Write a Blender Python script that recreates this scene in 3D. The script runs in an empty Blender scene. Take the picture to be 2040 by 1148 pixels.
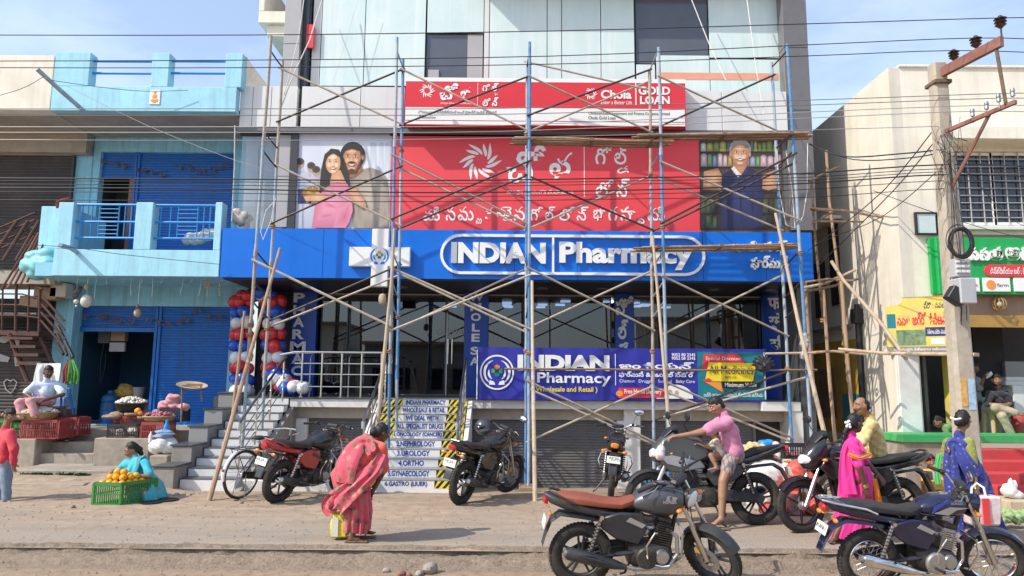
import bpy, bmesh, math, random
import numpy as np
from math import sin, cos, pi, radians
from mathutils import Vector, Matrix, Euler
random.seed(7); np.random.seed(7)
S = bpy.context.scene
COL = S.collection
# ---------------------------------------------------------------- camera, sky, sun, exposure
CAMP = Vector((0, 0, 1.75)); FPX = 1400.0; PITCH = 7.6; ROLL = 0.45
cd = bpy.data.cameras.new('camera'); cam = bpy.data.objects.new('camera', cd); COL.objects.link(cam)
cd.sensor_width = 36; cd.lens = FPX/2040*36; cd.clip_end = 2000; cd.clip_start = .05
CROT = Euler((radians(90+PITCH), 0, 0)).to_matrix() @ Matrix.Rotation(radians(ROLL), 3, 'Z')
cam.matrix_world = Matrix.Translation(CAMP) @ CROT.to_4x4()
S.camera = cam
SUN = Vector((-1.95, -1.0, 2.06)).normalized()        # towards the sun
EL = math.asin(SUN.z); AZ = math.atan2(SUN.x, SUN.y)
wd = bpy.data.worlds.new('World'); S.world = wd; wd.use_nodes = True
nt = wd.node_tree; bgn = nt.nodes['Background']
sky = nt.nodes.new('ShaderNodeTexSky'); sky.sky_type = 'NISHITA'; sky.sun_disc = False
sky.sun_elevation = EL; sky.sun_rotation = AZ; sky.air_density = 1.3; sky.dust_density = 1.6; sky.ozone_density = 3.5
tc = nt.nodes.new('ShaderNodeTexCoord'); mp = nt.nodes.new('ShaderNodeMapping'); mp.inputs['Scale'].default_value = (1.6, 1.6, 4.2)
mp.inputs['Location'].default_value = (.35, .1, .2)
nz = nt.nodes.new('ShaderNodeTexNoise'); nz.inputs['Scale'].default_value = 2.1; nz.inputs['Detail'].default_value = 7; nz.inputs['Roughness'].default_value = .58
rp = nt.nodes.new('ShaderNodeValToRGB'); rp.color_ramp.elements[0].position = .40; rp.color_ramp.elements[1].position = .78
rp.color_ramp.elements[0].color = (.20, .20, .20, 1); rp.color_ramp.elements[1].color = (.58, .58, .58, 1)
mx = nt.nodes.new('ShaderNodeMix'); mx.data_type = 'RGBA'; mx.inputs[7].default_value = (5.9, 6.7, 8.5, 1)
nt.links.new(tc.outputs['Generated'], mp.inputs[0]); nt.links.new(mp.outputs[0], nz.inputs['Vector']); nt.links.new(nz.outputs['Fac'], rp.inputs[0])
nt.links.new(rp.outputs[0], mx.inputs[0]); nt.links.new(sky.outputs[0], mx.inputs[6]); nt.links.new(mx.outputs[2], bgn.inputs[0])
bgn.inputs[1].default_value = .15
sl = bpy.data.lights.new('sun', 'SUN'); sl.energy = 3.4; sl.angle = radians(.5); sl.color = (1, .93, .82)
so = bpy.data.objects.new('sun', sl); COL.objects.link(so); so.rotation_euler = (-SUN).to_track_quat('-Z', 'Y').to_euler(); so.location = SUN*40
S.view_settings.view_transform = 'Standard'; S.view_settings.look = 'None'; S.view_settings.gamma = 1
S.view_settings.exposure = .46; S.view_settings.use_curve_mapping = False
S.cycles.max_bounces = 6; S.cycles.caustics_reflective = False; S.cycles.caustics_refractive = False; S.cycles.use_denoising = True
S.cycles.transparent_max_bounces = 12

# ---------------------------------------------------------------- measuring helpers: pixel of the photograph -> place in the world
def ray(px, py): return CROT @ Vector(((px-1020)/FPX, -(py-574)/FPX, -1))
def W(px, py, Y): d = ray(px, py); return CAMP + d*((Y-CAMP.y)/d.y)
def G(px, py, z=0.0): d = ray(px, py); return CAMP + d*((z-CAMP.z)/d.z)
V = Vector
# ---------------------------------------------------------------- materials
MATS = {}
def _n(nt, t, **k):
    n = nt.nodes.new(t)
    for a, b in k.items(): setattr(n, a, b)
    return n
def ramp(nt, fac, stops):
    r = nt.nodes.new('ShaderNodeValToRGB'); e = r.color_ramp.elements
    while len(e) < len(stops): e.new(.5)
    for x, (p, c) in zip(e, stops): x.position = p; x.color = (*c, 1)
    nt.links.new(fac, r.inputs[0]); return r.outputs[0]
def mixc(nt, fac, a, b, mode='MIX'):
    m = nt.nodes.new('ShaderNodeMix'); m.data_type = 'RGBA'; m.blend_type = mode
    for s, v in ((0, fac), (6, a), (7, b)):
        if hasattr(v, 'links'): nt.links.new(v, m.inputs[s])
        elif s == 0: m.inputs[0].default_value = v
        else: m.inputs[s].default_value = (*v, 1)
    return m.outputs[2]
def noise(nt, vec, sc, det=4, rough=.55, dist=0):
    n = nt.nodes.new('ShaderNodeTexNoise'); n.inputs['Scale'].default_value = sc; n.inputs['Detail'].default_value = det
    n.inputs['Roughness'].default_value = rough; n.inputs['Distortion'].default_value = dist
    nt.links.new(vec, n.inputs['Vector']); return n.outputs['Fac']
def vec_of(nt, scale=(1, 1, 1)):
    t = nt.nodes.new('ShaderNodeTexCoord'); m = nt.nodes.new('ShaderNodeMapping'); m.inputs['Scale'].default_value = scale
    nt.links.new(t.outputs['Object'], m.inputs[0]); return m.outputs[0]
def mat(name, c, rough=.6, metal=0, var=.12, vs=6, stain=None, streak=None, bump=None, coat=0, spec=.5, emit=None, stretch=(1, 1, 1), fn=None, sheen=0):
    """base colour with a fine and a broad variation, optional stains (colour, amount, scale), optional bump (scale, strength)"""
    if name in MATS: return MATS[name]
    m = bpy.data.materials.new(name); m.use_nodes = True; nt = m.node_tree; b = nt.nodes['Principled BSDF']
    b.inputs['Roughness'].default_value = rough; b.inputs['Metallic'].default_value = metal
    b.inputs['Coat Weight'].default_value = coat; b.inputs['Coat Roughness'].default_value = .08; b.inputs['Specular IOR Level'].default_value = spec
    if sheen: b.inputs['Sheen Weight'].default_value = sheen
    v = vec_of(nt, stretch); out = None
    if var:
        f = noise(nt, v, vs, 5, .6)
        out = ramp(nt, f, [(.3, tuple(x*(1-var) for x in c)), (.7, tuple(min(1, x*(1+var)) for x in c))])
    if stain:
        sc, am, ss = stain
        f2 = noise(nt, v, ss, 6, .62, .4)
        msk = ramp(nt, f2, [(.45, (0, 0, 0)), (.45+.3, (am, am, am))])
        out = mixc(nt, msk, out if out else c, sc)
    if streak:                                     # rain-washed vertical runs: (colour, amount)
        f3 = noise(nt, vec_of(nt, (2.6, 2.6, .16)), 2.2, 6, .7, .3)
        out = mixc(nt, ramp(nt, f3, [(.47, (0, 0, 0)), (.74, (streak[1],)*3)]), out if out else c, streak[0])
    if fn: out = fn(nt, v, out if out else c)
    if out: nt.links.new(out, b.inputs['Base Color'])
    else: b.inputs['Base Color'].default_value = (*c, 1)
    if bump:
        bn = nt.nodes.new('ShaderNodeBump'); bn.inputs['Strength'].default_value = bump[1]; bn.inputs['Distance'].default_value = bump[2] if len(bump) > 2 else .01
        nt.links.new(noise(nt, v, bump[0], 6, .6), bn.inputs['Height']); nt.links.new(bn.outputs[0], b.inputs['Normal'])
    if emit:
        b.inputs['Emission Color'].default_value = (*emit[0], 1); b.inputs['Emission Strength'].default_value = emit[1]
    MATS[name] = m; return m
def voro_spots(scale, thr, cols, soft=.04):
    def f(nt, v, base):
        n = nt.nodes.new('ShaderNodeTexVoronoi'); n.inputs['Scale'].default_value = scale; nt.links.new(v, n.inputs['Vector'])
        m = ramp(nt, n.outputs['Distance'], [(max(0, thr-soft), (1, 1, 1)), (thr, (0, 0, 0))])
        s = nt.nodes.new('ShaderNodeSeparateColor'); nt.links.new(n.outputs['Color'], s.inputs[0])
        k = len(cols); cc = ramp(nt, s.outputs[0], [(i/k, c) for i, c in enumerate(cols)]); 
        return mixc(nt, m, base, cc)
    return f
# ---------------------------------------------------------------- mesh builder
class MB:
    def __init__(s): s.v = []; s.f = []; s.m = []
    def add(s, vs, fs, mi=0):
        o = len(s.v); s.v += [tuple(p) for p in vs]; s.f += [tuple(i+o for i in f) for f in fs]; s.m += [mi]*len(fs); return s
    def box(s, a, b, mi=0, M=None):
        (x0, y0, z0), (x1, y1, z1) = a, b
        if x0 > x1: x0, x1 = x1, x0
        if y0 > y1: y0, y1 = y1, y0
        if z0 > z1: z0, z1 = z1, z0
        vs = [V(p) for p in ((x0,y0,z0),(x1,y0,z0),(x1,y1,z0),(x0,y1,z0),(x0,y0,z1),(x1,y0,z1),(x1,y1,z1),(x0,y1,z1))]
        if M: vs = [M @ p for p in vs]
        return s.add(vs, [(0,3,2,1),(4,5,6,7),(0,1,5,4),(1,2,6,5),(2,3,7,6),(3,0,4,7)], mi)
    def cbox(s, c, d, mi=0, M=None): return s.box([c[i]-d[i]/2 for i in range(3)], [c[i]+d[i]/2 for i in range(3)], mi, M)
    def rings(s, rs, cap=True, closed=True, mi=0):
        n = len(rs[0]); vs = [p for r in rs for p in r]; fs = []
        for i in range(len(rs)-1):
            for j in range(n if closed else n-1):
                k = (j+1) % n; fs.append((i*n+j, i*n+k, (i+1)*n+k, (i+1)*n+j))
        if cap and closed: fs.append(tuple(range(n-1, -1, -1))); fs.append(tuple((len(rs)-1)*n+j for j in range(n)))
        return s.add(vs, fs, mi)
    def path(s, pts, r, n=8, mi=0, cap=True, loop=False):
        """round tube along points; r a number or a list"""
        pts = [V(p) for p in pts]; L = len(pts); R = r if isinstance(r, (list, tuple)) else [r]*L
        rs = []; up = None
        for i, p in enumerate(pts):
            if loop: t = pts[(i+1) % L]-pts[i-1]
            else: t = pts[min(i+1, L-1)]-pts[max(i-1, 0)]
            if t.length < 1e-9: t = V((0, 0, 1))
            t.normalize()
            if up is None: up = V((0, 0, 1)) if abs(t.z) < .9 else V((1, 0, 0))
            a = t.cross(up)
            if a.length < 1e-6: a = t.cross(V((0, 1, 0)))
            a.normalize(); b = a.cross(t); up = b
            rs.append([p + a*(R[i]*cos(2*pi*j/n)) + b*(R[i]*sin(2*pi*j/n)) for j in range(n)])
        if loop: rs.append(rs[0])
        return s.rings(rs, cap and not loop, True, mi)
    def tube(s, a, b, r, n=8, mi=0, r2=None): return s.path([a, b], [r, r if r2 is None else r2], n, mi)
    def lathe(s, c, prof, n=16, axis=(0, 0, 1), mi=0, cap=True):
        ax = V(axis).normalized(); a = ax.orthogonal().normalized(); b = ax.cross(a); c = V(c)
        return s.rings([[c+ax*z+a*(r*cos(2*pi*j/n))+b*(r*sin(2*pi*j/n)) for j in range(n)] for r, z in prof], cap, True, mi)
    def torus(s, c, R, r, axis=(0, 1, 0), n=28, k=10, mi=0, sx=1.0):
        ax = V(axis).normalized(); a = ax.orthogonal().normalized(); b = ax.cross(a); c = V(c); rs = []
        for i in range(n):
            t = 2*pi*i/n; d = a*cos(t)+b*sin(t)
            rs.append([c+d*(R+r*cos(2*pi*j/k))+ax*(r*sx*sin(2*pi*j/k)) for j in range(k)])
        rs.append(rs[0]); return s.rings(rs, False, True, mi)
    def ball(s, c, r, n=12, k=8, mi=0, M=None):
        if not isinstance(r, (tuple, list, Vector)): r = (r, r, r)
        c = V(c); vs = []; fs = []
        for i in range(1, k):
            t = pi*i/k
            for j in range(n):
                p = V((r[0]*sin(t)*cos(2*pi*j/n), r[1]*sin(t)*sin(2*pi*j/n), r[2]*cos(t))); vs.append(c+(M @ p if M else p))
        top = V((0, 0, r[2])); vs += [c+(M @ top if M else top), c-(M @ top if M else top)]; T = len(vs)-2
        for j in range(n):
            q = (j+1) % n; fs.append((T, j, q)); fs.append((T+1, (k-2)*n+q, (k-2)*n+j))
            for i in range(k-2): fs.append((i*n+j, (i+1)*n+j, (i+1)*n+q, i*n+q))
        return s.add(vs, fs, mi)
    def prism(s, poly, o, u, w, depth, mi=0):
        """polygon (a, b) in the plane o + a u + b w, pushed by depth along u x w (both ways halves when depth is a pair)"""
        o, u, w = V(o), V(u), V(w); n = u.cross(w).normalized(); d0, d1 = depth if isinstance(depth, tuple) else (0, depth)
        A = [o+u*a+w*b+n*d0 for a, b in poly]; B = [o+u*a+w*b+n*d1 for a, b in poly]; k = len(poly)
        fs = [tuple(range(k-1, -1, -1)), tuple(range(k, 2*k))]+[(i, (i+1) % k, k+(i+1) % k, k+i) for i in range(k)]
        return s.add(A+B, fs, mi)
    def loftx(s, st, n=14, mi=0, e=2.6):
        """superellipse sections along x: (x, zbottom, ztop, halfwidth[, y]) in local coordinates"""
        rs = []
        for q in st:
            x, z0, z1, h = q[:4]; y0 = q[4] if len(q) > 4 else 0; zc, hz = (z0+z1)/2, (z1-z0)/2; r = []
            for j in range(n):
                t = 2*pi*j/n; c_, s_ = cos(t), sin(t)
                r.append(V((x, y0+h*math.copysign(abs(c_)**(2/e), c_), zc+hz*math.copysign(abs(s_)**(2/e), s_))))
            rs.append(r)
        return s.rings(rs, True, True, mi)
    def transform(s, M):
        s.v = [tuple(M @ V(p)) for p in s.v]; return s
    def mesh(s, name, mats, smooth=35, bev=0, seg=1):
        me = bpy.data.meshes.new(name); me.from_pydata(s.v, [], s.f)
        if not isinstance(mats, (list, tuple)): mats = [mats]
        for m in mats: me.materials.append(m)
        if len(mats) > 1: me.polygons.foreach_set('material_index', s.m)
        if bev or True:
            b = bmesh.new(); b.from_mesh(me)
            bmesh.ops.recalc_face_normals(b, faces=b.faces)
            if bev:
                es = [e for e in b.edges if len(e.link_faces) == 2 and e.calc_face_angle(0) > radians(50)]
                bmesh.ops.bevel(b, geom=es, offset=bev, segments=seg, affect='EDGES', profile=.6, clamp_overlap=True)
            b.to_mesh(me); b.free()
        if smooth:
            me.polygons.foreach_set('use_smooth', [True]*len(me.polygons)); me.set_sharp_from_angle(angle=radians(smooth))
        return me
ROOTM = {}
def link(name, me, parent=None):
    o = bpy.data.objects.new(name, me); COL.objects.link(o)
    if parent is not None: o.parent = parent
    return o
def up_to_root(p):
    while p is not None and p.name not in ROOTM: p = p.parent
    return ROOTM[p.name] if p is not None else None
def part(name, mb, mats, parent=None, smooth=35, bev=0, seg=1, world=True, label=None):
    """world: the builder holds world coordinates; they are taken into the frame of the thing"""
    if isinstance(mb, MB): me = mb.mesh(name, mats, smooth, bev, seg)
    else: me = mb
    if world and parent is not None:
        M = up_to_root(parent)
        if M is not None: me.transform(M.inverted())
    o = link(name, me, parent)
    if label: o['label'] = label
    return o
def tag(o, label, cat, group=None, kind=None):
    if label: o['label'] = label
    if cat: o['category'] = cat
    if group: o['group'] = group
    if kind: o['kind'] = kind
    return o
def thing(name, label, cat, loc=(0, 0, 0), rot=(0, 0, 0), group=None):
    o = bpy.data.objects.new(name, None); COL.objects.link(o); o.location = loc; o.rotation_euler = rot; o.empty_display_size = .1
    ROOTM[o.name] = Matrix.Translation(V(loc)) @ Euler(rot).to_matrix().to_4x4()
    return tag(o, label, cat, group)
def one(name, mb, mats, label, cat, group=None, smooth=35, bev=0):
    return tag(part(name, mb, mats, None, smooth, bev), label, cat, group)
def struct(name, mb, mats, smooth=35, bev=0): return tag(part(name, mb, mats, None, smooth, bev), None, None, None, 'structure')
def dup(o, parent=None, M=None):
    c = o.copy(); COL.objects.link(c)
    if parent is not None: c.parent = parent
    for ch in [x for x in bpy.data.objects if x.parent == o]: dup(ch, c)
    if M is not None:
        c.matrix_basis = M
        ROOTM[c.name] = M
    return c
# ---------------------------------------------------------------- flat text as meshes
_TC = {}
def text_mesh(s, bold=0.0, extrude=0.0, shear=0.0, sp=1.0, line=.9, align='LEFT'):
    k = (s, bold, extrude, shear, sp, line, align)
    if k in _TC: return _TC[k]
    c = bpy.data.curves.new('text', 'FONT'); c.body = s; c.size = 1; c.offset = bold; c.extrude = extrude; c.shear = shear; c.space_character = sp; c.space_line = line
    c.resolution_u = 3; c.align_x = align
    o = bpy.data.objects.new('text', c); COL.objects.link(o); dg = bpy.context.evaluated_depsgraph_get()
    me = bpy.data.meshes.new_from_object(o.evaluated_get(dg)); bpy.data.objects.remove(o); bpy.data.curves.remove(c)
    n = len(me.vertices); co = np.empty(n*3); me.vertices.foreach_get('co', co); co = co.reshape(-1, 3)
    fs = [tuple(p.vertices) for p in me.polygons]; bpy.data.meshes.remove(me)
    # loose islands get a hair of depth each so that overlapping glyphs never share a plane
    par = list(range(n))
    def find(a):
        while par[a] != a: par[a] = par[par[a]]; a = par[a]
        return a
    for f in fs:
        a = find(f[0])
        for b in f[1:]: par[find(b)] = a
    ids = {}
    dep = np.array([ids.setdefault(find(i), len(ids)) for i in range(n)]) if n else np.zeros(0)
    _TC[k] = (co, fs, dep); return _TC[k]
def put_text(mb, s, o, u, w, rect, bold=0, depth=.0, mi=0, shear=0, sp=1.0, lift=.003, keep=False, align='LEFT', line=.9):
    """fit text into rect (a0, b0, a1, b1) on the plane o + a u + b w (w up); letters rise 'depth' along -(u x w) = towards the reader"""
    co, fs, dep = text_mesh(s, bold, .5 if depth else 0, shear, sp, line, align)
    if not len(co): return
    lo, hi = co.min(0), co.max(0); a0, b0, a1, b1 = rect
    sx = (a1-a0)/max(1e-6, hi[0]-lo[0]); sy = (b1-b0)/max(1e-6, hi[1]-lo[1])
    ox = oy = 0
    if keep:
        k = min(sx, sy); ox = ((a1-a0)-k*(hi[0]-lo[0]))/2; oy = ((b1-b0)-k*(hi[1]-lo[1]))/2; sx = sy = k
    o, u, w = np.array(o), np.array(V(u).normalized()), np.array(V(w).normalized()); n = np.cross(u, w)
    a = (co[:, 0]-lo[0])*sx+a0+ox; b = (co[:, 1]-lo[1])*sy+b0+oy
    d = lift+(dep % 7)*.0006 + ((co[:, 2]+.5)*depth if depth else 0)
    vs = o+a[:, None]*u+b[:, None]*w+d[:, None]*n
    mb.add(vs.tolist(), fs, mi)
# ---------------------------------------------------------------- soft bodies: union of capsules and ellipsoids, one continuous skin
def icap(p0, p1, r0, r1, n=12, k=4):
    p0, p1 = V(p0), V(p1); ax = p1-p0; L = ax.length
    ax = ax/L if L > 1e-6 else V((0, 0, 1)); prof = []
    for i in range(k+1):
        t = pi/2*i/k; prof.append((max(1e-4, r0*sin(t)), -r0*cos(t)))
    for i in range(k+1):
        t = pi/2*i/k; prof.append((max(1e-4, r1*cos(t)), L+r1*sin(t)))
    return p0, prof, ax
class Blob:
    """prims: ('c', p0, p1, r0, r1, mi) or ('e', centre, radii, rot3x3, mi)"""
    def __init__(s): s.p = []
    def c(s, a, b, r0, r1=None, mi=0): s.p.append(('c', V(a), V(b), r0, r0 if r1 is None else r1, mi)); return s
    def e(s, c, r, R=None, mi=0): s.p.append(('e', V(c), V(r), R or Matrix.Identity(3), mi)); return s
    def build(s, name, vox=.01, smooth=4, disp=None):
        mb = MB()
        for q in s.p:
            if q[0] == 'c':
                o, pr, ax = icap(*q[1:5]); mb.lathe(o, pr, 12, ax)
            else: mb.ball(q[1], tuple(q[2]), 14, 10, M=q[3])
        me0 = mb.mesh('tmp', [], 0); ob = bpy.data.objects.new('tmp', me0); COL.objects.link(ob)
        md = ob.modifiers.new('r', 'REMESH'); md.mode = 'VOXEL'; md.voxel_size = vox; md.adaptivity = 0
        if smooth: sm = ob.modifiers.new('s', 'SMOOTH'); sm.factor = .5; sm.iterations = smooth
        dg = bpy.context.evaluated_depsgraph_get(); me = bpy.data.meshes.new_from_object(ob.evaluated_get(dg))
        bpy.data.objects.remove(ob); bpy.data.meshes.remove(me0); me.name = name
        n = len(me.vertices); co = np.empty(n*3); me.vertices.foreach_get('co', co); co = co.reshape(-1, 3)
        mis = sorted({q[-1] for q in s.p})
        if len(mis) > 1:
            best = np.full(n, 1e9); idx = np.zeros(n, int)
            for q in s.p:
                if q[0] == 'c':
                    a, b = np.array(q[1]), np.array(q[2]); ab = b-a; L2 = max(1e-9, ab @ ab); t = np.clip((co-a) @ ab/L2, 0, 1)
                    d = np.linalg.norm(co-(a+t[:, None]*ab), axis=1)-(q[3]+(q[4]-q[3])*t)
                else:
                    Rm = np.array(q[3].inverted()); l = (co-np.array(q[1])) @ Rm.T; r = np.array(q[2])
                    k = np.linalg.norm(l/r, axis=1); d = (k-1)*r.min()
                w = d < best; best[w] = d[w]; idx[w] = q[-1]
            s.vmi = idx
            fi = [int(idx[p.vertices[0]]) for p in me.polygons]
        else: fi = None
        if disp is not None:
            nr = np.empty(n*3); me.vertices.foreach_get('normal', nr); nr = nr.reshape(-1, 3)
            co = co+nr*disp(co)[:, None]; me.vertices.foreach_set('co', co.ravel())
        me.polygons.foreach_set('use_smooth', [True]*len(me.polygons))
        s.fi = fi; return me
    def obj(s, name, mats, parent=None, vox=.01, smooth=4, disp=None, world=True, label=None):
        me = s.build(name, vox, smooth, disp)
        if not isinstance(mats, (list, tuple)): mats = [mats]
        for m in mats: me.materials.append(m)
        if s.fi: me.polygons.foreach_set('material_index', [min(i, len(mats)-1) for i in s.fi])
        me.update(); return part(name, me, mats, parent, world=world, label=label)
def folds(amp, f=(9, 7, 16), seed=0):
    def d(co):
        x, y, z = co[:, 0], co[:, 1], co[:, 2]
        return amp*(np.sin(f[0]*x+3*z+seed+1.7*np.sin(5*z+seed))*.6+np.sin(f[1]*y*2+f[2]*z*.6+2*seed)*.5+np.sin(f[2]*2*(x*.6+z)+seed*3)*.35)
    return d
# ================================================================ colours
def rgb(r, g, b):
    f = lambda c: (c/255/12.92) if c/255 <= .04045 else ((c/255+.055)/1.055)**2.4
    return (f(r), f(g), f(b))
WALLDIRT = ((.16, .13, .10), .55, .9)
mat('sky_blue_paint', (.30, .66, .84), .75, var=.07, stain=((.17, .36, .45), .55, .9), streak=((.13, .22, .25), .55), bump=(30, .25))
mat('pale_blue_paint', (.38, .72, .86), .75, var=.06, stain=((.24, .48, .56), .5, 1.1), streak=((.20, .34, .38), .5), bump=(30, .25))
mat('fascia_blue', (.003, .155, .68), .38, var=.04, vs=1.5, coat=.1, spec=.35)
mat('sign_blue', (.004, .06, .40), .35, var=.05)
mat('flex_blue', (.028, .031, .34), .45, var=.06)
mat('chola_red', (.80, .066, .082), .55, var=.05, vs=1.2)
mat('chola_red_deep', (.70, .03, .045), .5, var=.05, vs=1.2)
mat('white_sign', (.84, .84, .82), .4, var=.03)
mat('white_letter', (.86, .86, .84), .35, var=.02)
mat('white_paint', (.74, .73, .70), .6, var=.05, stain=((.40, .36, .31), .5, 1.4), bump=(25, .15))
mat('panel_white', (.72, .715, .70), .38, var=.035, vs=.8, streak=((.42, .40, .37), .3), stain=((.45, .43, .40), .25, .7))
mat('panel_grey', (.43, .42, .42), .38, var=.05, vs=.9, stain=((.3, .29, .28), .3, .8))
mat('panel_dark', (.16, .155, .16), .4, var=.07)
mat('dark_trim', (.045, .045, .05), .45, var=.1)
mat('teal_glass', (.62, .76, .73), .2, var=.05, vs=.7, streak=((.84, .88, .87), .6), stain=((.78, .86, .84), .7, .9), spec=.6)
mat('window_grey', (.105, .12, .145), .12, var=.12, vs=1.2, spec=.6); mat('window_dark', (.018, .022, .032), .06, var=.1, spec=.8)
mat('granite', (.075, .078, .082), .35, var=.3, vs=90)
mat('granite_pale', (.28, .28, .27), .45, var=.25, vs=60)
mat('marble_white', (.80, .79, .78), .35, var=.05, vs=2, stain=((.5, .47, .43), .45, 1.6))
mat('shutter_grey', (.135, .135, .142), .5, var=.12, streak=((.2, .18, .15), .4), stain=((.16, .14, .115), .5, 1.2))
mat('shutter_blue', (.006, .135, .50), .42, var=.1, streak=((.03, .09, .22), .55), stain=((.02, .14, .36), .5, 1.3))
mat('shutter_black', (.045, .038, .040), .55, var=.2, stain=((.12, .09, .07), .45, 1.5))
mat('cement', (.36, .31, .25), .85, var=.16, vs=9, stain=((.17, .14, .11), .6, 1.3), bump=(40, .5))
mat('cement_grey', (.30, .275, .25), .85, var=.14, vs=9, stain=((.15, .13, .11), .6, 1.1), bump=(40, .5))
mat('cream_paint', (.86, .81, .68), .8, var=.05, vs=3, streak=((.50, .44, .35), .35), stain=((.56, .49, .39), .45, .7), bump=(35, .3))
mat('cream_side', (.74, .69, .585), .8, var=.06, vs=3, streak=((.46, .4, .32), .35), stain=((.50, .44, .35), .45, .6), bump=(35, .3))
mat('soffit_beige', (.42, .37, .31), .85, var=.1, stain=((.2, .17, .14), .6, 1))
mat('bright_green', (.012, .36, .085), .5, var=.07)
mat('ledge_green', (.05, .42, .12), .6, var=.1, stain=((.2, .3, .16), .5, 2))
mat('step_red', (.52, .05, .055), .65, var=.08, stain=((.36, .12, .1), .5, 1.5))
mat('yellow_sign', (.70, .55, .10), .5, var=.10, stain=((.50, .44, .24), .7, 2.5))
mat('steel', (.62, .62, .60), .28, 1, var=.05)
mat('steel_dull', (.42, .42, .42), .42, .85, var=.12)
mat('pole_blue', (.06, .22, .46), .5, var=.15, vs=12, stain=((.34, .33, .31), .75, 5))
mat('pole_pale', (.36, .42, .47), .5, var=.12, vs=12, stain=((.07, .24, .46), .75, 4))
mat('pole_rust', (.40, .34, .28), .6, var=.18, vs=14, stain=((.28, .2, .14), .7, 6))
mat('brace_steel', (.45, .39, .31), .55, var=.14, vs=16, stain=((.30, .22, .15), .7, 7))
mat('brace_dark', (.055, .038, .032), .55, var=.2, vs=10)
mat('wood_pole', (.40, .27, .17), .8, var=.2, vs=20, stain=((.18, .11, .07), .7, 6), stretch=(1, 1, .25), bump=(40, .4))
mat('wood_pale', (.52, .41, .29), .8, var=.16, vs=20, stain=((.32, .21, .13), .6, 5), stretch=(1, 1, .25), bump=(40, .4))
mat('bamboo', (.26, .165, .10), .75, var=.25, vs=18, stain=((.12, .07, .045), .6, 6), stretch=(.25, 1, 1))
mat('bamboo_dark', (.17, .115, .075), .8, var=.25, vs=16, stain=((.08, .05, .035), .6, 5))
mat('coir_rope', (.38, .19, .085), .9, var=.25, vs=40)
mat('rag', (.34, .35, .36), .9, var=.15)
mat('white_rope', (.68, .65, .60), .8, var=.08)
mat('wire_black', (.02, .02, .022), .5, var=0)
mat('wire_grey', (.20, .20, .20), .5, .3, var=0)
mat('wire_pale', (.46, .46, .45), .45, .5, var=0)
mat('rust_iron', (.105, .048, .034), .75, var=.3, stain=((.09, .045, .035), .6, 4))
mat('arm_rust', (.24, .10, .075), .6, var=.2, stain=((.33, .2, .16), .5, 4))
mat('porcelain_dark', (.06, .035, .03), .25, var=.1)
mat('pole_concrete', (.45, .39, .31), .85, var=.12, vs=12, stain=((.27, .22, .17), .55, 2), bump=(50, .4))
mat('grey_plastic', (.42, .43, .44), .5, var=.06)
mat('black_plastic', (.022, .022, .024), .45, var=.15)
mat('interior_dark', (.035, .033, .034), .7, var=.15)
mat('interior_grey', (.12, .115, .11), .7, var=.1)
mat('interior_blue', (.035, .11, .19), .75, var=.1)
mat('led', (.9, .95, 1), .4, var=0, emit=((.85, .95, 1), 3.0))
mat('print_skin', (.60, .36, .25), .5, var=.06); mat('print_skin_light', (.70, .45, .33), .5, var=.06)
mat('print_dark', (.03, .026, .03), .5, var=.1); mat('print_black', (.012, .012, .016), .5, var=0)
mat('print_lips', (.52, .14, .12), .5, var=0)
mat('print_blue_text', (.012, .045, .30), .5, var=0)
mat('print_grey', (.34, .34, .36), .5, var=.05)
mat('print_yellow', (.86, .66, .03), .45, var=.03); mat('print_orange', (.85, .30, .05), .45, var=.05)
mat('print_teal', (.01, .20, .25), .45, var=.1, stain=((.005, .12, .22), .6, 1.5)); mat('print_green', (.06, .36, .12), .5, var=.1)
mat('print_red', (.72, .05, .06), .45, var=.04)
def glass_mat(name, tint, refl=.9):
    m = bpy.data.materials.new(name); m.use_nodes = True; nt = m.node_tree; nt.nodes.clear()
    o = nt.nodes.new('ShaderNodeOutputMaterial'); t = nt.nodes.new('ShaderNodeBsdfTransparent'); g = nt.nodes.new('ShaderNodeBsdfGlossy'); x = nt.nodes.new('ShaderNodeMixShader')
    l = nt.nodes.new('ShaderNodeLayerWeight'); l.inputs[0].default_value = .28
    r = nt.nodes.new('ShaderNodeMapRange'); r.inputs[3].default_value = .07; r.inputs[4].default_value = refl
    t.inputs[0].default_value = (*tint, 1); g.inputs['Roughness'].default_value = .015; g.inputs[0].default_value = (.9, .93, .95, 1)
    nt.links.new(l.outputs['Fresnel'], r.inputs[0]); nt.links.new(r.outputs[0], x.inputs[0]); nt.links.new(t.outputs[0], x.inputs[1]); nt.links.new(g.outputs[0], x.inputs[2]); nt.links.new(x.outputs[0], o.inputs[0])
    MATS[name] = m; return m
glass_mat('shop_glass', (.30, .34, .42)); glass_mat('clear_film', (.9, .92, .94), .6)
M = MATS
X3, Z3 = V((1, 0, 0)), V((0, 0, 1))

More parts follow.
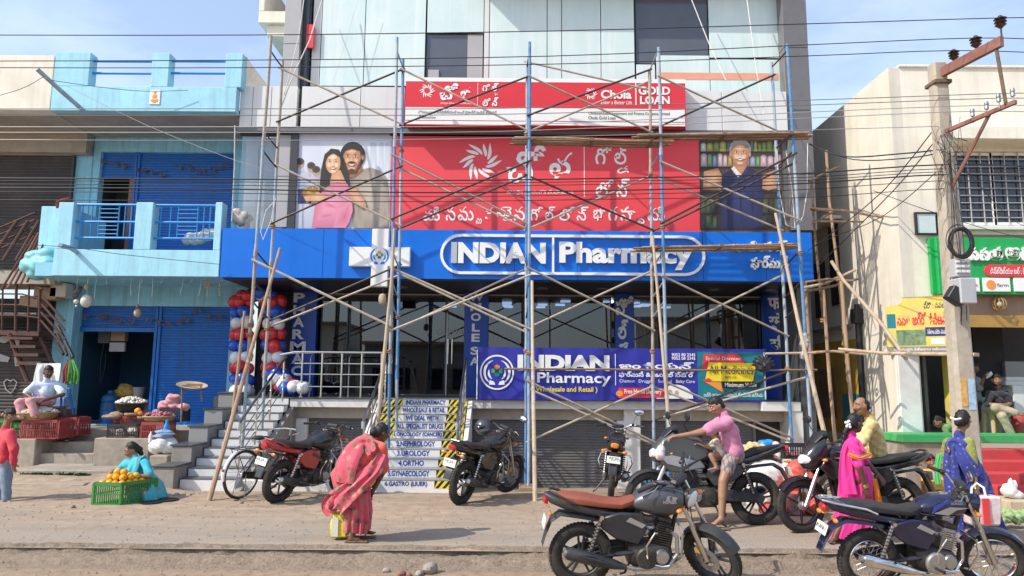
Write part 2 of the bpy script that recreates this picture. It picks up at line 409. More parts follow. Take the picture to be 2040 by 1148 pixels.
# ================================================================ ground, road, kerb, footpath
def rough_h(x, y, s=1.0): return (noise_v((x*.9*s, y*.9*s, 3.1))*.5+noise_v((x*3.1*s, y*3.1*s, 7))*.3+noise_v((x*9*s, y*9*s, 1))*.2)
from mathutils import noise as _mn
def noise_v(p): return _mn.noise(V(p))
def grid(xs, ys, hf):
    mb = MB(); nx, ny = len(xs), len(ys)
    vs = [(x, y, hf(x, y)) for y in ys for x in xs]
    fs = [(j*nx+i, j*nx+i+1, (j+1)*nx+i+1, (j+1)*nx+i) for j in range(ny-1) for i in range(nx-1)]
    return mb.add(vs, fs)
def frange(a, b, st): n = max(1, int(round((b-a)/st))); return [a+(b-a)*i/n for i in range(n+1)]
def ground_fn(nt, v, base):
    # dust over worn asphalt: grey where it is swept by traffic, brown earth towards the shops
    s = nt.nodes.new('ShaderNodeSeparateXYZ'); nt.links.new(v, s.inputs[0])
    n1 = noise(nt, v, .55, 5, .6, .5)
    a = nt.nodes.new('ShaderNodeMath'); a.operation = 'MULTIPLY_ADD'; nt.links.new(n1, a.inputs[0]); a.inputs[1].default_value = 3.4; nt.links.new(s.outputs[1], a.inputs[2])
    m = nt.nodes.new('ShaderNodeMapRange'); m.inputs[1].default_value = 10.2; m.inputs[2].default_value = 11.4; nt.links.new(a.outputs[0], m.inputs[0])
    asp = ramp(nt, noise(nt, v, 46, 4, .7), [(.3, (.20, .168, .138)), (.5, (.325, .276, .226)), (.72, (.44, .382, .316))])
    ear = ramp(nt, noise(nt, v, 5, 7, .65), [(.25, (.23, .165, .112)), (.5, (.39, .295, .21)), (.75, (.49, .385, .285))])
    c = mixc(nt, m.outputs[0], asp, ear)
    st = ramp(nt, noise(nt, v, 1.7, 6, .65, .8), [(.44, (0, 0, 0)), (.68, (.55, .55, .55))])
    c = mixc(nt, st, c, (.385, .295, .212))
    vo = nt.nodes.new('ShaderNodeTexVoronoi'); vo.inputs['Scale'].default_value = 26; nt.links.new(v, vo.inputs['Vector'])
    pk = ramp(nt, vo.outputs['Distance'], [(.06, (.5, .5, .5)), (.12, (0, 0, 0))])
    c = mixc(nt, pk, c, (.17, .135, .105))
    d = nt.nodes.new('ShaderNodeMapping'); d.inputs['Scale'].default_value = (.22, 2.4, 1); nt.links.new(v, d.inputs[0])
    tr = ramp(nt, noise(nt, d.outputs[0], 1.6, 6, .7, .5), [(.46, (0, 0, 0)), (.62, (.5, .5, .5))])
    c = mixc(nt, tr, c, (.25, .205, .162))                                     # wheel-worn dark runs along the street
    ck = nt.nodes.new('ShaderNodeTexVoronoi'); ck.feature = 'DISTANCE_TO_EDGE'; ck.inputs['Scale'].default_value = .9
    wv = nt.nodes.new('ShaderNodeMix'); wv.data_type = 'RGBA'; wv.inputs[0].default_value = .18; nz = nt.nodes.new('ShaderNodeTexNoise'); nz.inputs['Scale'].default_value = 3; nz.inputs['Detail'].default_value = 6
    nt.links.new(v, nz.inputs['Vector']); nt.links.new(v, wv.inputs[6]); nt.links.new(nz.outputs['Color'], wv.inputs[7]); nt.links.new(wv.outputs[2], ck.inputs['Vector'])
    cm = ramp(nt, ck.outputs['Distance'], [(.0, (.22, .22, .22)), (.010, (0, 0, 0))])
    return mixc(nt, cm, c, (.13, .10, .08))
mat('dusty_footpath', (.4, .33, .26), .93, fn=ground_fn, bump=(60, .55, .012), spec=.2)
def road_fn(nt, v, base):
    ear = ramp(nt, noise(nt, v, 9, 7, .68), [(.25, (.21, .148, .10)), (.5, (.31, .228, .16)), (.75, (.39, .30, .222))])
    st = ramp(nt, noise(nt, v, 2.2, 6, .65, .8), [(.4, (0, 0, 0)), (.7, (.6, .6, .6))])
    return mixc(nt, st, ear, (.33, .245, .17))
mat('dusty_road', (.4, .3, .2), .95, fn=road_fn, bump=(55, .6, .015), spec=.15)
def kerb_fn(nt, v, base):
    c = ramp(nt, noise(nt, v, 30, 6, .7), [(.25, (.12, .088, .06)), (.5, (.25, .195, .145)), (.75, (.35, .28, .212))])
    st = ramp(nt, noise(nt, v, 2.6, 6, .65, .8), [(.42, (0, 0, 0)), (.7, (.7, .7, .7))])
    return mixc(nt, st, c, (.31, .245, .182))
mat('rough_kerb', (.38, .32, .25), .93, fn=kerb_fn, bump=(45, .9, .02), spec=.15)
mb = MB(); mb.add([(-600, -600, -.7), (600, -600, -.7), (600, 900, -.7), (-600, 900, -.7)], [(0, 1, 2, 3)]); struct('ground', mb, M['dusty_road'], 0)
ROADZ = -.13
struct('road', grid(frange(-14, 14, .25), frange(-24, 3, .9)[:-1]+frange(3, 7.4, .11), lambda x, y: ROADZ+.012*rough_h(x, y) if y < 7.3 else ROADZ-.02), M['dusty_road'])
def kerb_profile(x, t):
    """two worn concrete ledges from footpath (t=0) down to the road (t=1)"""
    e = .07*noise_v((x*.8, 0, 1))+.04*noise_v((x*3.1, 3, 1))+.02*noise_v((x*9, 5, 1))
    y = 7.82+e-.50*t
    if t < 0: return (x, y, -.006)
    if t < .06: z = .0
    elif t < .15: z = -.075*(t-.06)/.09
    elif t < .52: z = -.075-.008*(t-.15)
    elif t < .60: z = -.078-.05*(t-.52)/.08
    else: z = -.128-.022*(t-.60)/.40
    n = noise_v((x*2.2, t*3, 5))*.016+noise_v((x*11, t*9, 2))*.018+noise_v((x*27, t*22, 2))*.010
    jt = .17+.03*noise_v((x*1.3, 4, 4))
    if abs(t-jt) < .03 and noise_v((x*1.1, 9, 2)) > .0: z -= .03*min(1, noise_v((x*1.1, 9, 2))*5)      # the open joint between the two ledges
    return (x, y, z+n*(1 if .05 < t < .5 else .55))
xs = frange(-7.6, 7.6, .035); ts = [-.5, -.25]+frange(0, .66, .03)+[.75, .87, 1]
mb = MB(); mb.add([kerb_profile(x, t) for t in ts for x in xs], [(j*len(xs)+i, (j+1)*len(xs)+i, (j+1)*len(xs)+i+1, j*len(xs)+i+1) for j in range(len(ts)-1) for i in range(len(xs)-1)])
struct('kerb', mb, M['rough_kerb'])
def smooth01(a): a = max(0, min(1, a)); return a*a*(3-2*a)
def foot_z(x, y):
    z = .010*rough_h(x, y)*smooth01((y-7.8)/.4)
    if y > 11.3:
        s = smooth01((x+5.7)/.6)                       # apron falls to the basement shutters in front of the pharmacy
        r = smooth01((6.6-x)/.6); z += -.11*(y-11.3)*s*r
        z += (1-s)*.13*smooth01((y-11.3)/1.5)          # earth bank before the left-hand plinths
    if x < -5.2: z += .03*rough_h(x*1.5+4, y*1.5)*smooth01((y-9.6)/1.2)
    return z
struct('footpath', grid(frange(-13, 13, .13), [7.74, 7.80]+frange(7.86, 12.6, .09)+frange(12.7, 17, .3), lambda x, y: foot_z(x, y) if y > 7.8 else -.03), M['dusty_footpath'])

# ================================================================ building helpers
def quadw(px0, py0, px1, py1, Y): a = W(px0, py1, Y); b = W(px1, py0, Y); return a.x, a.z, b.x, b.z     # x0, z0, x1, z1
def ridged(mb, x0, z0, x1, z1, y, pitch=.075, d=.016, mi=0):
    """roller shutter curtain: real ridges, facing -y"""
    n = max(2, int((z1-z0)/pitch)); vs = []; fs = []
    prof = [(0, 0), (.25, -d), (.6, -d), (.8, 0)]
    for i in range(n):
        for a, q in prof: vs += [(x0, y+q, z0+(i+a)*(z1-z0)/n), (x1, y+q, z0+(i+a)*(z1-z0)/n)]
    vs += [(x0, y, z1), (x1, y, z1)]
    for i in range(len(vs)//2-1): fs.append((2*i, 2*i+1, 2*i+3, 2*i+2))
    return mb.add(vs, fs, mi)
def shutter(parent, x0, z0, x1, z1, y, m, pitch=.075, label=None, rail=None, box=True):
    o = part('roller_shutter', ridged(MB(), x0, z0, x1, z1, y, pitch), M[m], parent, 20, label=label)
    r = MB()
    r.box((x0-.05, y-.05, z0), (x0+.01, y+.06, z1)); part('guide_rail', r, M[rail or m], o, bev=.004); part('guide_rail', MB().box((x1-.01, y-.05, z0), (x1+.05, y+.06, z1)), M[rail or m], o, bev=.004)
    b = MB().box((x0+.012, y-.035, z0), (x1-.012, y-.006, z0+.07)); part('bottom_bar', b, M[rail or m], o, bev=.004)
    return o

# ================================================================ the pharmacy building
ph = thing('pharmacy_building', 'pharmacy building behind the scaffold with pale glass tower over a raised glass-fronted shop', 'building', (0, 15, 0))
YG = 16.0; SL = 1.40; YS = 14.4
b = MB().box((-4.47, YS, 1.21), (5.75, YG+.1, SL-.02)); part('floor_slab', b, M['white_paint'], ph, bev=.006)
part('slab_edging', MB().box((-4.50, YS-.03, SL-.018), (5.78, YG+.09, SL+.006)), M['granite'], ph, bev=.004)
# basement: beam, piers, shutters
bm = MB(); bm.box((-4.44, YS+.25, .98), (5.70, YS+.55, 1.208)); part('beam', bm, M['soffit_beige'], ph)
YB = 14.75
for a, b_ in ((590, 612), (735, 760), (1228, 1274)):
    x0, x1 = W(a, 880, YB-.1).x, W(b_, 880, YB-.1).x
    part('pillar', MB().box((x0, YB-.20, -.6), (x1, YB+.1, .978)), M['white_paint'], ph, bev=.01)
x0, x1 = W(1244, 820, YS+.2).x, W(1272, 820, YS+.2).x
part('pillar_cap', MB().box((x0-.02, YS+.1, .72), (x1+.02, YS+.247, 1.207)), M['white_paint'], ph, bev=.005)
for a, b_ in ((614, 734), (905, 1226), (1278, 1500)):
    x0, x1 = W(a, 880, YB).x, W(b_, 880, YB).x
    shutter(ph, x0, -.5, x1, .978, YB, 'shutter_grey', .055)
part('basement_wall', MB().box((-4.4, YB+.15, -.6), (5.9, YB+.25, .979)), M['interior_dark'], ph)
part('slab_end_block', MB().box((5.02, YS-.16, 1.205), (5.80, YS-.031, 1.39)), M['white_paint'], ph, bev=.006)
x0, x1 = W(1576, 850, YS-.1).x, W(1599, 850, YS-.1).x
part('end_wall', MB().box((x0, YS-.14, -.6), (x1, YS+.9, 1.204)), M['white_paint'], ph, bev=.006)
x2 = W(1628, 850, YS-.1).x
part('end_cladding', MB().box((x1+.004, YS-.10, -.6), (x2, YS+.9, 3.76)), M['granite'], ph, bev=.006)
part('wall_curb', MB().box((-4.45, 11.98, -.25), (-2.55, 12.12, .10)), M['white_paint'], ph, bev=.01)
# soffit behind the fascia
part('soffit', MB().box((-5.84, 14.08, 3.76), (6.05, 18.9, 3.80)), mat('soffit_navy', (.022, .026, .045), .4, var=.12), ph)
for px in (612, 800, 1080, 1200, 1422, 1535):
    p = W(px, 567, 15.1); part('downlight', MB().lathe((p.x, 15.1, 3.742), [(.001, 0), (.10, .002), (.13, .008), (.13, .02)], 18), M['steel_dull'], ph)
# interior of the shop
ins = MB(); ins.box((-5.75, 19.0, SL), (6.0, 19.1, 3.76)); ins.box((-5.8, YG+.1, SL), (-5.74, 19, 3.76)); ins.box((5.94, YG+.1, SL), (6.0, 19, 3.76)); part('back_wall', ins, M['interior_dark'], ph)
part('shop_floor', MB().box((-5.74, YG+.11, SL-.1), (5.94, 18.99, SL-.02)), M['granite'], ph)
for px, py in ((1010, 600), (1010, 609), (1012, 640), (1082, 652), (1080, 659), (1118, 653), (1124, 659), (1207, 622), (1289, 616), (1276, 624), (1340, 634), (1262, 634), (893, 644), (1290, 661)):
    p = W(px, py, 17.6); y = 16.9+(hash((px, py)) % 10)*.2; part('ceiling_light', MB().box((p.x-.12, y, 3.70), (p.x+.12, y+.16, 3.74)), M['led'], ph)
random.seed(3)
cb = [mat('box_'+k, c, .5, var=.08) for k, c in (('white', (.6, .6, .58)), ('yellow', (.62, .42, .06)), ('teal', (.06, .3, .32)), ('red', (.45, .06, .05)), ('navy', (.04, .07, .22)), ('tan', (.42, .28, .16)))]
for cx in (-4.0, -3.3, -1.2, -.1, 1.0, 2.6, 3.6, 4.6):
    sh = MB()
    for k in range(5): sh.box((cx-.42, 17.9, SL+.2+k*.42), (cx+.42, 18.2, SL+.23+k*.42))
    sh.box((cx-.45, 17.9, SL), (cx-.42, 18.2, 3.4)); sh.box((cx+.42, 17.9, SL), (cx+.45, 18.2, 3.4))
    s_ = part('shelf_unit', sh, M['interior_grey'], ph); q = MB()
    for k in range(5):
        x = cx-.40
        while x < cx+.33:
            w = random.uniform(.07, .16); q.box((x, 17.93, SL+.232+k*.42), (x+w, 18.1, SL+.232+k*.42+random.uniform(.14, .32)), random.randrange(6)); x += w+.012
    part('medicine_boxes', q, cb, s_)
for px, py, w, h, m in ((704, 690, 34, 20, 'box_tan'), (722, 683, 20, 24, 'box_yellow'), (745, 684, 22, 24, 'box_yellow'), (690, 694, 18, 12, 'box_tan')):
    a = W(px, py+h*.5, 16.5); part('carton', MB().box((a.x-w*.0055, 16.4, SL+.95), (a.x+w*.0055, 16.65, SL+.95+h*.011)), M[m], ph, bev=.005)
part('shop_counter', MB().box((-4.6, 16.35, SL), (-2.75, 16.7, SL+.948)), M['interior_grey'], ph, bev=.01)
# glass front: panes between slim frames
fr = [(-4.40, -3.62), (-3.58, -2.62)]
gx = lambda px: W(px, 690, YG).x
panes = [(640, 690), (697, 782), (790, 886), (892, 925), (972, 1041), (1047, 1094), (1097, 1216), (1264, 1312), (1315, 1380), (1384, 1440), (1444, 1522)]
for a, b_ in panes:
    g = part('glass_pane', MB().box((gx(a), YG, SL+.03), (gx(b_), YG+.012, 3.66)), M['shop_glass'], ph)
    f = MB()
    for x in (gx(a)-.03, gx(b_)): f.box((x+.002, YG-.02, SL+.01), (x+.028, YG+.04, 3.70))
    f.box((gx(a)+.001, YG-.015, SL+.008), (gx(b_)-.001, YG+.03, SL+.029)); f.box((gx(a)+.001, YG-.015, 3.661), (gx(b_)-.001, YG+.03, 3.70))
    part('frame', f, M['dark_trim'], g)
part('transom', MB().box((-4.45, YG-.03, 3.705), (5.7, YG+.1, 3.757)), M['soffit_navy'], ph)
part('transom_strip', MB().box((-4.43, YG-.05, 3.695), (5.68, YG-.031, 3.725)), M['panel_grey'], ph)
for px in (893, 901):
    d = MB(); x = gx(px); d.path([(x, YG-.005, SL+.72), (x, YG-.06, SL+.74), (x, YG-.06, SL+1.30), (x, YG-.005, SL+1.32)], .014, 8); part('door_handle', d, M['steel'], ph)
d = MB(); d.box((gx(890)-.012, YG-.024, SL+.03), (gx(890)+.012, YG-.016, 3.3)); part('door_edge', d, M['steel_dull'], ph)
# faint etched lettering on the door glass
t = MB(); x0, z0, x1, z1 = quadw(873, 655, 922, 668, YG-.01); put_text(t, 'INDIAN', (0, YG-.001, 0), X3, Z3, (x0+.12, z0, x1, z1), .02); t.torus((x0+.03, YG-.004, (z0+z1)/2), .06, .008, n=16, k=6); part('door_lettering', t, M['print_grey'], ph)
wl = MB(); wl.box((-5.80, YG-.02, SL), (-4.44, YG+.09, 3.757)); part('side_wall', wl, mat('brown_tile', (.042, .034, .034), .4, var=.2), ph)
part('landing', MB().box((-6.02, YS+.002, .0), (-4.505, YG+.05, SL+.004)), M['granite'], ph, bev=.004)
# vertical signs on the columns
def col_sign(pa, pb, label, name='vertical_sign'):
    r = thing(name, label, 'sign', (W((pa+pb)/2, 690, YG-.2).x, YG-.2, SL))
    x0, x1 = W(pa, 690, YG-.2).x, W(pb, 690, YG-.2).x
    part('sign_panel', MB().box((x0, YG-.2, SL+.007), (x1, YG-.031, 3.755)), M['sign_blue'], r, bev=.004); return r, x0, x1
def stack(r, x0, x1, items, Y):
    for s, pa, pya, pb, pyb in items:
        a = W(pa, pyb, Y); c = W(pb, pya, Y); t = MB(); put_text(t, s, (0, Y, 0), X3, Z3, (a.x, a.z, c.x, c.z), .035, depth=.012); part('letter', t, M['white_sign'], r)
r, x0, x1 = col_sign(578, 628, 'dark blue column sign spelling PHARMAC downwards behind the balloons', 'vertical_sign')
stack(r, x0, x1, [(s, 585-i*.9+(0 if s != 'M' else -4), 584+i*24.1, 608-i*.6+(0 if s != 'M' else 4), 603+i*24.3) for i, s in enumerate('PHARMAC')], YG-.2)
a_, c_ = W(588, 790, YG-.2), W(612, 762, YG-.2)
r, x0, x1 = col_sign(924, 972, 'dark blue column sign spelling WHOLE SA downwards beside the glass door')
stack(r, x0, x1, [(s, pa, y0, pb, y1) for s, pa, y0, pb, y1 in (('W', 934, 585, 964, 600), ('H', 937, 604, 959, 620), ('O', 938, 624, 958, 640), ('L', 940, 645, 956, 661), ('E', 939, 665, 956, 681), ('S', 937, 691, 955, 707), ('A', 936, 712, 955, 728))], YG-.2)
r, x0, x1 = col_sign(1226, 1264, 'dark blue column sign with stacked Telugu letters between the shop windows')
stack(r, x0, x1, [('హో', 1226, 590, 1262, 628), ('ల్', 1231, 637, 1251, 676), ('సే', 1232, 682, 1252, 702)], YG-.2)
r, x0, x1 = col_sign(1524, 1592, 'dark blue column sign with stacked Hindi letters at the right end of the shop')
stack(r, x0, x1, [('फा', 1530, 594, 1562, 616), ('र्मे', 1532, 624, 1558, 657), ('सी', 1534, 668, 1566, 697)], YG-.2)
# white cladding band above the billboard
bz0, bz1 = 7.02, 7.92
for i, (pa, pb) in enumerate(((478, 503), (503, 540), (540, 592), (600, 718), (718, 806), (1364, 1438), (1438, 1568))):
    x0, x1 = W(pa, 210, 14.2).x, W(pb, 210, 14.2).x
    part('cladding_panel', MB().box((x0+.006, 14.2, bz0), (x1-.006, 14.34, bz1-(.0 if i < 5 else .03))), M['panel_white'], ph, bev=.004)
part('band_core', MB().box((-5.80, 14.345, 6.9), (5.78, 14.48, 7.90)), M['dark_trim'], ph)
part('band_soffit', MB().box((-5.80, 14.21, 6.93), (5.78, 14.342, 7.015)), M['panel_dark'], ph, bev=.004)
# grey column and the recessed strip left of the tower glass
Yt = 14.55
def strip(name, xa, xb, z0, z1, y0, y1, m, joints=()):
    zs = [z0]+list(joints)+[z1]
    for u, v in zip(zs, zs[1:]): part(name, MB().box((xa, y0, u+.006), (xb, y1, v-.006)), M[m], ph, bev=.004)
xa, xb = W(566, 60, 14.35).x, W(598, 60, 14.35).x
strip('column_panel', xa, xb, 4.9, 12.5, 14.352, 15.3, 'panel_grey', (6.0, 6.92, 7.4, 8.95, 10.6))
xd = W(620, 60, Yt).x
part('recess', MB().box((xb+.002, 14.5, 4.9), (xd, 15.3, 12.5)), M['dark_trim'], ph)
part('recess_window', MB().box((xb+.09, 14.48, 8.0), (xd-.03, 14.498, 12.0)), M['window_dark'], ph)
part('fire_cabinet', MB().box((xb+.11, 14.44, 8.9), (xb+.28, 14.478, 9.45)), M['print_red'], ph, bev=.01)
xr0, xr1 = W(1562, 60, 14.2).x, W(1598, 60, 14.2).x
strip('column_panel', xr0, 6.31, 4.9, 12.5, 14.25, 15.6, 'panel_dark', (6.1, 7.5, 8.9, 10.3))
part('tower_core', MB().box((xd, Yt+.12, 3.9), (xr0-.01, 21, 12.5)), M['interior_grey'], ph)
part('flank_wall', MB().box((xr0+.01, 16.25, -.6), (6.26, 22, 12.4)), M['cement_grey'], ph)
part('flank_wall', MB().box((-5.7, YG-.09, 3.81), (xa, 22, 7.9)), M['cement_grey'], ph)
# tower glass
def pane(pa, pya, pb, pyb, m='teal_glass', name='glass_pane', inset=0):
    x0, x1 = W(pa, 70, Yt+inset).x, W(pb, 70, Yt+inset).x; z0, z1 = W((pa+pb)/2, pyb, Yt+inset).z, W((pa+pb)/2, pya, Yt+inset).z; return part(name, MB().box((x0+.008, Yt+inset, z0+.008), (x1-.008, Yt+inset+.02, z1-.008)), M[m], ph, bev=.003)
TOP = -190
for pa, pya, pb, pyb in ((640, TOP, 727, 172), (727, TOP, 848, 172), (850, TOP, 964, 66), (975, TOP, 1090, 172), (1090, TOP, 1119, 172), (1119, TOP, 1197, 172), (1197, TOP, 1264, 172), (1412, TOP, 1556, 116), (1306, 110, 1412, 185), (1412, 118, 1556, 185)):
    pane(pa, pya, pb, pyb)
pane(622, TOP, 640, 172, 'panel_white', 'mullion'); pane(964, TOP, 975, 172, 'panel_white', 'mullion')
pane(850, 68, 964, 172, 'window_grey', 'open_window', .06); pane(1266, TOP, 1411, 128, 'window_grey', 'open_window', .06); pane(1266, 128, 1304, 172, 'teal_glass')
x0, z0, x1, z1 = quadw(1310, 146, 1550, 158, Yt-.01); part('orange_stripe', MB().box((x0, Yt-.006, z0), (x1, Yt-.001, z1)), mat('stripe_coral', (.78, .36, .24), .4, var=.05), ph)
x0, z0, x1, z1 = quadw(852, 138, 874, 168, Yt); part('leaning_board', MB().box((x0, Yt+.03, z0), (x1, Yt+.05, z1)), M['panel_grey'], ph)
x0, z0, x1, z1 = quadw(930, 68, 962, 168, Yt); part('interior_cabinet', MB().box((x0, Yt+.03, z0), (x1, Yt+.055, z1)), M['panel_grey'], ph)
part('canopy', MB().box((-.85, 14.05, 10.4), (6.25, 14.6, 10.6)), M['panel_grey'], ph, bev=.01)
part('side_balcony', MB().box((W(526, 20, 15.2).x, 14.9, 9.72), (xa-.004, 16.5, 10.0)).box((W(526, 20, 15.2).x, 14.9, 10.0), (W(526, 20, 15.2).x+.12, 16.5, 10.9)).box((W(540, 40, 15.2).x, 15.0, 9.45), (xa-.004, 16.5, 9.718)), M['cream_paint'], ph, bev=.01)

# ---------------- fascia sign
fs = thing('fascia_sign', 'long bright blue pharmacy fascia with raised white INDIAN Pharmacy lettering in a pill outline', 'sign', (0, 14, 3.79))
xs_ = [-5.89]+[W(p, 500, 14).x for p in (512, 644, 760, 905, 1025, 1150, 1275, 1400, 1525)]+[6.08]
for u, v in zip(xs_, xs_[1:]): part('panel', MB().box((u+.003, 14.0, 3.79), (v-.003, 14.10, 4.80)), M['fascia_blue'], fs, bev=.003)
part('sign_back', MB().box((-5.87, 14.103, 3.80), (6.06, 14.24, 4.79)), M['dark_trim'], fs)
def pill(x0, z0, x1, z1, n=14):
    r = (z1-z0)/2; cz = (z0+z1)/2
    return [(x1-r+r*cos(t), cz+r*sin(t)) for t in [(-pi/2+pi*i/n) for i in range(n+1)]]+[(x0+r+r*cos(t), cz+r*sin(t)) for t in [(pi/2+pi*i/n) for i in range(n+1)]]
x0, z0, x1, z1 = quadw(876, 470, 1404, 546, 13.95)
def ring_band(mb, outer, inner, Y, d, mi=0):
    k = len(outer); vs = [(a, Y, b) for a, b in outer]+[(a, Y, b) for a, b in inner]+[(a, Y+d, b) for a, b in outer]+[(a, Y+d, b) for a, b in inner]; fs = []
    for i in range(k):
        j = (i+1) % k; fs += [(i, j, k+j, k+i), (2*k+i, 3*k+i, 3*k+j, 2*k+j), (i, 2*k+i, 2*k+j, j), (k+i, k+j, 3*k+j, 3*k+i)]
    return mb.add(vs, fs, mi)
w_ = .055
pm = ring_band(MB(), pill(x0, z0, x1, z1), pill(x0+w_, z0+w_, x1-w_, z1-w_), 13.94, .058)
xd_ = W(1102, 508, 13.95).x; pm.box((xd_-.022, 13.942, z0+w_+.001), (xd_+.022, 13.997, z1-w_-.001)); part('pill_outline', pm, M['white_letter'], fs)
def letters(root, s, px0, pyt, px1, pyb, Y, depth, bold, m, name='letter', base=None):
    """each letter its own part, spread by the font's own advances across the pixel span"""
    x0, z0, x1, z1 = quadw(px0, pyt, px1, pyb, Y); ww = []
    for i in range(len(s)): co, _, _ = text_mesh(s[:i+1], bold); ww.append((co[:, 0].min(), co[:, 0].max()))
    lo, hi = ww[0][0], ww[-1][1]
    allco, _, _ = text_mesh(s, bold); zl, zh = (allco[:, 1].min(), allco[:, 1].max())
    for i, ch in enumerate(s):
        if ch == ' ': continue
        co, _, _ = text_mesh(ch, bold); wdt = co[:, 0].max()-co[:, 0].min(); r_ = ww[i][1]; l_ = r_-wdt
        k = (x1-x0)/(hi-lo); kz = (z1-z0)/(zh-zl); t = MB()
        put_text(t, ch, (0, Y, 0), X3, Z3, (x0+(l_-lo)*k, z0+(co[:, 1].min()-zl)*kz, x0+(r_-lo)*k, z0+(co[:, 1].max()-zl)*kz), bold, depth=depth); part(name, t, m, root)
letters(fs, 'INDIAN', 899, 485, 1087, 525, 14.0, .07, .055, M['white_letter'])
letters(fs, 'Pharmacy', 1114, 485, 1379, 537, 14.0, .07, .04, M['white_letter'])
for s, a, yb, c, yt in (('ఇండియన్', 1455, 503, 1566, 480), ('ఫార్మసీ', 1495, 538, 1568, 510)):
    x0, z0, x1, z1 = quadw(a, yt, c, yb, 14.0); t = MB(); put_text(t, s, (0, 14.0, 0), X3, Z3, (x0, z0, x1, z1), .035, depth=.05); part('telugu_lettering', t, M['white_letter'], fs)
def hands_logo(mb, cx, cz, R, Y, mi_hand, mi_petals):
    """two cupped hands round a four-petal flower, flat print"""
    for sgn in (-1, 1):
        for k, (rr, ww, a0, a1) in enumerate(((1.0, .20, -.95, 1.25), (.66, .17, -.95, .35))):
            o_, i_ = [], []
            for q in range(13):
                t = a0+(a1-a0)*q/12; wv = ww*sin(pi*min(1, max(.08, (q+.6)/13)))*R
                o_.append((cx+sgn*cos(t)*(rr*R+wv*.5), cz+sin(t)*(rr*R+wv*.5))); i_.append((cx+sgn*cos(t)*(rr*R-wv*.5), cz+sin(t)*(rr*R-wv*.5)))
            mb.rings([[V((a, Y, b)), V((c, Y, d))] for (a, b), (c, d) in zip(o_, i_)], False, False, mi_hand)
        mb.prism([(cx+sgn*R*.12, cz-R*1.0), (cx+sgn*R*.62, cz-R*.98), (cx+sgn*R*.58, cz-R*.62), (cx+sgn*R*.22, cz-R*.74)], (0, Y, 0), X3, Z3, .0008, mi_hand)
    for k, (dx, dz) in enumerate(((0, .42), (.30, .12), (0, -.18), (-.30, .12))):
        mb.prism([(cx+dx*R+.19*R*cos(t)*(1+.25*cos(2*t+k*pi)), cz+dz*R+.19*R*sin(t)) for t in [2*pi*i/14 for i in range(14)]], (0, Y, 0), X3, Z3, .0006, mi_petals+k)
cr = thing('cross_sign', 'white pharmacy cross sign with blue cupped hands emblem on the fascia', 'sign', (W(756, 510, 13.9).x, 13.9, 4.2))
x0, z0, x1, z1 = quadw(695, 493, 817, 530, 13.86); xa_, za_, xb_, zb_ = quadw(738, 456, 775, 571, 13.86)
b = MB().prism([(x0, z0), (xa_, z0), (xa_, za_), (xb_, za_), (xb_, z0), (x1, z0), (x1, z1), (xb_, z1), (xb_, zb_), (xa_, zb_), (xa_, z1), (x0, z1)], (0, 13.998, 0), X3, Z3, .14); part('cross_box', b, M['white_sign'], cr, bev=.008)
lg = MB(); c_ = W(756, 510, 13.855); hands_logo(lg, c_.x, c_.z, .17, 13.853, 0, 1); part('emblem', lg, [M['fascia_blue'], M['print_orange'], M['print_green'], M['print_teal'], M['print_green']], cr)

# ---------------- billboard: couple on the left, red middle, man on the right
bb = thing('billboard', 'wide red gold loan billboard above the blue fascia with portraits at both ends', 'billboard', (0, 14.35, 4.8))
YBB = 14.345
x0, x1, x2, x3 = W(592, 360, YBB).x, W(778, 360, YBB).x, W(1394, 360, YBB).x, W(1560, 360, YBB).x
zb, zt = 4.805, 6.928
part('red_panel', MB().box((x1+.004, YBB, zb), (x2-.004, YBB+.04, zt)), M['chola_red'], bb)
lp = part('couple_panel', MB().box((x0, YBB, zb), (x1, YBB+.04, zt)), mat('print_backdrop', (.55, .57, .62), .5, var=.06, vs=1.2, stain=((.70, .72, .75), .8, .8)), bb)
rpn = part('shelf_panel', MB().box((x2, YBB, zb), (x3, YBB+.04, zt)), mat('print_shop', (.15, .10, .07), .5, var=.3, vs=2.5, stain=((.05, .04, .03), .7, 1.6)), bb)
part('left_return', MB().box((-5.75, YBB+.03, zb), (W(567, 360, YBB).x, YBB+.05, zt)), M['clear_film'], bb)
part('left_backing', MB().box((-5.75, YBB+.28, zb), (W(567, 360, YBB).x, YBB+.30, zt)), M['panel_grey'], bb)
part('edge_trim', MB().box((W(576, 360, 14.33).x, 14.30, zb), (x0-.003, 14.40, zt)), M['dark_trim'], bb)
part('right_return', MB().box((x3+.003, YBB+.01, zb), (6.0, YBB+.04, zt)), M['panel_dark'], bb)
YP = YBB-.003
def pinwheel(mb, cx, cz, R, Y, mi=0):
    for k in range(6):
        a = 2*pi*k/6+.35
        for q in (0, 1):
            pts_o, pts_i = [], []
            for i in range(11):
                t = i/10; rr = R*(.34+(.66-.13*q)*t); an = a+1.25*t*(1-.38*t)+q*(.50-.22*t); w = R*.10*sin(pi*min(1, t*1.02+.03))**.6*(1.25-t*.7)
                c0 = V((cx+rr*cos(an), Y, cz+rr*sin(an))); d = V((-sin(an), 0, cos(an)))
                pts_o.append(c0+d*w); pts_i.append(c0-d*w)
            mb.rings([[o, i] for o, i in zip(pts_o, pts_i)], False, False, mi)
t = MB(); c = W(957, 322, YP); pinwheel(t, c.x, c.z, .46, YP); part('pinwheel_emblem', t, M['white_sign'], bb)
def ptext(root, s, rect, Y, m, bold=.02, name='lettering', shear=0, depth=0):
    x0, z0, x1, z1 = quadw(*rect, Y); t = MB(); put_text(t, s, (0, Y, 0), X3, Z3, (x0, z0, x1, z1), bold, shear=shear, depth=depth); return part(name, t, M[m], root)
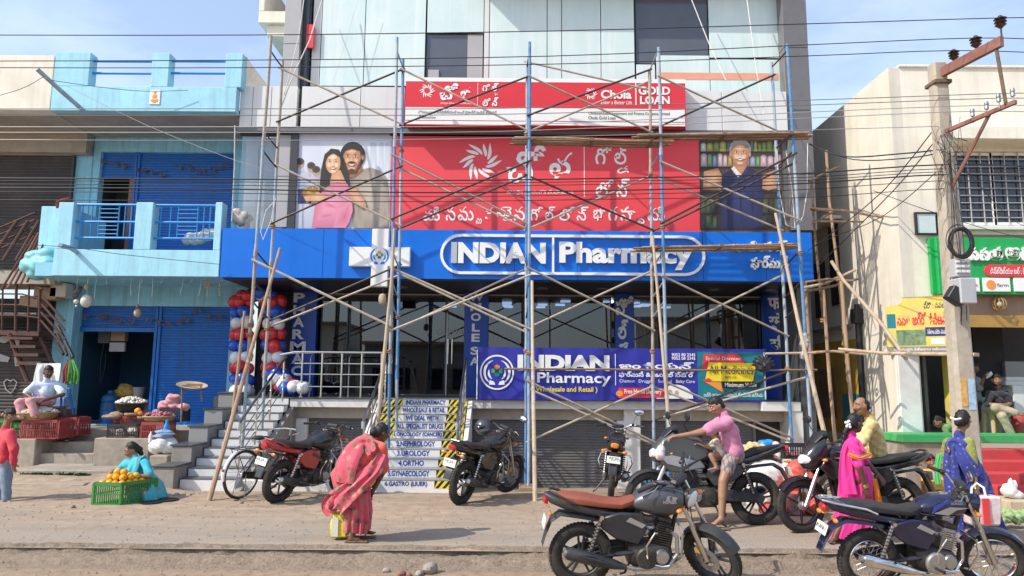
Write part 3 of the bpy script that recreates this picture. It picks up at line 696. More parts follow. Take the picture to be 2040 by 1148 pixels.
ptext(bb, 'చో', (1009, 290, 1088, 365), YP, 'white_sign', .016); ptext(bb, 'ళ', (1094, 304, 1140, 366), YP, 'white_sign', .016)
ptext(bb, 'గో', (1186, 290, 1220, 328), YP, 'white_sign', .012); ptext(bb, 'ల్', (1224, 290, 1253, 328), YP, 'white_sign', .012); ptext(bb, 'డ', (1230, 331, 1253, 346), YP, 'white_sign', .012)
ptext(bb, 'లో', (1187, 358, 1224, 394), YP, 'white_sign', .012); ptext(bb, 'న్', (1228, 356, 1254, 393), YP, 'white_sign', .012)
for s, a, c in (('మీ', 843, 877), ('న', 888, 908), ('మ', 912, 944), ('క', 966, 984), ('మై', 988, 1020), ('న', 1023, 1046), ('గో', 1056, 1082), ('ల్', 1086, 1106), ('లో', 1114, 1146), ('న్', 1149, 1172), ('భా', 1182, 1206), ('గ', 1212, 1230), ('సా', 1236, 1266), ('మి', 1290, 1324)):
    ptext(bb, s, (a, 412, c, 440), YP, 'white_sign', .014)
for s, a, c in (('మ', 948, 960), ('వ', 1270, 1284)): ptext(bb, s, (a, 432, c, 446), YP, 'white_sign', .03)
ptext(bb, 'మెరుగైన జీవితంలోకి ప్రవేశించండి', (1009, 379, 1142, 388), YP, 'white_sign', .01)
x = W(1164, 340, YP).x; part('divider', MB().box((x-.008, YP-.001, W(1164, 392, YP).z), (x+.008, YP+.002, W(1164, 288, YP).z)), M['white_sign'], bb)

# portraits, printed flat on the panel: layered shapes a hair apart
def blobpoly(cx, cz, rx, rz, n=26, f=None, a0=0):
    return [(cx+rx*cos(t)*(f(t) if f else 1), cz+rz*sin(t)*(f(t) if f else 1)) for t in [a0+2*pi*i/n for i in range(n)]]
class Print:
    def __init__(s, mats, Y, sc): s.mb = MB(); s.mats = mats; s.Y = Y; s.k = 0; s.names = {m: i for i, m in enumerate(mats)}
    def poly(s, pts, m):
        """pts in photograph pixels"""
        s.k += 1; q = [W(a, b, s.Y) for a, b in pts]; s.mb.prism([(p.x, p.z) for p in q], (0, s.Y-.0004*s.k, 0), X3, Z3, .0002, s.names[m]); return s
    def oval(s, cx, cy, rx, ry, m, f=None, n=26): return s.poly(list(reversed([(a, b) for a, b in blobpoly(cx, cy, rx, ry, n, f)])), m)
    def done(s, name, root): return part(name, s.mb, [M[m] for m in s.mats], root, 0)
mat('print_pink', (.72, .24, .33), .5, var=.1, vs=3); mat('print_pink_dark', (.55, .16, .24), .5, var=.08)
mat('print_shirt', (.50, .45, .38), .5, var=.1, vs=3); mat('print_shirt_dark', (.34, .30, .25), .5, var=.08); mat('print_navy', (.025, .03, .13), .5, var=.2, vs=4)
mat('print_pane', (.68, .71, .75), .5, var=.05); mat('print_gold', (.50, .30, .06), .5, var=.35, vs=22); mat('print_hairgrey', (.45, .43, .42), .5, var=.15, vs=12); mat('print_teeth', (.8, .78, .75), .4, var=0); mat('print_brown', (.22, .13, .09), .5, var=.15)
mat('print_jar_green', (.16, .36, .14), .5, var=.3, vs=9); mat('print_jar_yellow', (.52, .46, .12), .5, var=.3, vs=9); mat('print_jar_pink', (.58, .32, .36), .5, var=.3, vs=9)
def srgb(h): return tuple(min(.86, x*1.28+.012) for x in rgb(int(h[0:2], 16), int(h[2:4], 16), int(h[4:6], 16)))
from mathutils.geometry import tessellate_polygon
def photo_mat():
    m = bpy.data.materials.new('photo_print'); m.use_nodes = True; nt = m.node_tree; b = nt.nodes['Principled BSDF']; b.inputs['Roughness'].default_value = .5
    a = nt.nodes.new('ShaderNodeVertexColor'); a.layer_name = 'ink'; nt.links.new(a.outputs[0], b.inputs['Base Color']); MATS['photo_print'] = m
photo_mat()
class Photo:
    """flat printed picture: shapes inked with smooth colour from centre to rim, each sheet a hair in front of the last"""
    def __init__(s, Y): s.Y = Y; s.k = 0; s.v = []; s.f = []; s.c = []
    def fan(s, pts, c1, c2=None, ctr=None):
        s.k += 1; n = len(pts); cx = ctr or (sum(p[0] for p in pts)/n, sum(p[1] for p in pts)/n); o = len(s.v); y = s.Y-.0004*s.k
        for q in [cx]+list(pts): p = W(q[0], q[1], s.Y); s.v.append((p.x, y, p.z))
        s.c += [srgb(c1)]+[srgb(c2 or c1)]*n; ar = [(pts[i][0]-cx[0])*(pts[(i+1) % n][1]-cx[1])-(pts[(i+1) % n][0]-cx[0])*(pts[i][1]-cx[1]) for i in range(n)]
        if min(ar) < -1e-6 < 1e-6 < max(ar): s.f += [tuple(o+1+i for i in t) for t in tessellate_polygon([[V((a, b, 0)) for a, b in pts]])]     # concave outline
        else: s.f += [(o, o+1+i, o+1+(i+1) % n) for i in range(n)]
        return s
    def oval(s, cx, cy, rx, ry, c1, c2=None, f=None, n=30, dx=0, dy=0): return s.fan(blobpoly(cx, cy, rx, ry, n, f), c1, c2, (cx+dx, cy+dy))
    def done(s, name, root):
        me = bpy.data.meshes.new(name); me.from_pydata(s.v, [], s.f); ca = me.color_attributes.new('ink', 'FLOAT_COLOR', 'POINT'); ca.data.foreach_set('color', [x for c in s.c for x in (*c, 1)]); me.materials.append(MATS['photo_print'])
        b = bmesh.new(); b.from_mesh(me); [x.normal_flip() for x in b.faces if x.normal.y > 0]; b.to_mesh(me); b.free(); return part(name, me, None, root)
egg = lambda t: 1-.06*cos(2*t)-.05*sin(t)*0
def face(p, cx, cy, w, h, sk, sh, li, lip, brow='2a1d18', glasses=False, lean=0):
    """head in photograph pixels: skin tone, shade, light"""
    p.oval(cx, cy, w, h, sk, sh, lambda t: 1-.05*cos(2*t)+(-.10 if sin(t) > .6 else 0)*(sin(t)-.6), dx=-w*.15, dy=-h*.1)
    p.oval(cx-w*.05, cy-h*.52, w*.55, h*.24, li, sk); p.oval(cx-w*.46, cy+h*.20, w*.30, h*.22, li, sk); p.oval(cx+w*.42, cy+h*.22, w*.28, h*.22, li, sk)
    p.oval(cx, cy+h*.80, w*.38, h*.14, li, sk)
    for sx in (-1, 1):
        ex = cx+sx*w*.40+lean; p.oval(ex, cy-h*.10, w*.27, h*.13, sh, sk); p.oval(ex, cy-h*.09, w*.17, h*.048, 'e9e2da', 'c9b8aa'); p.oval(ex+lean*.3, cy-h*.09, w*.085, h*.055, '1a1210')
        p.fan([(ex-w*.19, cy-h*.13), (ex, cy-h*.165), (ex+w*.19, cy-h*.13), (ex, cy-h*.135)], '20140f'); p.fan([(ex-w*.24, cy-h*.22), (ex-w*.05, cy-h*.29), (ex+w*.24, cy-h*.235), (ex, cy-h*.235)], brow)
        if glasses:
            q = blobpoly(ex, cy-h*.08, w*.33, h*.15, 18); p.k += 1
            for i in range(18): a_, b_ = q[i], q[(i+1) % 18]; p.fan([a_, b_, (b_[0]*.93+ex*.07, b_[1]*.93+(cy-h*.08)*.07), (a_[0]*.93+ex*.07, a_[1]*.93+(cy-h*.08)*.07)], '2c2524'); p.k -= 1
            p.k += 1
    nx = cx+lean; p.fan([(nx-w*.05, cy-h*.10), (nx+w*.06, cy-h*.10), (nx+w*.17, cy+h*.24), (nx+w*.08, cy+h*.30), (nx-w*.10, cy+h*.30), (nx-w*.15, cy+h*.24)], li, sk, (nx, cy+h*.18)); p.oval(nx, cy+h*.30, w*.17, h*.035, sh, sk)
    my = cy+h*.50; p.fan([(nx-w*.40, my-h*.06), (nx, my-h*.03), (nx+w*.40, my-h*.06), (nx+w*.20, my+h*.11), (nx, my+h*.145), (nx-w*.20, my+h*.11)], lip); p.fan([(nx-w*.32, my-h*.03), (nx, my-h*.005), (nx+w*.32, my-h*.03), (nx+w*.15, my+h*.065), (nx, my+h*.085), (nx-w*.15, my+h*.065)], 'f4efe9', 'd8cdc6')
    for sx in (-1, 1): p.fan([(nx+sx*w*.24, cy+h*.26), (nx+sx*w*.48, cy+h*.44), (nx+sx*w*.46, cy+h*.54), (nx+sx*w*.40, cy+h*.44)], sh, sk)
p = Photo(YP)
p.fan([(592, 455), (592, 262), (777, 262), (777, 455)], 'c3c6d2', 'a9adba', (600, 300)); p.fan([(636, 455), (638, 280), (777, 280), (777, 455)], 'd9dce2', 'bfc4cd', (690, 300))
for a, b_ in ((738, 750), (756, 764), (768, 775)): p.fan([(a, 420), (a, 284), (b_, 284), (b_, 420)], 'c9d0da', 'aab3c2')
for x_, y_, r_, c in ((598, 356, 15, '7d88a0'), (620, 362, 16, '8d8478'), (636, 366, 19, '9a8f94'), (604, 372, 18, '8894ab')): p.oval(x_, y_, r_, r_*1.5, c, 'b0b4c0')
for x_, y_ in ((598, 326), (620, 334), (630, 342)): p.oval(x_, y_, 8, 10, 'b08c76', 'a58a7c'); p.oval(x_, y_-4, 8, 7, '2f2725', '453a37')
p.fan([(594, 406), (594, 377), (652, 373), (654, 404)], '2b3c78', '1d2850'); p.oval(622, 385, 20, 13, 'c79a48', '7d5a22')
for k in range(16): p.oval(606+k*2.1, 380+5*sin(k*2.2), 2.6, 2.4, ('e0bb60', 'a8782c')[k % 2], '805818')
p.fan([(704, 455), (698, 392), (702, 352), (718, 340), (738, 334), (760, 342), (771, 356), (775, 400), (774, 455)], 'b3a796', '8d8274', (735, 390))
for pts in ([(766, 410), (773, 402), (775, 440), (752, 454)], [(712, 455), (706, 404), (712, 374), (719, 404), (726, 455)], [(742, 350), (752, 380), (748, 430), (740, 400)], [(728, 420), (760, 412), (764, 416), (730, 428)]): p.fan(pts, '8a7f70', 'a09585')
p.fan([(690, 356), (690, 325), (717, 318), (724, 342), (706, 356)], '9c6b4c', '7d5238'); p.oval(703, 310, 23.5, 28, '15110f', '221b18', lambda t: 1+.05*cos(2*t))
p.oval(723, 313, 3.4, 6.5, 'b07c5a', '8a5c41'); face(p, 701, 315, 19, 27, 'c08d68', '9a6a4b', 'd8aa86', '9d5b50')
for x_ in (-1, 1): p.fan([(701+x_*18.5, 318), (701+x_*17, 332), (701+x_*9, 342), (701+x_*9, 337), (701+x_*14, 326)], '35271f', '6b4a37')
p.fan([(690, 341), (701, 336.5), (712, 341), (709, 346), (694, 346)], '35271f', '5a3d2e'); p.fan([(691, 324.5), (701, 322), (711, 324.5), (701, 325.6)], '2d201a')
p.fan([(680, 314), (680, 300), (688, 289), (703, 285), (717, 289), (725, 304), (722, 312), (717, 301), (701, 297), (687, 301)], '1a1513', '251d1a')
p.fan([(636, 396), (640, 340), (647, 310), (660, 297), (676, 299), (686, 318), (694, 345), (699, 374), (680, 374), (664, 360), (655, 382), (645, 402)], '1d1614', '2d2320', (664, 320))
p.fan([(658, 364), (663, 340), (679, 340), (687, 358), (694, 374), (660, 376)], 'cf9f7d', 'b88663')
face(p, 664, 325, 15.5, 22, 'dcae8a', 'b98863', 'efc8a8', 'b04a4a')
p.fan([(645, 330), (648, 308), (660, 299), (675, 301), (682, 318), (683, 332), (677, 314), (664, 306), (653, 313)], '1d1614', '2b211e')
p.fan([(622, 455), (628, 414), (640, 386), (654, 372), (672, 363), (692, 366), (700, 380), (704, 420), (696, 446), (688, 455)], 'dd8fa2', 'bd6b83', (655, 410))
for pts in ([(664, 455), (676, 420), (700, 398), (703, 424), (694, 446), (690, 455)], [(640, 398), (668, 410), (676, 418), (650, 414)], [(634, 430), (664, 424), (668, 430), (636, 440)]): p.fan(pts, 'b9657d', 'd08398')
p.fan([(690, 380), (706, 370), (726, 398), (731, 412), (722, 417), (704, 404)], 'd0a080', 'b07d5c'); p.fan([(612, 394), (634, 384), (656, 392), (650, 403), (622, 405)], 'd8a987', 'b98763')
for k in range(4): p.fan([(606+k*1.5, 393+k*3), (618, 391+k*3), (619, 394+k*3), (607+k*1.5, 396+k*3)], 'd0a080', 'b98763')
p.done('couple_portrait', lp)
p = Photo(YP); random.seed(5)
p.fan([(1394, 457), (1394, 262), (1558, 262), (1558, 457)], '4a382c', '2b211c')
for yy, hh, cols in ((280, 22, ('a8a844', '7d8f3e', 'c8c9c0', '66707c')), (306, 26, ('c98c98', '7fa869', 'd8b4ba', 'b6a24c', '93a9b5')), (338, 44, ('5c4736', '6d5237', '4b3a30', '806343')), (390, 34, ('3c342c', '4e5a3a', '2d2723')), (428, 26, ('3a3a34', '52623e', '2b2622'))):
    x_ = 1396
    while x_ < 1550:
        w = random.uniform(6, 13); c = random.choice(cols); t_ = yy+random.uniform(0, 6); p.fan([(x_, yy+hh), (x_, t_+3), (x_+w*.3, t_), (x_+w*.7, t_), (x_+w, t_+3), (x_+w, yy+hh)], c, '%02x%02x%02x' % tuple(int(int(c[i:i+2], 16)*.62) for i in (0, 2, 4))); p.k -= 1; x_ += w+1.2
    p.k += 1; p.fan([(1394, yy+hh+4), (1394, yy+hh), (1557, yy+hh), (1557, yy+hh+4)], '1d1714'); p.k += 1
p.fan([(1436, 457), (1433, 384), (1439, 348), (1456, 337), (1470, 333), (1492, 335), (1515, 346), (1521, 384), (1517, 457)], '2d3263', '1b1d40', (1470, 390))
for pts in ([(1448, 360), (1456, 400), (1452, 450), (1446, 410)], [(1500, 356), (1504, 400), (1498, 450), (1494, 400)], [(1473, 350), (1477, 350), (1478, 457), (1474, 457)]): p.fan(pts, '151734', '23264f')
for pts in ([(1402, 342), (1430, 335), (1438, 350), (1436, 380), (1400, 378)], [(1520, 348), (1546, 338), (1553, 374), (1530, 380), (1518, 376)]): p.fan(pts, 'c69a76', '9c7050')
p.fan([(1461, 346), (1460, 322), (1489, 322), (1489, 344), (1476, 352)], 'b5835f', '8d6043'); p.fan([(1456, 336), (1462, 331), (1477, 349), (1470, 354)], 'e3d9d2', 'c2b5ae'); p.fan([(1494, 336), (1489, 330), (1477, 349), (1482, 354)], '2d3263', '1b1d40')
p.oval(1474, 299, 21.5, 23, 'aaa5a2', '7c7673'); p.oval(1455.5, 308, 3, 6, 'b9835f', '946548'); p.oval(1493, 308, 3, 6, 'b9835f', '946548'); face(p, 1474, 306, 17.5, 24, 'c6936e', '9f6f50', 'dcb08c', '9c5f53', '8d8784', True)
p.fan([(1461, 316), (1474, 311.6), (1487, 316), (1480, 317.4), (1474, 315.6), (1467, 317.4)], 'a39c98', 'bdb6b2'); p.fan([(1453, 302), (1455, 287), (1467, 279), (1484, 280), (1494, 290), (1496, 303), (1490, 292), (1475, 288), (1460, 292)], 'b9b4b1', '8b8582')
p.done('man_portrait', rpn)

# ---------------- small red sign box above
sg = thing('gold_loan_sign', 'projecting red and white Chola gold loan sign box on the pale cladding', 'sign', (.6, 14, 7))
x0, z0, x1, z1 = quadw(806, 160, 1365, 246, 13.94)
part('sign_box', MB().box((x0, 13.94, 7.02), (x1, 14.197, 7.98)), M['chola_red_deep'], sg, bev=.006)
Ys = 13.937
def srect(root, rect, m, Y=Ys, d=.002, name='stripe'): a, c, e, g = quadw(*rect, Y); return part(name, MB().box((a, Y-.001, c), (e, Y+d, g)), M[m], root)
srect(sg, (807, 218, 1364, 239), 'white_sign'); srect(sg, (806, 158.5, 1365, 162), 'white_sign', name='border'); srect(sg, (806, 245, 1365, 247.5), 'white_sign', name='border')
Yl = Ys-.004
t = MB(); c = W(851, 181, Yl); pinwheel(t, c.x, c.z, .17, Yl); c = W(1177, 187, Yl); pinwheel(t, c.x, c.z, .15, Yl); part('pinwheel_emblem', t, M['white_sign'], sg)
for s, r in (('చో', (876, 166, 914, 200)), ('ళ', (917, 174, 938, 199)), ('గో', (961, 168, 977, 182)), ('ల్', (979, 166, 993, 182)), ('డ', (982, 184, 993, 191)), ('లో', (961, 196, 978, 212)), ('న్', (980, 194, 993, 212)), ('Chola', (1197, 180, 1258, 197)), ('GOLD', (1272, 173, 1335, 189)), ('LOAN', (1275, 192, 1334, 208))):
    ptext(sg, s, r, Yl, 'white_sign', .035)
ptext(sg, 'Enter a Better Life', (1197, 201, 1259, 208), Yl, 'white_sign', .005, shear=.2); ptext(sg, 'మెరుగైన జీవితంలోకి ప్రవేశించండి', (877, 204, 940, 209), Yl, 'white_sign', .005)
for s, r in (('చోళమండలం ఇన్వెస్ట్మెంట్ అండ్ ఫైనాన్స్ కంపెనీ లిమిటెడ్', (833, 221, 990, 228)), ('చోళమండలం', (833, 230, 868, 236)), ('Cholamandalam Investment and Finance Company Limited', (1172, 224, 1334, 230)), ('Chola Gold Loan', (1172, 232, 1226, 238))): ptext(sg, s, r, Yl, 'print_black', .006)
for p_ in (951, 1266): srect(sg, (p_, 166, p_+1.6, 210), 'white_sign', Yl, .001, 'divider')
# ================================================================ staircases
RN, RR = 10, .14
def flight(root, xa, xb, y_top, tread, mr, front=None, z_top=SL, xs=None):
    """risers and treads as separate parts; step 0 is the top"""
    out = []
    for i in range(RN):
        z1 = z_top-i*RR; y = y_top-i*tread; x0, x1 = (xs(i) if xs else (xa, xb))
        r = part('riser', MB().box((x0+.012, y-.012, z1-RR-(.08 if i == RN-1 else 0)), (x1-.012, y+tread*.8, z1-.018)), M[mr], root); out.append((r, x0, x1, y-.012, z1))
        part('tread', MB().box((x0, y-.019, z1-.017), (x1, y+tread-.014, z1)), M['granite_pale' if front else 'granite'], root, bev=.004)
    return out
cs = thing('staircase', 'central lettered staircase with yellow and black striped white risers up to the pharmacy door', 'staircase', (-1.72, 13, 0))
TR = .272
st = flight(cs, -2.56, -.88, YS-.04, TR, 'marble_white', front=True)
words_ = ['INDIAN PHARMACY', 'WHOLE SALE & RETAIL', 'WE DEAL WITH', 'ALL SPECIALIST DRUGS', '1.ONCOLOGY (CANCER)', '2.NEPHROLOGY', '3.UROLOGY', '4.ORTHO', '5.GYNAECOLOGY', '6.GASTRO (LIUER)']
wd_ = [.80, .84, .63, .88, .88, .70, .58, .44, .70, .70]
for (r, x0, x1, y, z1), s, w in zip(st, words_, wd_):
    za, zb_ = z1-RR+.002, z1-.019
    for sx in (-1, 1):                       # hazard stripes, flat print
        xa, xb = (x0+.01, x0+.375) if sx < 0 else (x1-.375, x1-.01)
        q = MB().box((xa, y-.0025, za), (xb, y-.0005, zb_), 0); k = 0; xx = xa-.10
        h = zb_-za
        while xx < xb:
            pts = [(xx, za), (xx+.055, za), (xx+.055+h*.85, zb_), (xx+h*.85, zb_)]
            cl = [(min(xb, max(xa, a)), b) for a, b in pts]
            if cl[1][0]-cl[0][0] > .004 or cl[2][0]-cl[3][0] > .004: q.prism(cl, (0, y-.0025, 0), X3, Z3, .001, 1)
            xx += .115
        part('hazard_stripe', q, [M['print_yellow'], M['print_black']], r, 0)
    t = MB(); put_text(t, s, (0, y, 0), X3, Z3, (-1.72-w/2, za+.014, -1.72+w/2, zb_-.010), .03); part('lettering', t, M['print_blue_text'], r, 0)
part('string_wall', MB().prism([(YS-.02, -.2), (YS-.02, SL-.04), (YS-.04-TR*9.6, .1), (YS-.04-TR*9.6, -.2)], (-2.60, 0, 0), V((0, 1, 0)), Z3, (-.10, -.002)), M['white_paint'], cs)
part('string_wall', MB().prism([(YS-.02, -.2), (YS-.02, SL-.04), (YS-.04-TR*9.6, .1), (YS-.04-TR*9.6, -.2)], (-.86, 0, 0), V((0, 1, 0)), Z3, (-.002, .08)), M['white_paint'], cs)
def rail_run(name, label, a, b, posts, h=.82, group=None, side=0):
    """sloping stainless handrail from a (bottom) to b (top) with three bars"""
    r = thing(name, label, 'railing', tuple(a), group=group); a, b = V(a), V(b); up = V((0, 0, 1))
    part('top_rail', MB().path([a+up*(h-.1), a+up*h, b+up*h], .026, 10), M['steel'], r)
    for k in (.28, .5, .70):
        part('bar', MB().tube(a+up*h*k, b+up*h*k, .010, 6), M['steel'], r)
    for i in range(posts):
        t = (i+.15)/(posts-.7); q = a.lerp(b, min(1, t)); part('post', MB().tube(q-up*.02, q+up*h, .019, 8), M['steel'], r)
    return r
rail_run('stair_railing', 'stainless railing on the left of the lettered staircase', (-2.52, YS-TR*8.2, .22), (-2.52, YS-.1, SL), 4)
rail_run('stair_railing', 'stainless railing on the right of the lettered staircase beside the flex banner', (-.92, YS-TR*8.2, .22), (-.92, YS-.1, SL), 4)
# left flight with stepped granite cheek
ls = thing('staircase', 'plain white marble staircase with dark treads beside the egg plinth and bicycle', 'staircase', (-5.3, 13, 0))
st2 = flight(ls, -5.42, -4.49, YS-.0, .285, 'marble_white')
for i in range(5):
    y0 = YS+.25-i*.60; z1 = SL+.10-i*.285
    part('cheek_block', MB().box((-5.78-.0*i, y0-.60, -.15), (-5.435, y0-.004, z1-.03)), M['cement_grey' if i > 2 else 'granite_pale'], ls, bev=.008)
    part('cheek_cap', MB().box((-5.81, y0-.62, z1-.028), (-5.42, y0-.003, z1)), M['granite'], ls, bev=.004)
part('string_wall', MB().prism([(YS-.005, .2), (YS-.005, 1.20), (YS-2.85, -.15), (YS-1.2, -.15)], (-4.485, 0, 0), V((0, 1, 0)), Z3, (-.002, .09)), M['cement_grey'], ls)
rail_run('stair_railing', 'stainless railing climbing the white marble staircase behind the bicycle', (-4.58, YS-.285*8.3, .2), (-4.58, YS-.05, SL), 4)
# slab-edge railing between the stairs
rl = thing('slab_railing', 'stainless steel railing along the raised shop floor below the column sign', 'railing', (-3.5, YS+.08, SL))
xa, xb = -4.44, -2.62; yr = YS+.08
part('top_rail', MB().path([(xa-.3, yr, SL+.86), (xa, yr, SL+.92), (xb, yr, SL+.92)], .027, 10), M['steel'], rl)
for h in (.22, .47, .69): part('bar', MB().tube((xa, yr, SL+h), (xb, yr, SL+h), .013, 8), M['steel'], rl)
for i in range(5):
    x = xa+.16+i*(xb-xa-.2)/4; part('post', MB().tube((x, yr, SL), (x, yr, SL+.9), .021, 8).lathe((x, yr, SL), [(.05, 0), (.05, .012), (.03, .03)], 12), M['steel'], rl)
for x in (-4.15, -3.35): part('inner_post', MB().path([(x, yr+.12, SL), (x, yr+.12, SL+.8), (x+.06, yr+.04, SL+.88)], .012, 6), M['steel_dull'], rl)

# ================================================================ purple flex banner tied to the scaffold
fb = thing('flex_banner', 'purple and teal printed flex banner tied across the shop front below the windows', 'banner', (2.3, 14.2, 1.9))
YF = 14.24
def sheet(px0, py0, px1, py1, Y, amp=.012):
    x0, z0, x1, z1 = quadw(px0, py0, px1, py1, Y); xs = frange(x0, x1, .07); zs = frange(z0, z1, .06)
    return [(x, Y+amp*sin(x*5+z*2)*.6+amp*sin(x*13-z*7)*.4, z) for z in zs for x in xs], [(j*len(xs)+i, j*len(xs)+i+1, (j+1)*len(xs)+i+1, (j+1)*len(xs)+i) for j in range(len(zs)-1) for i in range(len(xs)-1)]
vs, fs_ = sheet(950, 696, 1524, 796, YF); part('banner_sheet', MB().add(vs, fs_), M['flex_blue'], fb)
YT = YF-.016
vs, fs_ = sheet(1391, 702, 1522, 796, YF-.003); part('teal_print', MB().add(vs, fs_), M['print_teal'], fb)
p = Print(['white_sign', 'flex_blue', 'print_orange', 'print_green', 'print_teal', 'print_yellow', 'print_red', 'print_black', 'print_skin'], YT, 1)
cx, cy, R = 990, 742, 34
p.oval(cx, cy, R, R+1, 'white_sign', n=34); p.oval(cx, cy, R-3.2, R-2.2, 'flex_blue', n=34)
p.poly([(1308, 794.5)]+[(1345+36*cos(pi-pi*i/14), 794.5-28*sin(pi*i/14)) for i in range(1, 14)]+[(1381, 794.5)], 'white_sign'); p.poly([(1232, 793), (1232, 773), (1322, 773), (1326, 783), (1322, 793)], 'print_red'); p.oval(1234, 784, 7, 6, 'print_orange')
p.poly([(1398, 735), (1402, 706), (1468, 705), (1484, 718), (1476, 738)], 'print_red'); p.poly([(1404, 760), (1412, 722), (1506, 724), (1500, 760)], 'print_yellow')
p.poly([(1400, 757), (1412, 753), (1420, 759), (1404, 761)], 'print_red'); p.poly([(1404, 761), (1436, 762), (1442, 783)], 'print_orange'); p.poly([(1440, 773), (1438, 761), (1520, 760), (1512, 773)], 'print_black')
p.oval(1335, 782, 4, 6, 'print_skin'); p.oval(1348, 784, 4, 6, 'print_skin')
p.done('printed_shapes', fb)
lg = MB(); c_ = W(cx, cy, YT-.01); hands_logo(lg, c_.x, c_.z, .25, YT-.012, 0, 1); part('emblem', lg, [M['white_sign'], M['print_orange'], M['print_green'], M['print_teal'], M['print_green']], fb)
YT2 = YT-.012
for s, r, m, bd in (('INDIAN', (1031, 708, 1214, 738), 'white_sign', .055), ('Pharmacy', (1070, 743, 1217, 769), 'white_sign', .02), ('( Wholesale and Retail )', (1060, 771, 1190, 783), 'print_yellow', .02), ('ఇండియన్', (1233, 722, 1382, 736), 'white_sign', .03), ('ఫార్మసీ & జనరల్ స్టోర్', (1233, 741, 1382, 752), 'white_sign', .03),
    ('9052 80 2345', (1338, 704, 1385, 710), 'white_sign', .02), ('9052 08 2345', (1338, 711, 1385, 717), 'white_sign', .02), ('Chemist   Druggist   Surgical   Baby Care', (1234, 757, 1384, 764), 'white_sign', .0), ('Free Home Delivery', (1244, 776, 1318, 787), 'white_sign', .02),
    ('Special Discount', (1406, 711, 1476, 720), 'white_sign', .0), ('All Medicines', (1413, 729, 1500, 745), 'print_black', .0), ('with no', (1444, 748, 1467, 754), 'print_black', .0), ('Minimum Value', (1444, 763, 1507, 771), 'white_sign', .01), ('అన్ని రకముల మందులపై ప్రత్యేక తగ్గింపు', (1402, 783, 1520, 793), 'white_sign', .01)):
    ptext(fb, s, r, YT2, m, bd)
x = W(1226, 740, YT).x; part('divider', MB().box((x-.006, YT-.003, W(1226, 768, YT).z), (x+.006, YT, W(1226, 705, YT).z)), M['white_sign'], fb)
x = W(1523, 740, YT).x; part('hem', MB().box((x-.008, YF-.02, W(1523, 796, YT).z), (x+.012, YF+.01, W(1523, 702, YT).z)), M['white_sign'], fb)
x = W(951, 740, YT).x; part('hem', MB().box((x-.015, YF-.02, W(951, 796, YT).z), (x+.004, YF+.01, W(951, 697, YT).z)), M['white_sign'], fb)

# ================================================================ balloons
for nm, c in (('red', (.62, .035, .045)), ('blue', (.012, .10, .55)), ('white', (.74, .73, .76))): mat('balloon_'+nm, c, .25, var=.03, spec=.6)
bl_me = {}
def balloon_me(k):
    if k not in bl_me:
        b = MB().ball((0, 0, 0), (.105, .105, .118), 14, 10).lathe((0, 0, -.132), [(.018, 0), (.006, .016)], 8); bl_me[k] = b.mesh('balloon', M['balloon_'+k])
    return bl_me[k]
def garland(label, pts, loc, sz=1.18):
    g = thing('balloon_garland', label, 'balloons', loc)
    for i, (px, py, Y) in enumerate(pts):
        row = i; base = 'red blue white'.split()[row % 3]
        for k in range(4):
            a = k*pi/2+.5*row; c = W(px, py, Y)+V((.15*cos(a), .12*sin(a), random.uniform(-.03, .03)))
            o = link('balloon', balloon_me(base if random.random() > .07 else random.choice(('red', 'white', 'blue'))), g); o.location = c-V(loc); o.rotation_euler = (random.uniform(-1.2, 1.2), random.uniform(-1, 1), a); s = random.uniform(.92, 1.15)*sz; o.scale = (s, s, s)
    part('cord', MB().path([W(px, py, Y) for px, py, Y in pts], .006, 5), M['white_rope'], g)
garland('red, white and blue balloon column on the left of the shop entrance arch', [(482, 600+24*i*.93, 15.15) for i in range(9)], (-5.4, 15.15, 1.9))
garland('red, white and blue balloon column curling onto the floor before the column sign', [(545, 600+24*i*.93, 15.2) for i in range(7)]+[(549, 745, 15.1), (558, 757, 15.0), (570, 768, 14.9), (583, 773, 14.75), (596, 771, 14.65)], (-4.9, 15.1, 1.9))
garland('short top of the balloon arch under the blue fascia', [(497, 592, 15.15), (516, 586, 15.15), (532, 592, 15.18)], (-5.2, 15.15, 3.6))

# ================================================================ blue two-storey house on the left
bh = thing('blue_house', 'sky blue two-storey house with balcony and blue rolling shutters', 'house', (-7.7, 15.6, 0))
XL, XR, YW = -9.63, -5.92, 15.6
mblue, mpale = M['sky_blue_paint'], M['pale_blue_paint']
def wbox(root, name, px0, py0, px1, py1, Y0, Y1, m, bev=.006):
    x0, z0, x1, z1 = quadw(px0, py0, px1, py1, Y0); return part(name, MB().box((x0, Y0, z0), (x1, Y1, z1)), M[m] if isinstance(m, str) else m, root, bev=bev)
def xzw(px, py, Y): p = W(px, py, Y); return p.x, p.z
# ground-floor wall around the openings, then the upper wall
def opening_wall(root, x0, x1, z0, z1, y0, y1, holes, m, name='wall'):
    """wall pieces butted round rectangular holes (sorted by x): (xa, za, xb, zb)"""
    cur = x0
    for xa, za, xb, zb in holes:
        if xa > cur+.004: part(name, MB().box((cur, y0, z0), (xa, y1, z1)), m, root)
        if zb < z1-.004: part(name, MB().box((xa+.0005, y0, zb), (xb-.0005, y1, z1)), m, root)
        if za > z0+.004: part(name, MB().box((xa+.0005, y0, z0), (xb-.0005, y1, za)), m, root)
        cur = xb
    if x1 > cur+.004: part(name, MB().box((cur, y0, z0), (x1, y1, z1)), m, root)
FZ = .76
gd0, gdz1 = xzw(160, 612, YW); gd1, _ = xzw(308, 700, YW); gs1, _ = xzw(455, 700, YW)
gz1 = 3.36
opening_wall(bh, XL, XR+.02, FZ-.02, 3.80, YW, YW+.2, [(gd0, FZ, gs1, gz1)], mblue)
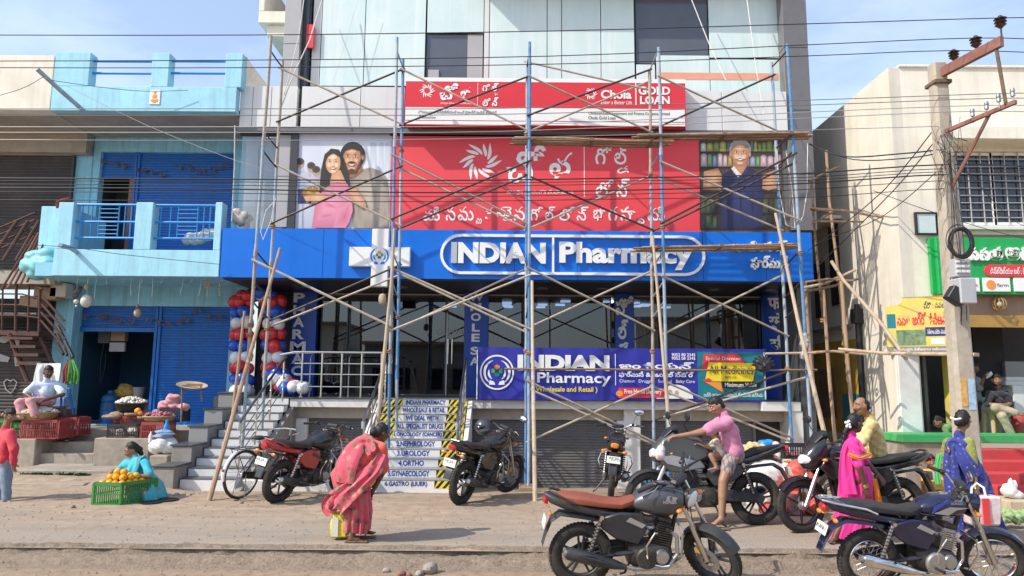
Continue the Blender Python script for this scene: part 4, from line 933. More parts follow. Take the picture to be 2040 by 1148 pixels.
uz0, uz1 = 4.1, W(300, 303, YW).z; ux0, ux1 = W(193, 400, YW).x, W(463, 400, YW).x
opening_wall(bh, XL, XR+.02, 4.08, 7.27, YW, YW+.2, [(ux0, uz0, ux1, uz1)], mblue)
part('floor_slab', MB().box((XL-.02, 14.05, 3.80), (XR+.01, YW+.3, 4.075)), mblue, bh)
# ground-floor openings
gm = W(307, 700, YW).x
shutter(bh, gm+.07, FZ, gs1-.01, gz1-.005, YW+.10, 'shutter_blue', .058, 'closed bright blue shutter')
zt = W(240, 652, YW).z
part('upper_shutter', ridged(MB(), gd0+.01, zt, gm-.055, gz1-.005, YW+.10, .058), M['shutter_blue'], bh)
part('shutter_post', MB().box((gm-.05, YW+.03, FZ), (gm+.012, YW+.16, gz1-.004)), M['shutter_blue'], bh, bev=.006)
part('door_header', MB().box((gd0+.01, YW+.04, zt-.10), (gm-.052, YW+.16, zt-.003)), M['shutter_blue'], bh, bev=.006)
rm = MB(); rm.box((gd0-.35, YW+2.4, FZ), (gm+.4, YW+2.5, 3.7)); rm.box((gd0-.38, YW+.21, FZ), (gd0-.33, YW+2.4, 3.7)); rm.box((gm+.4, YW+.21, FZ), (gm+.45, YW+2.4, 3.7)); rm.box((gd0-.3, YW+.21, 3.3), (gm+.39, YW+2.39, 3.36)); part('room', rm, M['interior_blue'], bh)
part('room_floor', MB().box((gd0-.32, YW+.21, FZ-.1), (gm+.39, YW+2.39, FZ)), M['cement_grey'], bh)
part('meter_box', MB().box((gd0+.18, YW+.45, 2.55), (gd0+.45, YW+.6, 2.95)), M['interior_grey'], bh, bev=.01)
part('upper_meter', MB().box((gd0+.47, YW+.45, 2.6), (gd0+.8, YW+.6, 2.95)), M['box_tan'], bh, bev=.01)
part('fuse_box', MB().box((gd0+.47, YW+.43, 2.36), (gd0+.82, YW+.5, 2.57)), M['panel_grey'], bh, bev=.01)
part('hanging_cable', MB().path([(gd0+.33, YW+.45, 2.54), (gd0+.3, YW+.43, 2.1), (gd0+.36, YW+.4, 1.62), (gd0+.42, YW+.42, 2.0), (gd0+.40, YW+.45, 2.3)], .008, 5), M['wire_black'], bh)
# upper openings
umz = W(265, 400, YW).x
shutter(bh, umz+.05, uz0, ux1-.01, uz1-.004, YW+.10, 'shutter_blue', .062, 'closed bright blue shutter')
uz = W(230, 352, YW).z
part('upper_shutter', ridged(MB(), ux0+.01, uz, umz-.055, uz1-.004, YW+.1, .062), M['shutter_blue'], bh)
part('shutter_post', MB().box((umz-.05, YW+.03, uz0), (umz+.0, YW+.16, uz1-.005)), M['shutter_blue'], bh, bev=.006)
dx0, dx1 = W(206, 420, YW).x, W(256, 420, YW).x
part('door_leaf', MB().box((umz-.16, YW+.08, uz0), (umz-.055, YW+.13, uz-.01)), M['arm_rust'], bh)
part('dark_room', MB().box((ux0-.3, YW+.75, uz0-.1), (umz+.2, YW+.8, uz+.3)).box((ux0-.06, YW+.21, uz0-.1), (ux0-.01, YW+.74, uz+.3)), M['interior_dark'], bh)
# balcony
zB0, zB1 = 3.80, 4.33
part('balcony_apron', MB().box((-9.27, 14.0, 3.80), (XR+.005, 14.048, 4.34)), mpale, bh, bev=.006)
part('balcony_kerb', MB().box((-9.26, 14.05, 4.08), (XR, 14.16, 4.335)), mpale, bh)
for pa, pb in ((118, 148), (272, 306), (430, 447)):
    x0, z1 = xzw(pa, 403, 14.0); x1, _ = xzw(pb, 403, 14); part('balcony_post', MB().box((x0, 14.0, 4.343), (min(x1, XR), 14.26, z1)), mpale, bh, bev=.01)
part('balcony_return', MB().box((W(76, 480, 14.5).x, 14.5, 4.0), (-9.29, 14.58, W(90, 411, 14.5).z)), mpale, bh, bev=.01)
part('balcony_return', MB().box((-9.28, 14.265, 4.08), (-9.2, 15.59, 5.28)), mpale, bh)
def bal_grille(pa, pb, name='balcony_grille'):
    x0, x1 = W(pa, 450, 14.12).x, W(pb, 450, 14.12).x; z = lambda py: W(200, py, 14.12).z; zt, zm, zb = z(408), z(442), z(474)
    root_ = part(name, MB().tube((x0, 14.12, zt), (x1, 14.12, zt), .026, 8).tube((x0, 14.12, zm), (x1, 14.12, zm), .022, 8).tube((x0, 14.12, zb), (x1, 14.12, zb), .022, 8), mat('rail_blue', (.015, .26, .66), .4, var=.08), bh)
    w = x1-x0
    for f in (.10, .38, .70, .80, .90, ): part('bar', MB().tube((x0+w*f, 14.12, zb), (x0+w*f, 14.12, zt), .013, 6), M['rail_blue'], root_)
    for f in (.26,): part('bar', MB().tube((x0+w*f, 14.12, zb), (x0+w*f, 14.12, zt), .013, 6), M['rail_blue'], root_)
    for za, zc in ((zm, zt), (zb, zm)):
        for k in (.25, .5, .75): part('slat', MB().tube((x0+w*.385, 14.12, za+(zc-za)*k), (x0+w*.69, 14.12, za+(zc-za)*k), .011, 6), M['rail_blue'], root_)
bal_grille(150, 272); bal_grille(307, 430)
# roof slab and parapet
part('roof_slab', MB().box((XL, 14.2, 7.28), (XR+.1, YW+2.5, 7.42)), mblue, bh)
part('roof_fascia', MB().box((XL, 14.0, 7.27), (XR+.14, 14.196, 7.80)), mpale, bh, bev=.006)
for pa, pb in ((100, 178), (302, 336), (449, 482)):
    x0, x1 = W(pa, 140, 14).x, W(pb, 140, 14).x; part('parapet', MB().box((max(x0, XL), 14.0, 7.803), (x1, 14.26, 8.55)), mpale, bh, bev=.008)
for pa, pb in ((178, 302), (336, 449)):
    for py in (122, 146):
        a = W(pa, py, 14.13); c = W(pb, py, 14.13); part('parapet_rail', MB().tube(a, (c.x, 14.13, a.z), .028, 8), M['rail_blue'], bh)
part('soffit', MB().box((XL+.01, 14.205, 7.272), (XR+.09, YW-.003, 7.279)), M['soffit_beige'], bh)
x0, z0, x1, z1 = quadw(297, 180, 320, 208, 13.99)
part('tile_picture', MB().box((x0, 13.985, z0), (x1, 13.998, z1)), M['white_sign'], bh, bev=.003)
t = MB()
for dx, dz, r in ((0, .02, .055), (0, .10, .035), (-.04, -.07, .04), (.04, -.07, .04), (0, -.09, .045)): t.ball(((x0+x1)/2+dx, 13.984, (z0+z1)/2+dz), (r, .003, r), 10, 6)
part('tile_figure', t, M['print_orange'], bh)
def plank(name, label, cat, a, b, r, m, n=8): return one(name, MB().tube(a, b, r, n), M[m], label, cat)
one('spout_pipe', MB().path([W(74, 138, 13.2), W(120, 180, 13.6), W(168, 222, 14.0)], .045, 10), M['pole_pale'], 'slanting grey rain pipe sticking out above the roof edge of the blue house', 'pipe')
one('spout_pipe', MB().path([W(120, 489, 13.3), W(140, 494, 13.6), W(152, 502, 14.0)], .045, 10), M['pole_pale'], 'short grey spout pipe at the left end of the blue balcony', 'pipe')
# the dark post between house and pharmacy
one('corner_post', MB().box((W(484, 130, 14.3).x, 14.28, 7.4), (W(491, 130, 14.3).x, 14.33, 8.6)), M['dark_trim'], 'thin dark upright post at the right end of the blue parapet', 'post')
gw = MB().prism([(W(487, 110, 18).x, W(487, 110, 18).z), (W(530, 168, 18).x, W(530, 168, 18).z), (W(530, 290, 18).x, 5.0), (W(487, 290, 18).x, 5.0)][::-1], (0, 18.2, 0), X3, Z3, .2)
one('gable_wall', gw, M['soffit_beige'], 'beige sloping gable wall seen behind the blue parapet', 'wall')
# threads and charms under the balcony
random.seed(11)
for px, L in ((118, 10), (155, 8), (176, 10), (193, 40), (213, 12), (248, 10), (263, 34), (284, 12), (304, 36), (322, 10), (366, 30), (383, 8), (402, 34)):
    a = W(px, 549, 14.3); one('hanging_thread', MB().path([(a.x, 14.3, 3.80), (a.x+random.uniform(-.02, .02), 14.3, 3.80-L*.005), (a.x+random.uniform(-.05, .02), 14.3, 3.80-L*.0105)], .006, 5), M['white_rope'], 'thin white thread hanging under the blue balcony', 'thread', 'white threads under the balcony')
mat('charm_white', (.66, .63, .54), .7, var=.1); mat('charm_dark', (.13, .10, .11), .8, var=.3); mat('charm_tan', (.42, .33, .22), .8, var=.25)
def charm(px, py, label, items, name='hanging_charm'):
    c = W(px, py, 14.3); r = thing(name, label, 'charm', (c.x, 14.3, 3.79))
    part('string', MB().tube((c.x, 14.3, 3.80), (c.x, 14.3, c.z), .005, 5), M['white_rope'], r)
    for nm, dx, dpy, rad, m in items:
        q = W(px+dx, py+dpy, 14.3); part(nm, MB().ball((q.x, 14.3, q.z), rad, 12, 8), M[m], r)
    return r
charm(172, 598, 'white ash gourd in a net hanging under the balcony', [('gourd', 0, 2, (.11, .11, .135), 'charm_white'), ('shell_ring', 0, -26, (.05, .03, .06), 'charm_tan')])
charm(152, 585, 'bunch of dark shells and lemon charms hanging left of the gourd', [('shell', -2, 4, (.06, .05, .07), 'charm_dark'), ('shell', 4, -4, (.05, .05, .05), 'charm_dark'), ('shell', -4, -12, (.04, .04, .05), 'charm_dark'), ('bead', 0, 16, .05, 'charm_white'), ('bead', 0, 25, .025, 'charm_white')])
r = charm(414, 568, 'wound straw knot hanging near the fascia corner', [('tassel', 0, 16, (.014, .014, .1), 'charm_tan')])
c = W(414, 567, 14.3)
part('knot', MB().torus((c.x, 14.3, c.z), .07, .014, (0, 1, .3), 16, 6).torus((c.x, 14.3, c.z), .06, .014, (.5, 1, 0), 16, 6).torus((c.x+.01, 14.3, c.z+.01), .045, .013, (-.5, 1, .2), 16, 6), M['charm_tan'], r)
charm(438, 574, 'string of small golden shells hanging at the fascia corner', [('bead', 0, d, .026, 'charm_tan') for d in (-10, -4, 2, 8, 14)])
# dried mango-leaf garlands on the shutters
mat('dry_leaf', (.20, .10, .06), .85, var=.35)
def leaf_garland(label, pts, Y):
    g = thing('leaf_garland', label, 'garland', W(*pts[0], Y)); part('string', MB().path([W(a, b-3, Y) for a, b in pts], .004, 5), M['charm_dark'], g)
    for a, b in pts:
        for k in range(5):
            c = W(a+random.uniform(-7, 7), b+random.uniform(-3, 6), Y-.02); t = random.uniform(0, pi); d = V((cos(t)*.05, random.uniform(-.02, .01), sin(t)*.05)); e = V((-sin(t)*.02, .008, cos(t)*.02))
            part('leaf', MB().add([c-d, c+e, c+d, c-e, c+V((0, -.012, 0))], [(0, 1, 4), (1, 2, 4), (2, 3, 4), (3, 0, 4)]), M['dry_leaf'], g, 0)
leaf_garland('dried brown leaf garland strung over the upper blue shutters', [(203, 320), (226, 326), (250, 330), (277, 338), (292, 341), (308, 344), (326, 345), (355, 330), (376, 332), (393, 341), (410, 341), (424, 337), (437, 332), (450, 326)], YW+.05)
leaf_garland('dried brown leaf garland over the ground-floor blue shutters', [(172, 631), (197, 631), (205, 630), (228, 637), (243, 637), (262, 640), (300, 640), (320, 641), (336, 643), (356, 640), (374, 636), (393, 618), (420, 630), (438, 630)], YW+.02)
charm(274, 622, 'brown dried pot hanging in front of the open blue doorway', [('pot', 0, 2, (.07, .07, .09), 'charm_tan'), ('pot_neck', 0, -10, (.04, .04, .06), 'dry_leaf')], 'hanging_pot')
# clutter on the balcony: white bundle
r = thing('cloth_bundle', 'white and grey cloth bundle slumped behind the balcony grille', 'bundle', W(405, 470, 14.5))
bb_ = Blob(); random.seed(4)
for k in range(9): c = W(372+k*7.5, 482-k*2.6+random.uniform(-6, 6), 14.4); bb_.e(c, (random.uniform(.08, .16), .10, random.uniform(.06, .13)), Euler((0, random.uniform(-1, 1), 0)).to_matrix())
bb_.obj('cloth', mat('rag_white', (.55, .53, .48), .9, var=.25, vs=5), r, .02, 3, folds(.012))
one('red_towel', MB().path([W(114, 413, 14.25), W(116, 404, 14.05), W(124, 400, 14.1), W(136, 397, 14.2), W(143, 400, 14.3)], [.03, .05, .045, .04, .03], 8), mat('towel_red', (.26, .05, .045), .9, var=.3), 'crumpled dark red cloth on the left balcony post', 'cloth')
# plastic bag stuck at the return glass
bz = Blob(); random.seed(8)
for k in range(6): bz.e(W(484+random.uniform(-14, 14), 420+k*4+random.uniform(-4, 4), 14.25), (random.uniform(.06, .13), .06, random.uniform(.07, .15)))
tag(bz.obj('plastic_bag', mat('bag_grey', (.42, .38, .34), .5, var=.3, vs=6), None, .02, 2, folds(.02)), 'crumpled translucent grey plastic bag caught above the left end of the fascia', 'bag')

# ================================================================ neighbour at the far left with black shutters
nh = thing('beige_house', 'weathered beige building with black rolling shutters at the left edge', 'house', (-11.5, 15.6, 0))
part('parapet', MB().box((-19, 14.0, 7.27), (XL-.012, 14.25, 8.47)), M['cream_paint'], nh, bev=.01)
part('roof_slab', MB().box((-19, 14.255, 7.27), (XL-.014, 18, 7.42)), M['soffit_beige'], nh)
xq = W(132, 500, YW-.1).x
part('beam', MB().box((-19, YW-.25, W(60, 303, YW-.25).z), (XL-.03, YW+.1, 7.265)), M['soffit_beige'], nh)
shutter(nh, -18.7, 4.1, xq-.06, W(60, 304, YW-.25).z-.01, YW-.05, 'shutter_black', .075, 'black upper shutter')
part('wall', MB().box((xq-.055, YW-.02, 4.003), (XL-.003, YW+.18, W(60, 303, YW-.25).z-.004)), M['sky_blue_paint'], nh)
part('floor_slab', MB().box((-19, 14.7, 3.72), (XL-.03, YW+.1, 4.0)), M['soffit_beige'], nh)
part('side_pier', MB().box((xq-.05, YW-.2, .7), (XL-.002, YW+.15, 3.715)), M['sky_blue_paint'], nh)
shutter(nh, -18.7, .7, xq-.06, 3.5, YW-.05, 'shutter_black', .075, 'black lower shutter with faded white paint marks')
gp = MB(); Yq = YW-.075
for pts in ([(0, 672), (18, 664), (22, 676), (10, 684), (0, 682)], [(26, 668), (40, 672), (38, 690), (30, 700), (26, 690)], [(0, 705), (20, 712), (16, 722), (0, 720)], [(28, 712), (42, 706), (44, 728), (30, 730)]):
    q = [W(a, b, Yq) for a, b in pts]; gp.prism([(p.x, p.z) for p in q][::-1], (0, Yq, 0), X3, Z3, .004)
part('painted_marks', gp, M['panel_grey'], nh, 0)
gp = MB(); gp.path([W(a, b, Yq-.006) for a, b in ((8, 762), (14, 756), (22, 760), (27, 756), (34, 762), (30, 774), (22, 784), (12, 776), (8, 762))], .014, 5); part('painted_heart', gp, M['panel_grey'], nh)
# stacked boxes behind the stair
for px, py, w, h, m in ((92, 585, 48, 26, 'box_tan'), (118, 578, 34, 30, 'box_white'), (60, 600, 40, 22, 'box_tan')):
    c = W(px, py, 15.0); one('carton_box', MB().box((c.x-w*.005, 14.95, c.z-h*.005), (c.x+w*.005, 15.3, c.z+h*.005)), M[m], {92: 'brown carton on the shelf behind the rusty staircase', 118: 'white printed carton at the right of the shelf behind the stair', 60: 'low brown carton left on the shelf behind the stair'}[px], 'box', bev=.008)
one('shelf_board', MB().box((-12.6, 14.85, 3.08), (xq-.1, 15.4, 3.12)), M['cement_grey'], 'long concrete shelf under the floor slab behind the rusty stair', 'shelf')
tb = Blob(); random.seed(6)
for px, py, r in ((66, 512, .20), (92, 508, .22), (60, 530, .24), (84, 530, .27), (100, 528, .2), (70, 545, .2)): c = W(px, py, 14.3); tb.e((c.x, 14.3+random.uniform(-.05, .1), c.z), (r, .2, r*.8))
tag(tb.obj('tarpaulin_bundle', mat('tarp_aqua', (.20, .50, .54), .55, var=.2, vs=5), None, .025, 3, folds(.018)), 'bulging pale aqua tarpaulin bundle at the balcony end above the rusty stair', 'bundle')
# ---------------- rusty iron spiral-like stair
rs_ = thing('iron_staircase', 'rusty brown iron staircase and landing cage in front of the black shutters', 'staircase', (-9.8, 14.2, 0))
def pxtube(root, name, pts, r, m, Y=None, n=6): part(name, MB().path([W(*(q if len(q) == 3 else (*q, Y))) for q in pts], r, n), M[m], root)
Yc = 14.75
pxtube(rs_, 'landing_rail', [(-60, 560), (44, 560), (84, 577)], .03, 'rust_iron', Yc); pxtube(rs_, 'landing_rail', [(-60, 585), (44, 586), (82, 596)], .018, 'rust_iron', Yc)
pxtube(rs_, 'landing_rail', [(-60, 606), (44, 608), (82, 614)], .018, 'rust_iron', Yc); pxtube(rs_, 'landing_rail', [(-60, 628), (44, 629), (80, 634)], .018, 'rust_iron', Yc)
part('landing_deck', MB().prism([(W(-60, 655, Yc).x, W(0, 655, Yc).z), (W(77, 661, Yc).x, W(77, 661, Yc).z), (W(77, 668, Yc).x, W(77, 670, Yc).z), (W(-60, 668, Yc).x, W(0, 665, Yc).z)][::-1], (0, Yc, 0), X3, Z3, (-.8, .0)), M['rust_iron'], rs_)
for px, a, b_ in ((6, 560, 656), (33, 560, 658), (58, 566, 660), (80, 577, 662)): pxtube(rs_, 'post', [(px, a), (px-2, b_)], .028 if px in (33, 80) else .018, 'rust_iron', Yc)
for k in range(5): pxtube(rs_, 'handrail', [(-8+k*10+4*k, 655-k*16, 13.8+k*.1), (42+k*9, 540-k*16, 14.2+k*.1)] if k < 0 else [(2+k*13, 578-k*4, 14.2), (68+k*9, 470-k*6, 14.7)], .022, 'arm_rust' if k % 2 else 'rust_iron')
for k in range(4): pxtube(rs_, 'upper_rail', [(-10, 500-k*14, 14.9), (70, 466-k*14, 14.9)], .02, 'rust_iron')
for k in range(3): pxtube(rs_, 'upper_stringer', [(-20+k*26, 520, 14.6), (34+k*22, 440, 14.9)], .035, 'rust_iron')
pxtube(rs_, 'stringer', [(18, 665), (55, 760)], .045, 'rust_iron', Yc); pxtube(rs_, 'stringer', [(74, 662), (104, 725)], .045, 'rust_iron', Yc+.1)
for k in range(4):
    t = (k+.6)/6.4; a = W(18+38*t, 665+107*t, Yc); c = W(74+36*t, 665+103*t, Yc+.1); part('tread', MB().box((a.x, Yc-.1, a.z-.02), (c.x, Yc+.35, c.z+.02)), M['rust_iron'], rs_)
for k in range(4): pxtube(rs_, 'lower_rail', [(84-k*1, 590+k*16, 13.75), (128+k*1, 640+k*18, 13.75)], .022, 'rust_iron')
blk = thing('black_handrail', 'black slanted handrail bars coming down the blue wall beside the green broom bag', 'railing', W(130, 700, 14.9))
for (a, b_), (c, d) in (((116, 650), (146, 712)), ((115, 666), (134, 708)), ((114, 684), (126, 706))): part('bar', MB().tube(W(a, b_, 14.9), W(c, d, 14.6), .03, 8), M['wire_black'], blk)

# ================================================================ plinths and steps before the left shops
pl = thing('shop_plinth', 'rough cement plinth with worn steps below the blue house', 'plinth', (-8, 13.5, 0))
mc = M['cement']
def pbox(name, px0, px1, pytop, y0, y1, z0, m=mc, root=pl):
    x0, x1 = W(px0, pytop, y0).x, W(px1, pytop, y0).x; z = W(px0, pytop, y0).z; part(name, MB().box((x0, y0, z0), (x1, y1, z)), m, root, bev=.015); return x0, x1, z
pbox('plinth_block', -260, 72, 872, 13.3, 15.55, -.2); pbox('plinth_block', 188, 298, 873, 13.3, 14.9, -.2)
part('shop_floor', MB().box((-19, 14.2, 0), (-5.83, YW+.2, FZ-.02)), mc, pl)
pbox('step', 73, 187, 880, 13.75, 14.19, -.2); pbox('step', 74, 187, 903, 13.45, 13.745, -.2); pbox('step', 75, 186, 926, 13.2, 13.445, -.2)
pbox('pedestal', 298, 334, 908, 12.55, 13.3, -.2); pbox('ledge', 20, 262, 936, 12.5, 13.19, -.2); pbox('ledge', 20, 168, 963, 11.75, 12.3, -.2)
# ================================================================ cream building on the right
cb_ = thing('cream_building', 'cream two-storey building with green shop sign and barred windows at the right edge', 'building', (9.5, 12.9, 0))
XC, YC, ZT = 7.46, 12.9, 7.83
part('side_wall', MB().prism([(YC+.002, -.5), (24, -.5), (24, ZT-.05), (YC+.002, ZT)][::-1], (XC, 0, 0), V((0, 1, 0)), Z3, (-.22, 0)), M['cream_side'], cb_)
zi = 4.55
dx0, dx1 = W(1826, 700, YC).x, W(1893, 700, YC).x; dx2 = 11.8
dz0, dz1 = .87, W(1860, 690, YC).z
wx0, wz0, wx1, wz1 = quadw(1912, 302, 2057, 452, YC)
opening_wall(cb_, XC, 13.5, zi, ZT, YC, YC+.22, [(wx0, wz0, wx1, wz1)], M['cream_paint'])
part('parapet_cap', MB().box((XC-.03, YC-.04, ZT+.002), (13.5, YC+.26, ZT+.05)), M['cream_paint'], cb_, bev=.01)
part('sunshade', MB().box((W(1884, 262, YC-.3).x, YC-.45, W(1900, 276, YC-.45).z), (13.5, YC-.002, W(1900, 250, YC-.45).z)), M['cream_paint'], cb_, bev=.01)
part('front_wall', MB().box((XC+.003, YC, 2.42), (dx1-.002, YC+.22, zi-.003)), M['cream_paint'], cb_)
part('corner_pier', MB().box((W(1790, 750, YC-.04).x, YC-.05, .87), (dx0, YC+.3, 2.415)), M['white_paint'], cb_, bev=.01)
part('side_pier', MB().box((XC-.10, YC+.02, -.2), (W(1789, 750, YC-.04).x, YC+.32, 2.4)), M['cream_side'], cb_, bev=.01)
part('lintel', MB().box((dx1+.003, YC, W(1900, 632, YC).z), (13.5, YC+.25, zi-.004)), mat('lintel_brown', (.33, .22, .16), .7, var=.1, stain=((.18, .12, .09), .5, 1.5)), cb_)
part('lintel_edge', MB().box((W(1908, 640, YC-.03).x, YC-.04, W(1950, 652, YC-.03).z), (13.5, YC-.003, W(1950, 628, YC-.03).z)), mat('ochre_edge', (.40, .24, .06), .6, var=.12), cb_)
part('yellow_jamb', MB().box((dx1+.0, YC-.01, .87), (W(1907, 800, YC).x, YC+.28, zi-.01)), M['yellow_sign'], cb_, bev=.005)
inn = MB(); inn.box((XC+.3, YC+3.4, .8), (14, YC+3.5, 4.5)); inn.box((XC+.23, YC+.3, .8), (XC+.29, YC+3.4, 4.5)); inn.box((XC+.3, YC+.3, 3.9), (14, YC+3.4, 3.95)); part('shop_walls', inn, M['interior_grey'], cb_)
part('shop_floor', MB().box((XC+.0, YC+.0, .75), (14, YC+3.4, .86)), M['cement_grey'], cb_)
part('dark_partition', MB().box((dx0+.02, YC+1.0, .87), (dx1+.1, YC+1.05, 3.89)), M['interior_dark'], cb_)
part('dark_cupboard', MB().box((W(1940, 700, YC+1.6).x, YC+1.6, .87), (W(2000, 700, YC+1.6).x, YC+1.9, W(1950, 650, YC+1.6).z)), M['interior_dark'], cb_)
part('white_cupboard', MB().box((W(2000, 700, YC+1.5).x, YC+1.5, .87), (13, YC+1.9, W(2010, 720, YC+1.5).z)), M['panel_grey'], cb_, bev=.01)
part('green_counter', MB().box((W(1944, 820, YC+.7).x, YC+.75, .87), (W(2015, 820, YC+.7).x, YC+1.0, W(1950, 792, YC+.7).z)), mat('counter_green', (.30, .38, .30), .5, var=.1), cb_)
part('white_counter', MB().box((W(2018, 820, YC+.6).x, YC+.55, .87), (13, YC+1.0, W(2030, 768, YC+.6).z)), M['panel_white'], cb_, bev=.01)
# barred window: frames, panes, bars
for pa, pb in ((1912, 1978), (1985, 2055)):
    x0, z0, x1, z1 = quadw(pa, 303, pb, 448, YC+.02); q = part('window', MB().box((x0, YC+.06, z0), (x0+.06, YC+.12, z1)).box((x1-.06, YC+.06, z0), (x1, YC+.12, z1)).box((x0+.061, YC+.06, z0), (x1-.061, YC+.12, z0+.06)).box((x0+.061, YC+.06, z1-.06), (x1-.061, YC+.12, z1)), M['white_sign'], cb_, bev=.004)
    part('pane', MB().box((x0+.061, YC+.09, z0+.061), (x1-.061, YC+.10, z1-.061)), M['window_dark'], q)
    for k in range(1, 3): part('bar', MB().tube((x0+(x1-x0)*k/3, YC+.035, z0), (x0+(x1-x0)*k/3, YC+.035, z1), .011, 6), M['panel_grey'], q)
    for k in range(1, 10): part('bar', MB().tube((x0, YC+.03, z0+(z1-z0)*k/10), (x1, YC+.03, z0+(z1-z0)*k/10), .009, 6), M['panel_grey'], q)
part('window_sill', MB().box((wx0-.1, YC-.1, wz0-.07), (13.5, YC+.05, wz0-.003)), M['white_paint'], cb_, bev=.008)
# narrow window on the shaded side wall
sy0, sy1 = 15.6, 16.7
part('side_window', MB().box((XC-.25, 15.3, 3.5), (XC-.222, 15.75, 5.3)), M['window_dark'], cb_); part('side_window', MB().box((XC-.25, 16.05, 3.3), (XC-.222, 16.6, 4.6)), M['window_dark'], cb_)
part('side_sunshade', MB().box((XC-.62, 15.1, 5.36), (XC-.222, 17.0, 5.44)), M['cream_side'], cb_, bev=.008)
part('painted_advert', MB().box((XC-.232, 14.6, .7), (XC-.2235, 18.2, 2.7)), mat('wall_yellow', (.50, .31, .04), .8, var=.15, stain=((.22, .13, .05), .6, 1.2)), cb_)
part('advert_block', MB().box((XC-.240, 15.8, 1.0), (XC-.2335, 16.6, 2.1)), M['arm_rust'], cb_); part('advert_block', MB().box((XC-.240, 16.8, 1.0), (XC-.2335, 17.4, 2.1)), M['arm_rust'], cb_)
part('blue_notice', MB().box((XC-.242, 14.75, .75), (XC-.2335, 15.5, 1.55)), M['print_teal'], cb_)
part('drain_pipe', MB().path([(XC-.30, 14.5, 3.4), (XC-.30, 14.5, 1.2), (XC-.30, 14.5, -.2)], .06, 8).box((XC-.40, 14.4, 3.0), (XC-.221, 14.6, 3.3)), M['black_plastic'], cb_)
part('wall_stain_ledge', MB().box((XC-.30, 14.9, 2.95), (XC-.221, 18, 3.02)), M['cement_grey'], cb_)
# plinth, green ledge and red steps
sp = thing('red_steps', 'red painted steps with green top edge in front of the barred-window shop', 'steps', (9, 12, 0))
y0 = 12.2
part('ledge', MB().box((W(1797, 870, y0).x, y0, W(1800, 882, y0).z), (13.5, YC-.055, W(1800, 866, y0).z)), M['ledge_green'], sp, bev=.01)
part('plinth_wall', MB().box((W(1802, 900, y0+.04).x, y0+.05, -.2), (W(1895, 900, y0).x, YC-.06, W(1800, 882, y0).z-.004)), M['cement'], sp)
for i in range(4):
    zt = .70-i*.16; ya = y0-.28*(i+1); part('step', MB().box((W(1893, 900, y0).x, ya, -.15), (13.5, ya+.278, zt-.0)), M['step_red'], sp, bev=.015)
# green shop sign
gs = thing('shop_sign', 'bright green shop board with white raised Telugu letters above the shop at the right', 'sign', (9, 12.8, 3.5))
gx0, gz0, gx1, gz1 = quadw(1866, 476, 2300, 586, 12.72); gz0_ = W(1900, 586, 12.72).z
part('board', MB().box((gx0+.06, 12.72, gz0_), (13.4, 12.8, gz1)), M['bright_green'], gs, bev=.006); part('board_return', MB().box((gx0-.01, 12.80, gz0_+.02), (gx0+.10, 12.88, gz1+.01)), M['bright_green'], gs)
for s, r in (('న', (1928, 494, 1946, 520)), ('వ', (1948, 494, 1968, 520)), ('త', (1970, 492, 1996, 520)), ('అ', (2003, 494, 2028, 520)), ('గ్', (2030, 492, 2056, 520))):
    ptext(gs, s, r, 12.72, 'white_letter', .06, 'letter', depth=.05)
rx0, rz0, rx1, rz1 = quadw(1963, 528, 2110, 551, 12.69)
part('red_plate', MB().prism(pill(rx0, rz0, rx1, rz1), (0, 12.719, 0), X3, Z3, .03), M['print_red'], gs); ptext(gs, 'డిస్ట్రిబ్యూటర్ : కిస్సాన్', (1973, 533, 2062, 546), 12.685, 'white_sign', .02)
for pa, pb in ((1912, 1951), (1960, 2012), (2022, 2075)):
    a, c, e, g = quadw(pa, 554, pb, 581, 12.69); q = part('white_plate', MB().box((a, 12.69, c), (e, 12.718, g)), M['white_sign'], gs, bev=.006)
    t = MB().lathe(((a*.72+e*.28), 12.686, (c+g)/2), [(.001, 0), (.085, .001), (.085, .004)], 18, (0, -1, 0)); 
    if pa == 1960: part('round_logo', t, M['print_orange'], q)
    put = MB(); put_text(put, 'seeds' if pa != 1960 else 'farm', (0, 12.689, 0), X3, Z3, (a+(e-a)*.5, c+(g-c)*.35, e-.04, c+(g-c)*.6), 0); part('lettering', put, M['print_black' if pa == 1960 else 'print_red'], q)
# yellow sign on the pier, slightly skewed towards the alley
ys = thing('shop_sign', 'weathered yellow painted shop board with red Telugu lettering on the corner pier', 'sign', (8, 12.4, 2.9))
A_, B_ = W(1764, 632, 12.95), W(1888, 590, 12.45); C_ = W(1768, 700, 12.95)
u_ = V((B_.x-A_.x, B_.y-A_.y, 0)); wl_ = u_.length; u_.normalize(); hz = 1.02
o_ = V((A_.x, A_.y, C_.z-.04))
part('board', MB().prism([(0, 0), (wl_, .0), (wl_, hz), (.28, hz), (.28, hz-.12), (0, hz-.16)], o_, u_, Z3, (-.06, 0)), M['yellow_sign'], ys)
def ys_text(s, rect, m, b=.02): t = MB(); put_text(t, s, o_, u_, Z3, rect, b); part('lettering', t, M[m], ys)
mat('leafy_print', (.16, .24, .12), .6, var=.5, vs=14); ys_text('నవత ఆగ్రో డివిజన్', (.18, .50, wl_-.03, .74), 'print_red', .03)
for r, m in (((.62, .30, wl_-.02, .46), 'print_navy'), ((.0, .0, wl_, .12), 'cement_grey'), ((.16, .14, .62, .42), 'leafy_print'), ((.02, .46, .16, .72), 'print_teal'), ((.7, .16, wl_-.1, .26), 'white_sign')):
    part('printed_band', MB().prism([(r[0], r[1]), (r[2], r[1]), (r[2], r[3]), (r[0], r[3])], o_, u_, Z3, .003), M[m], ys, 0)
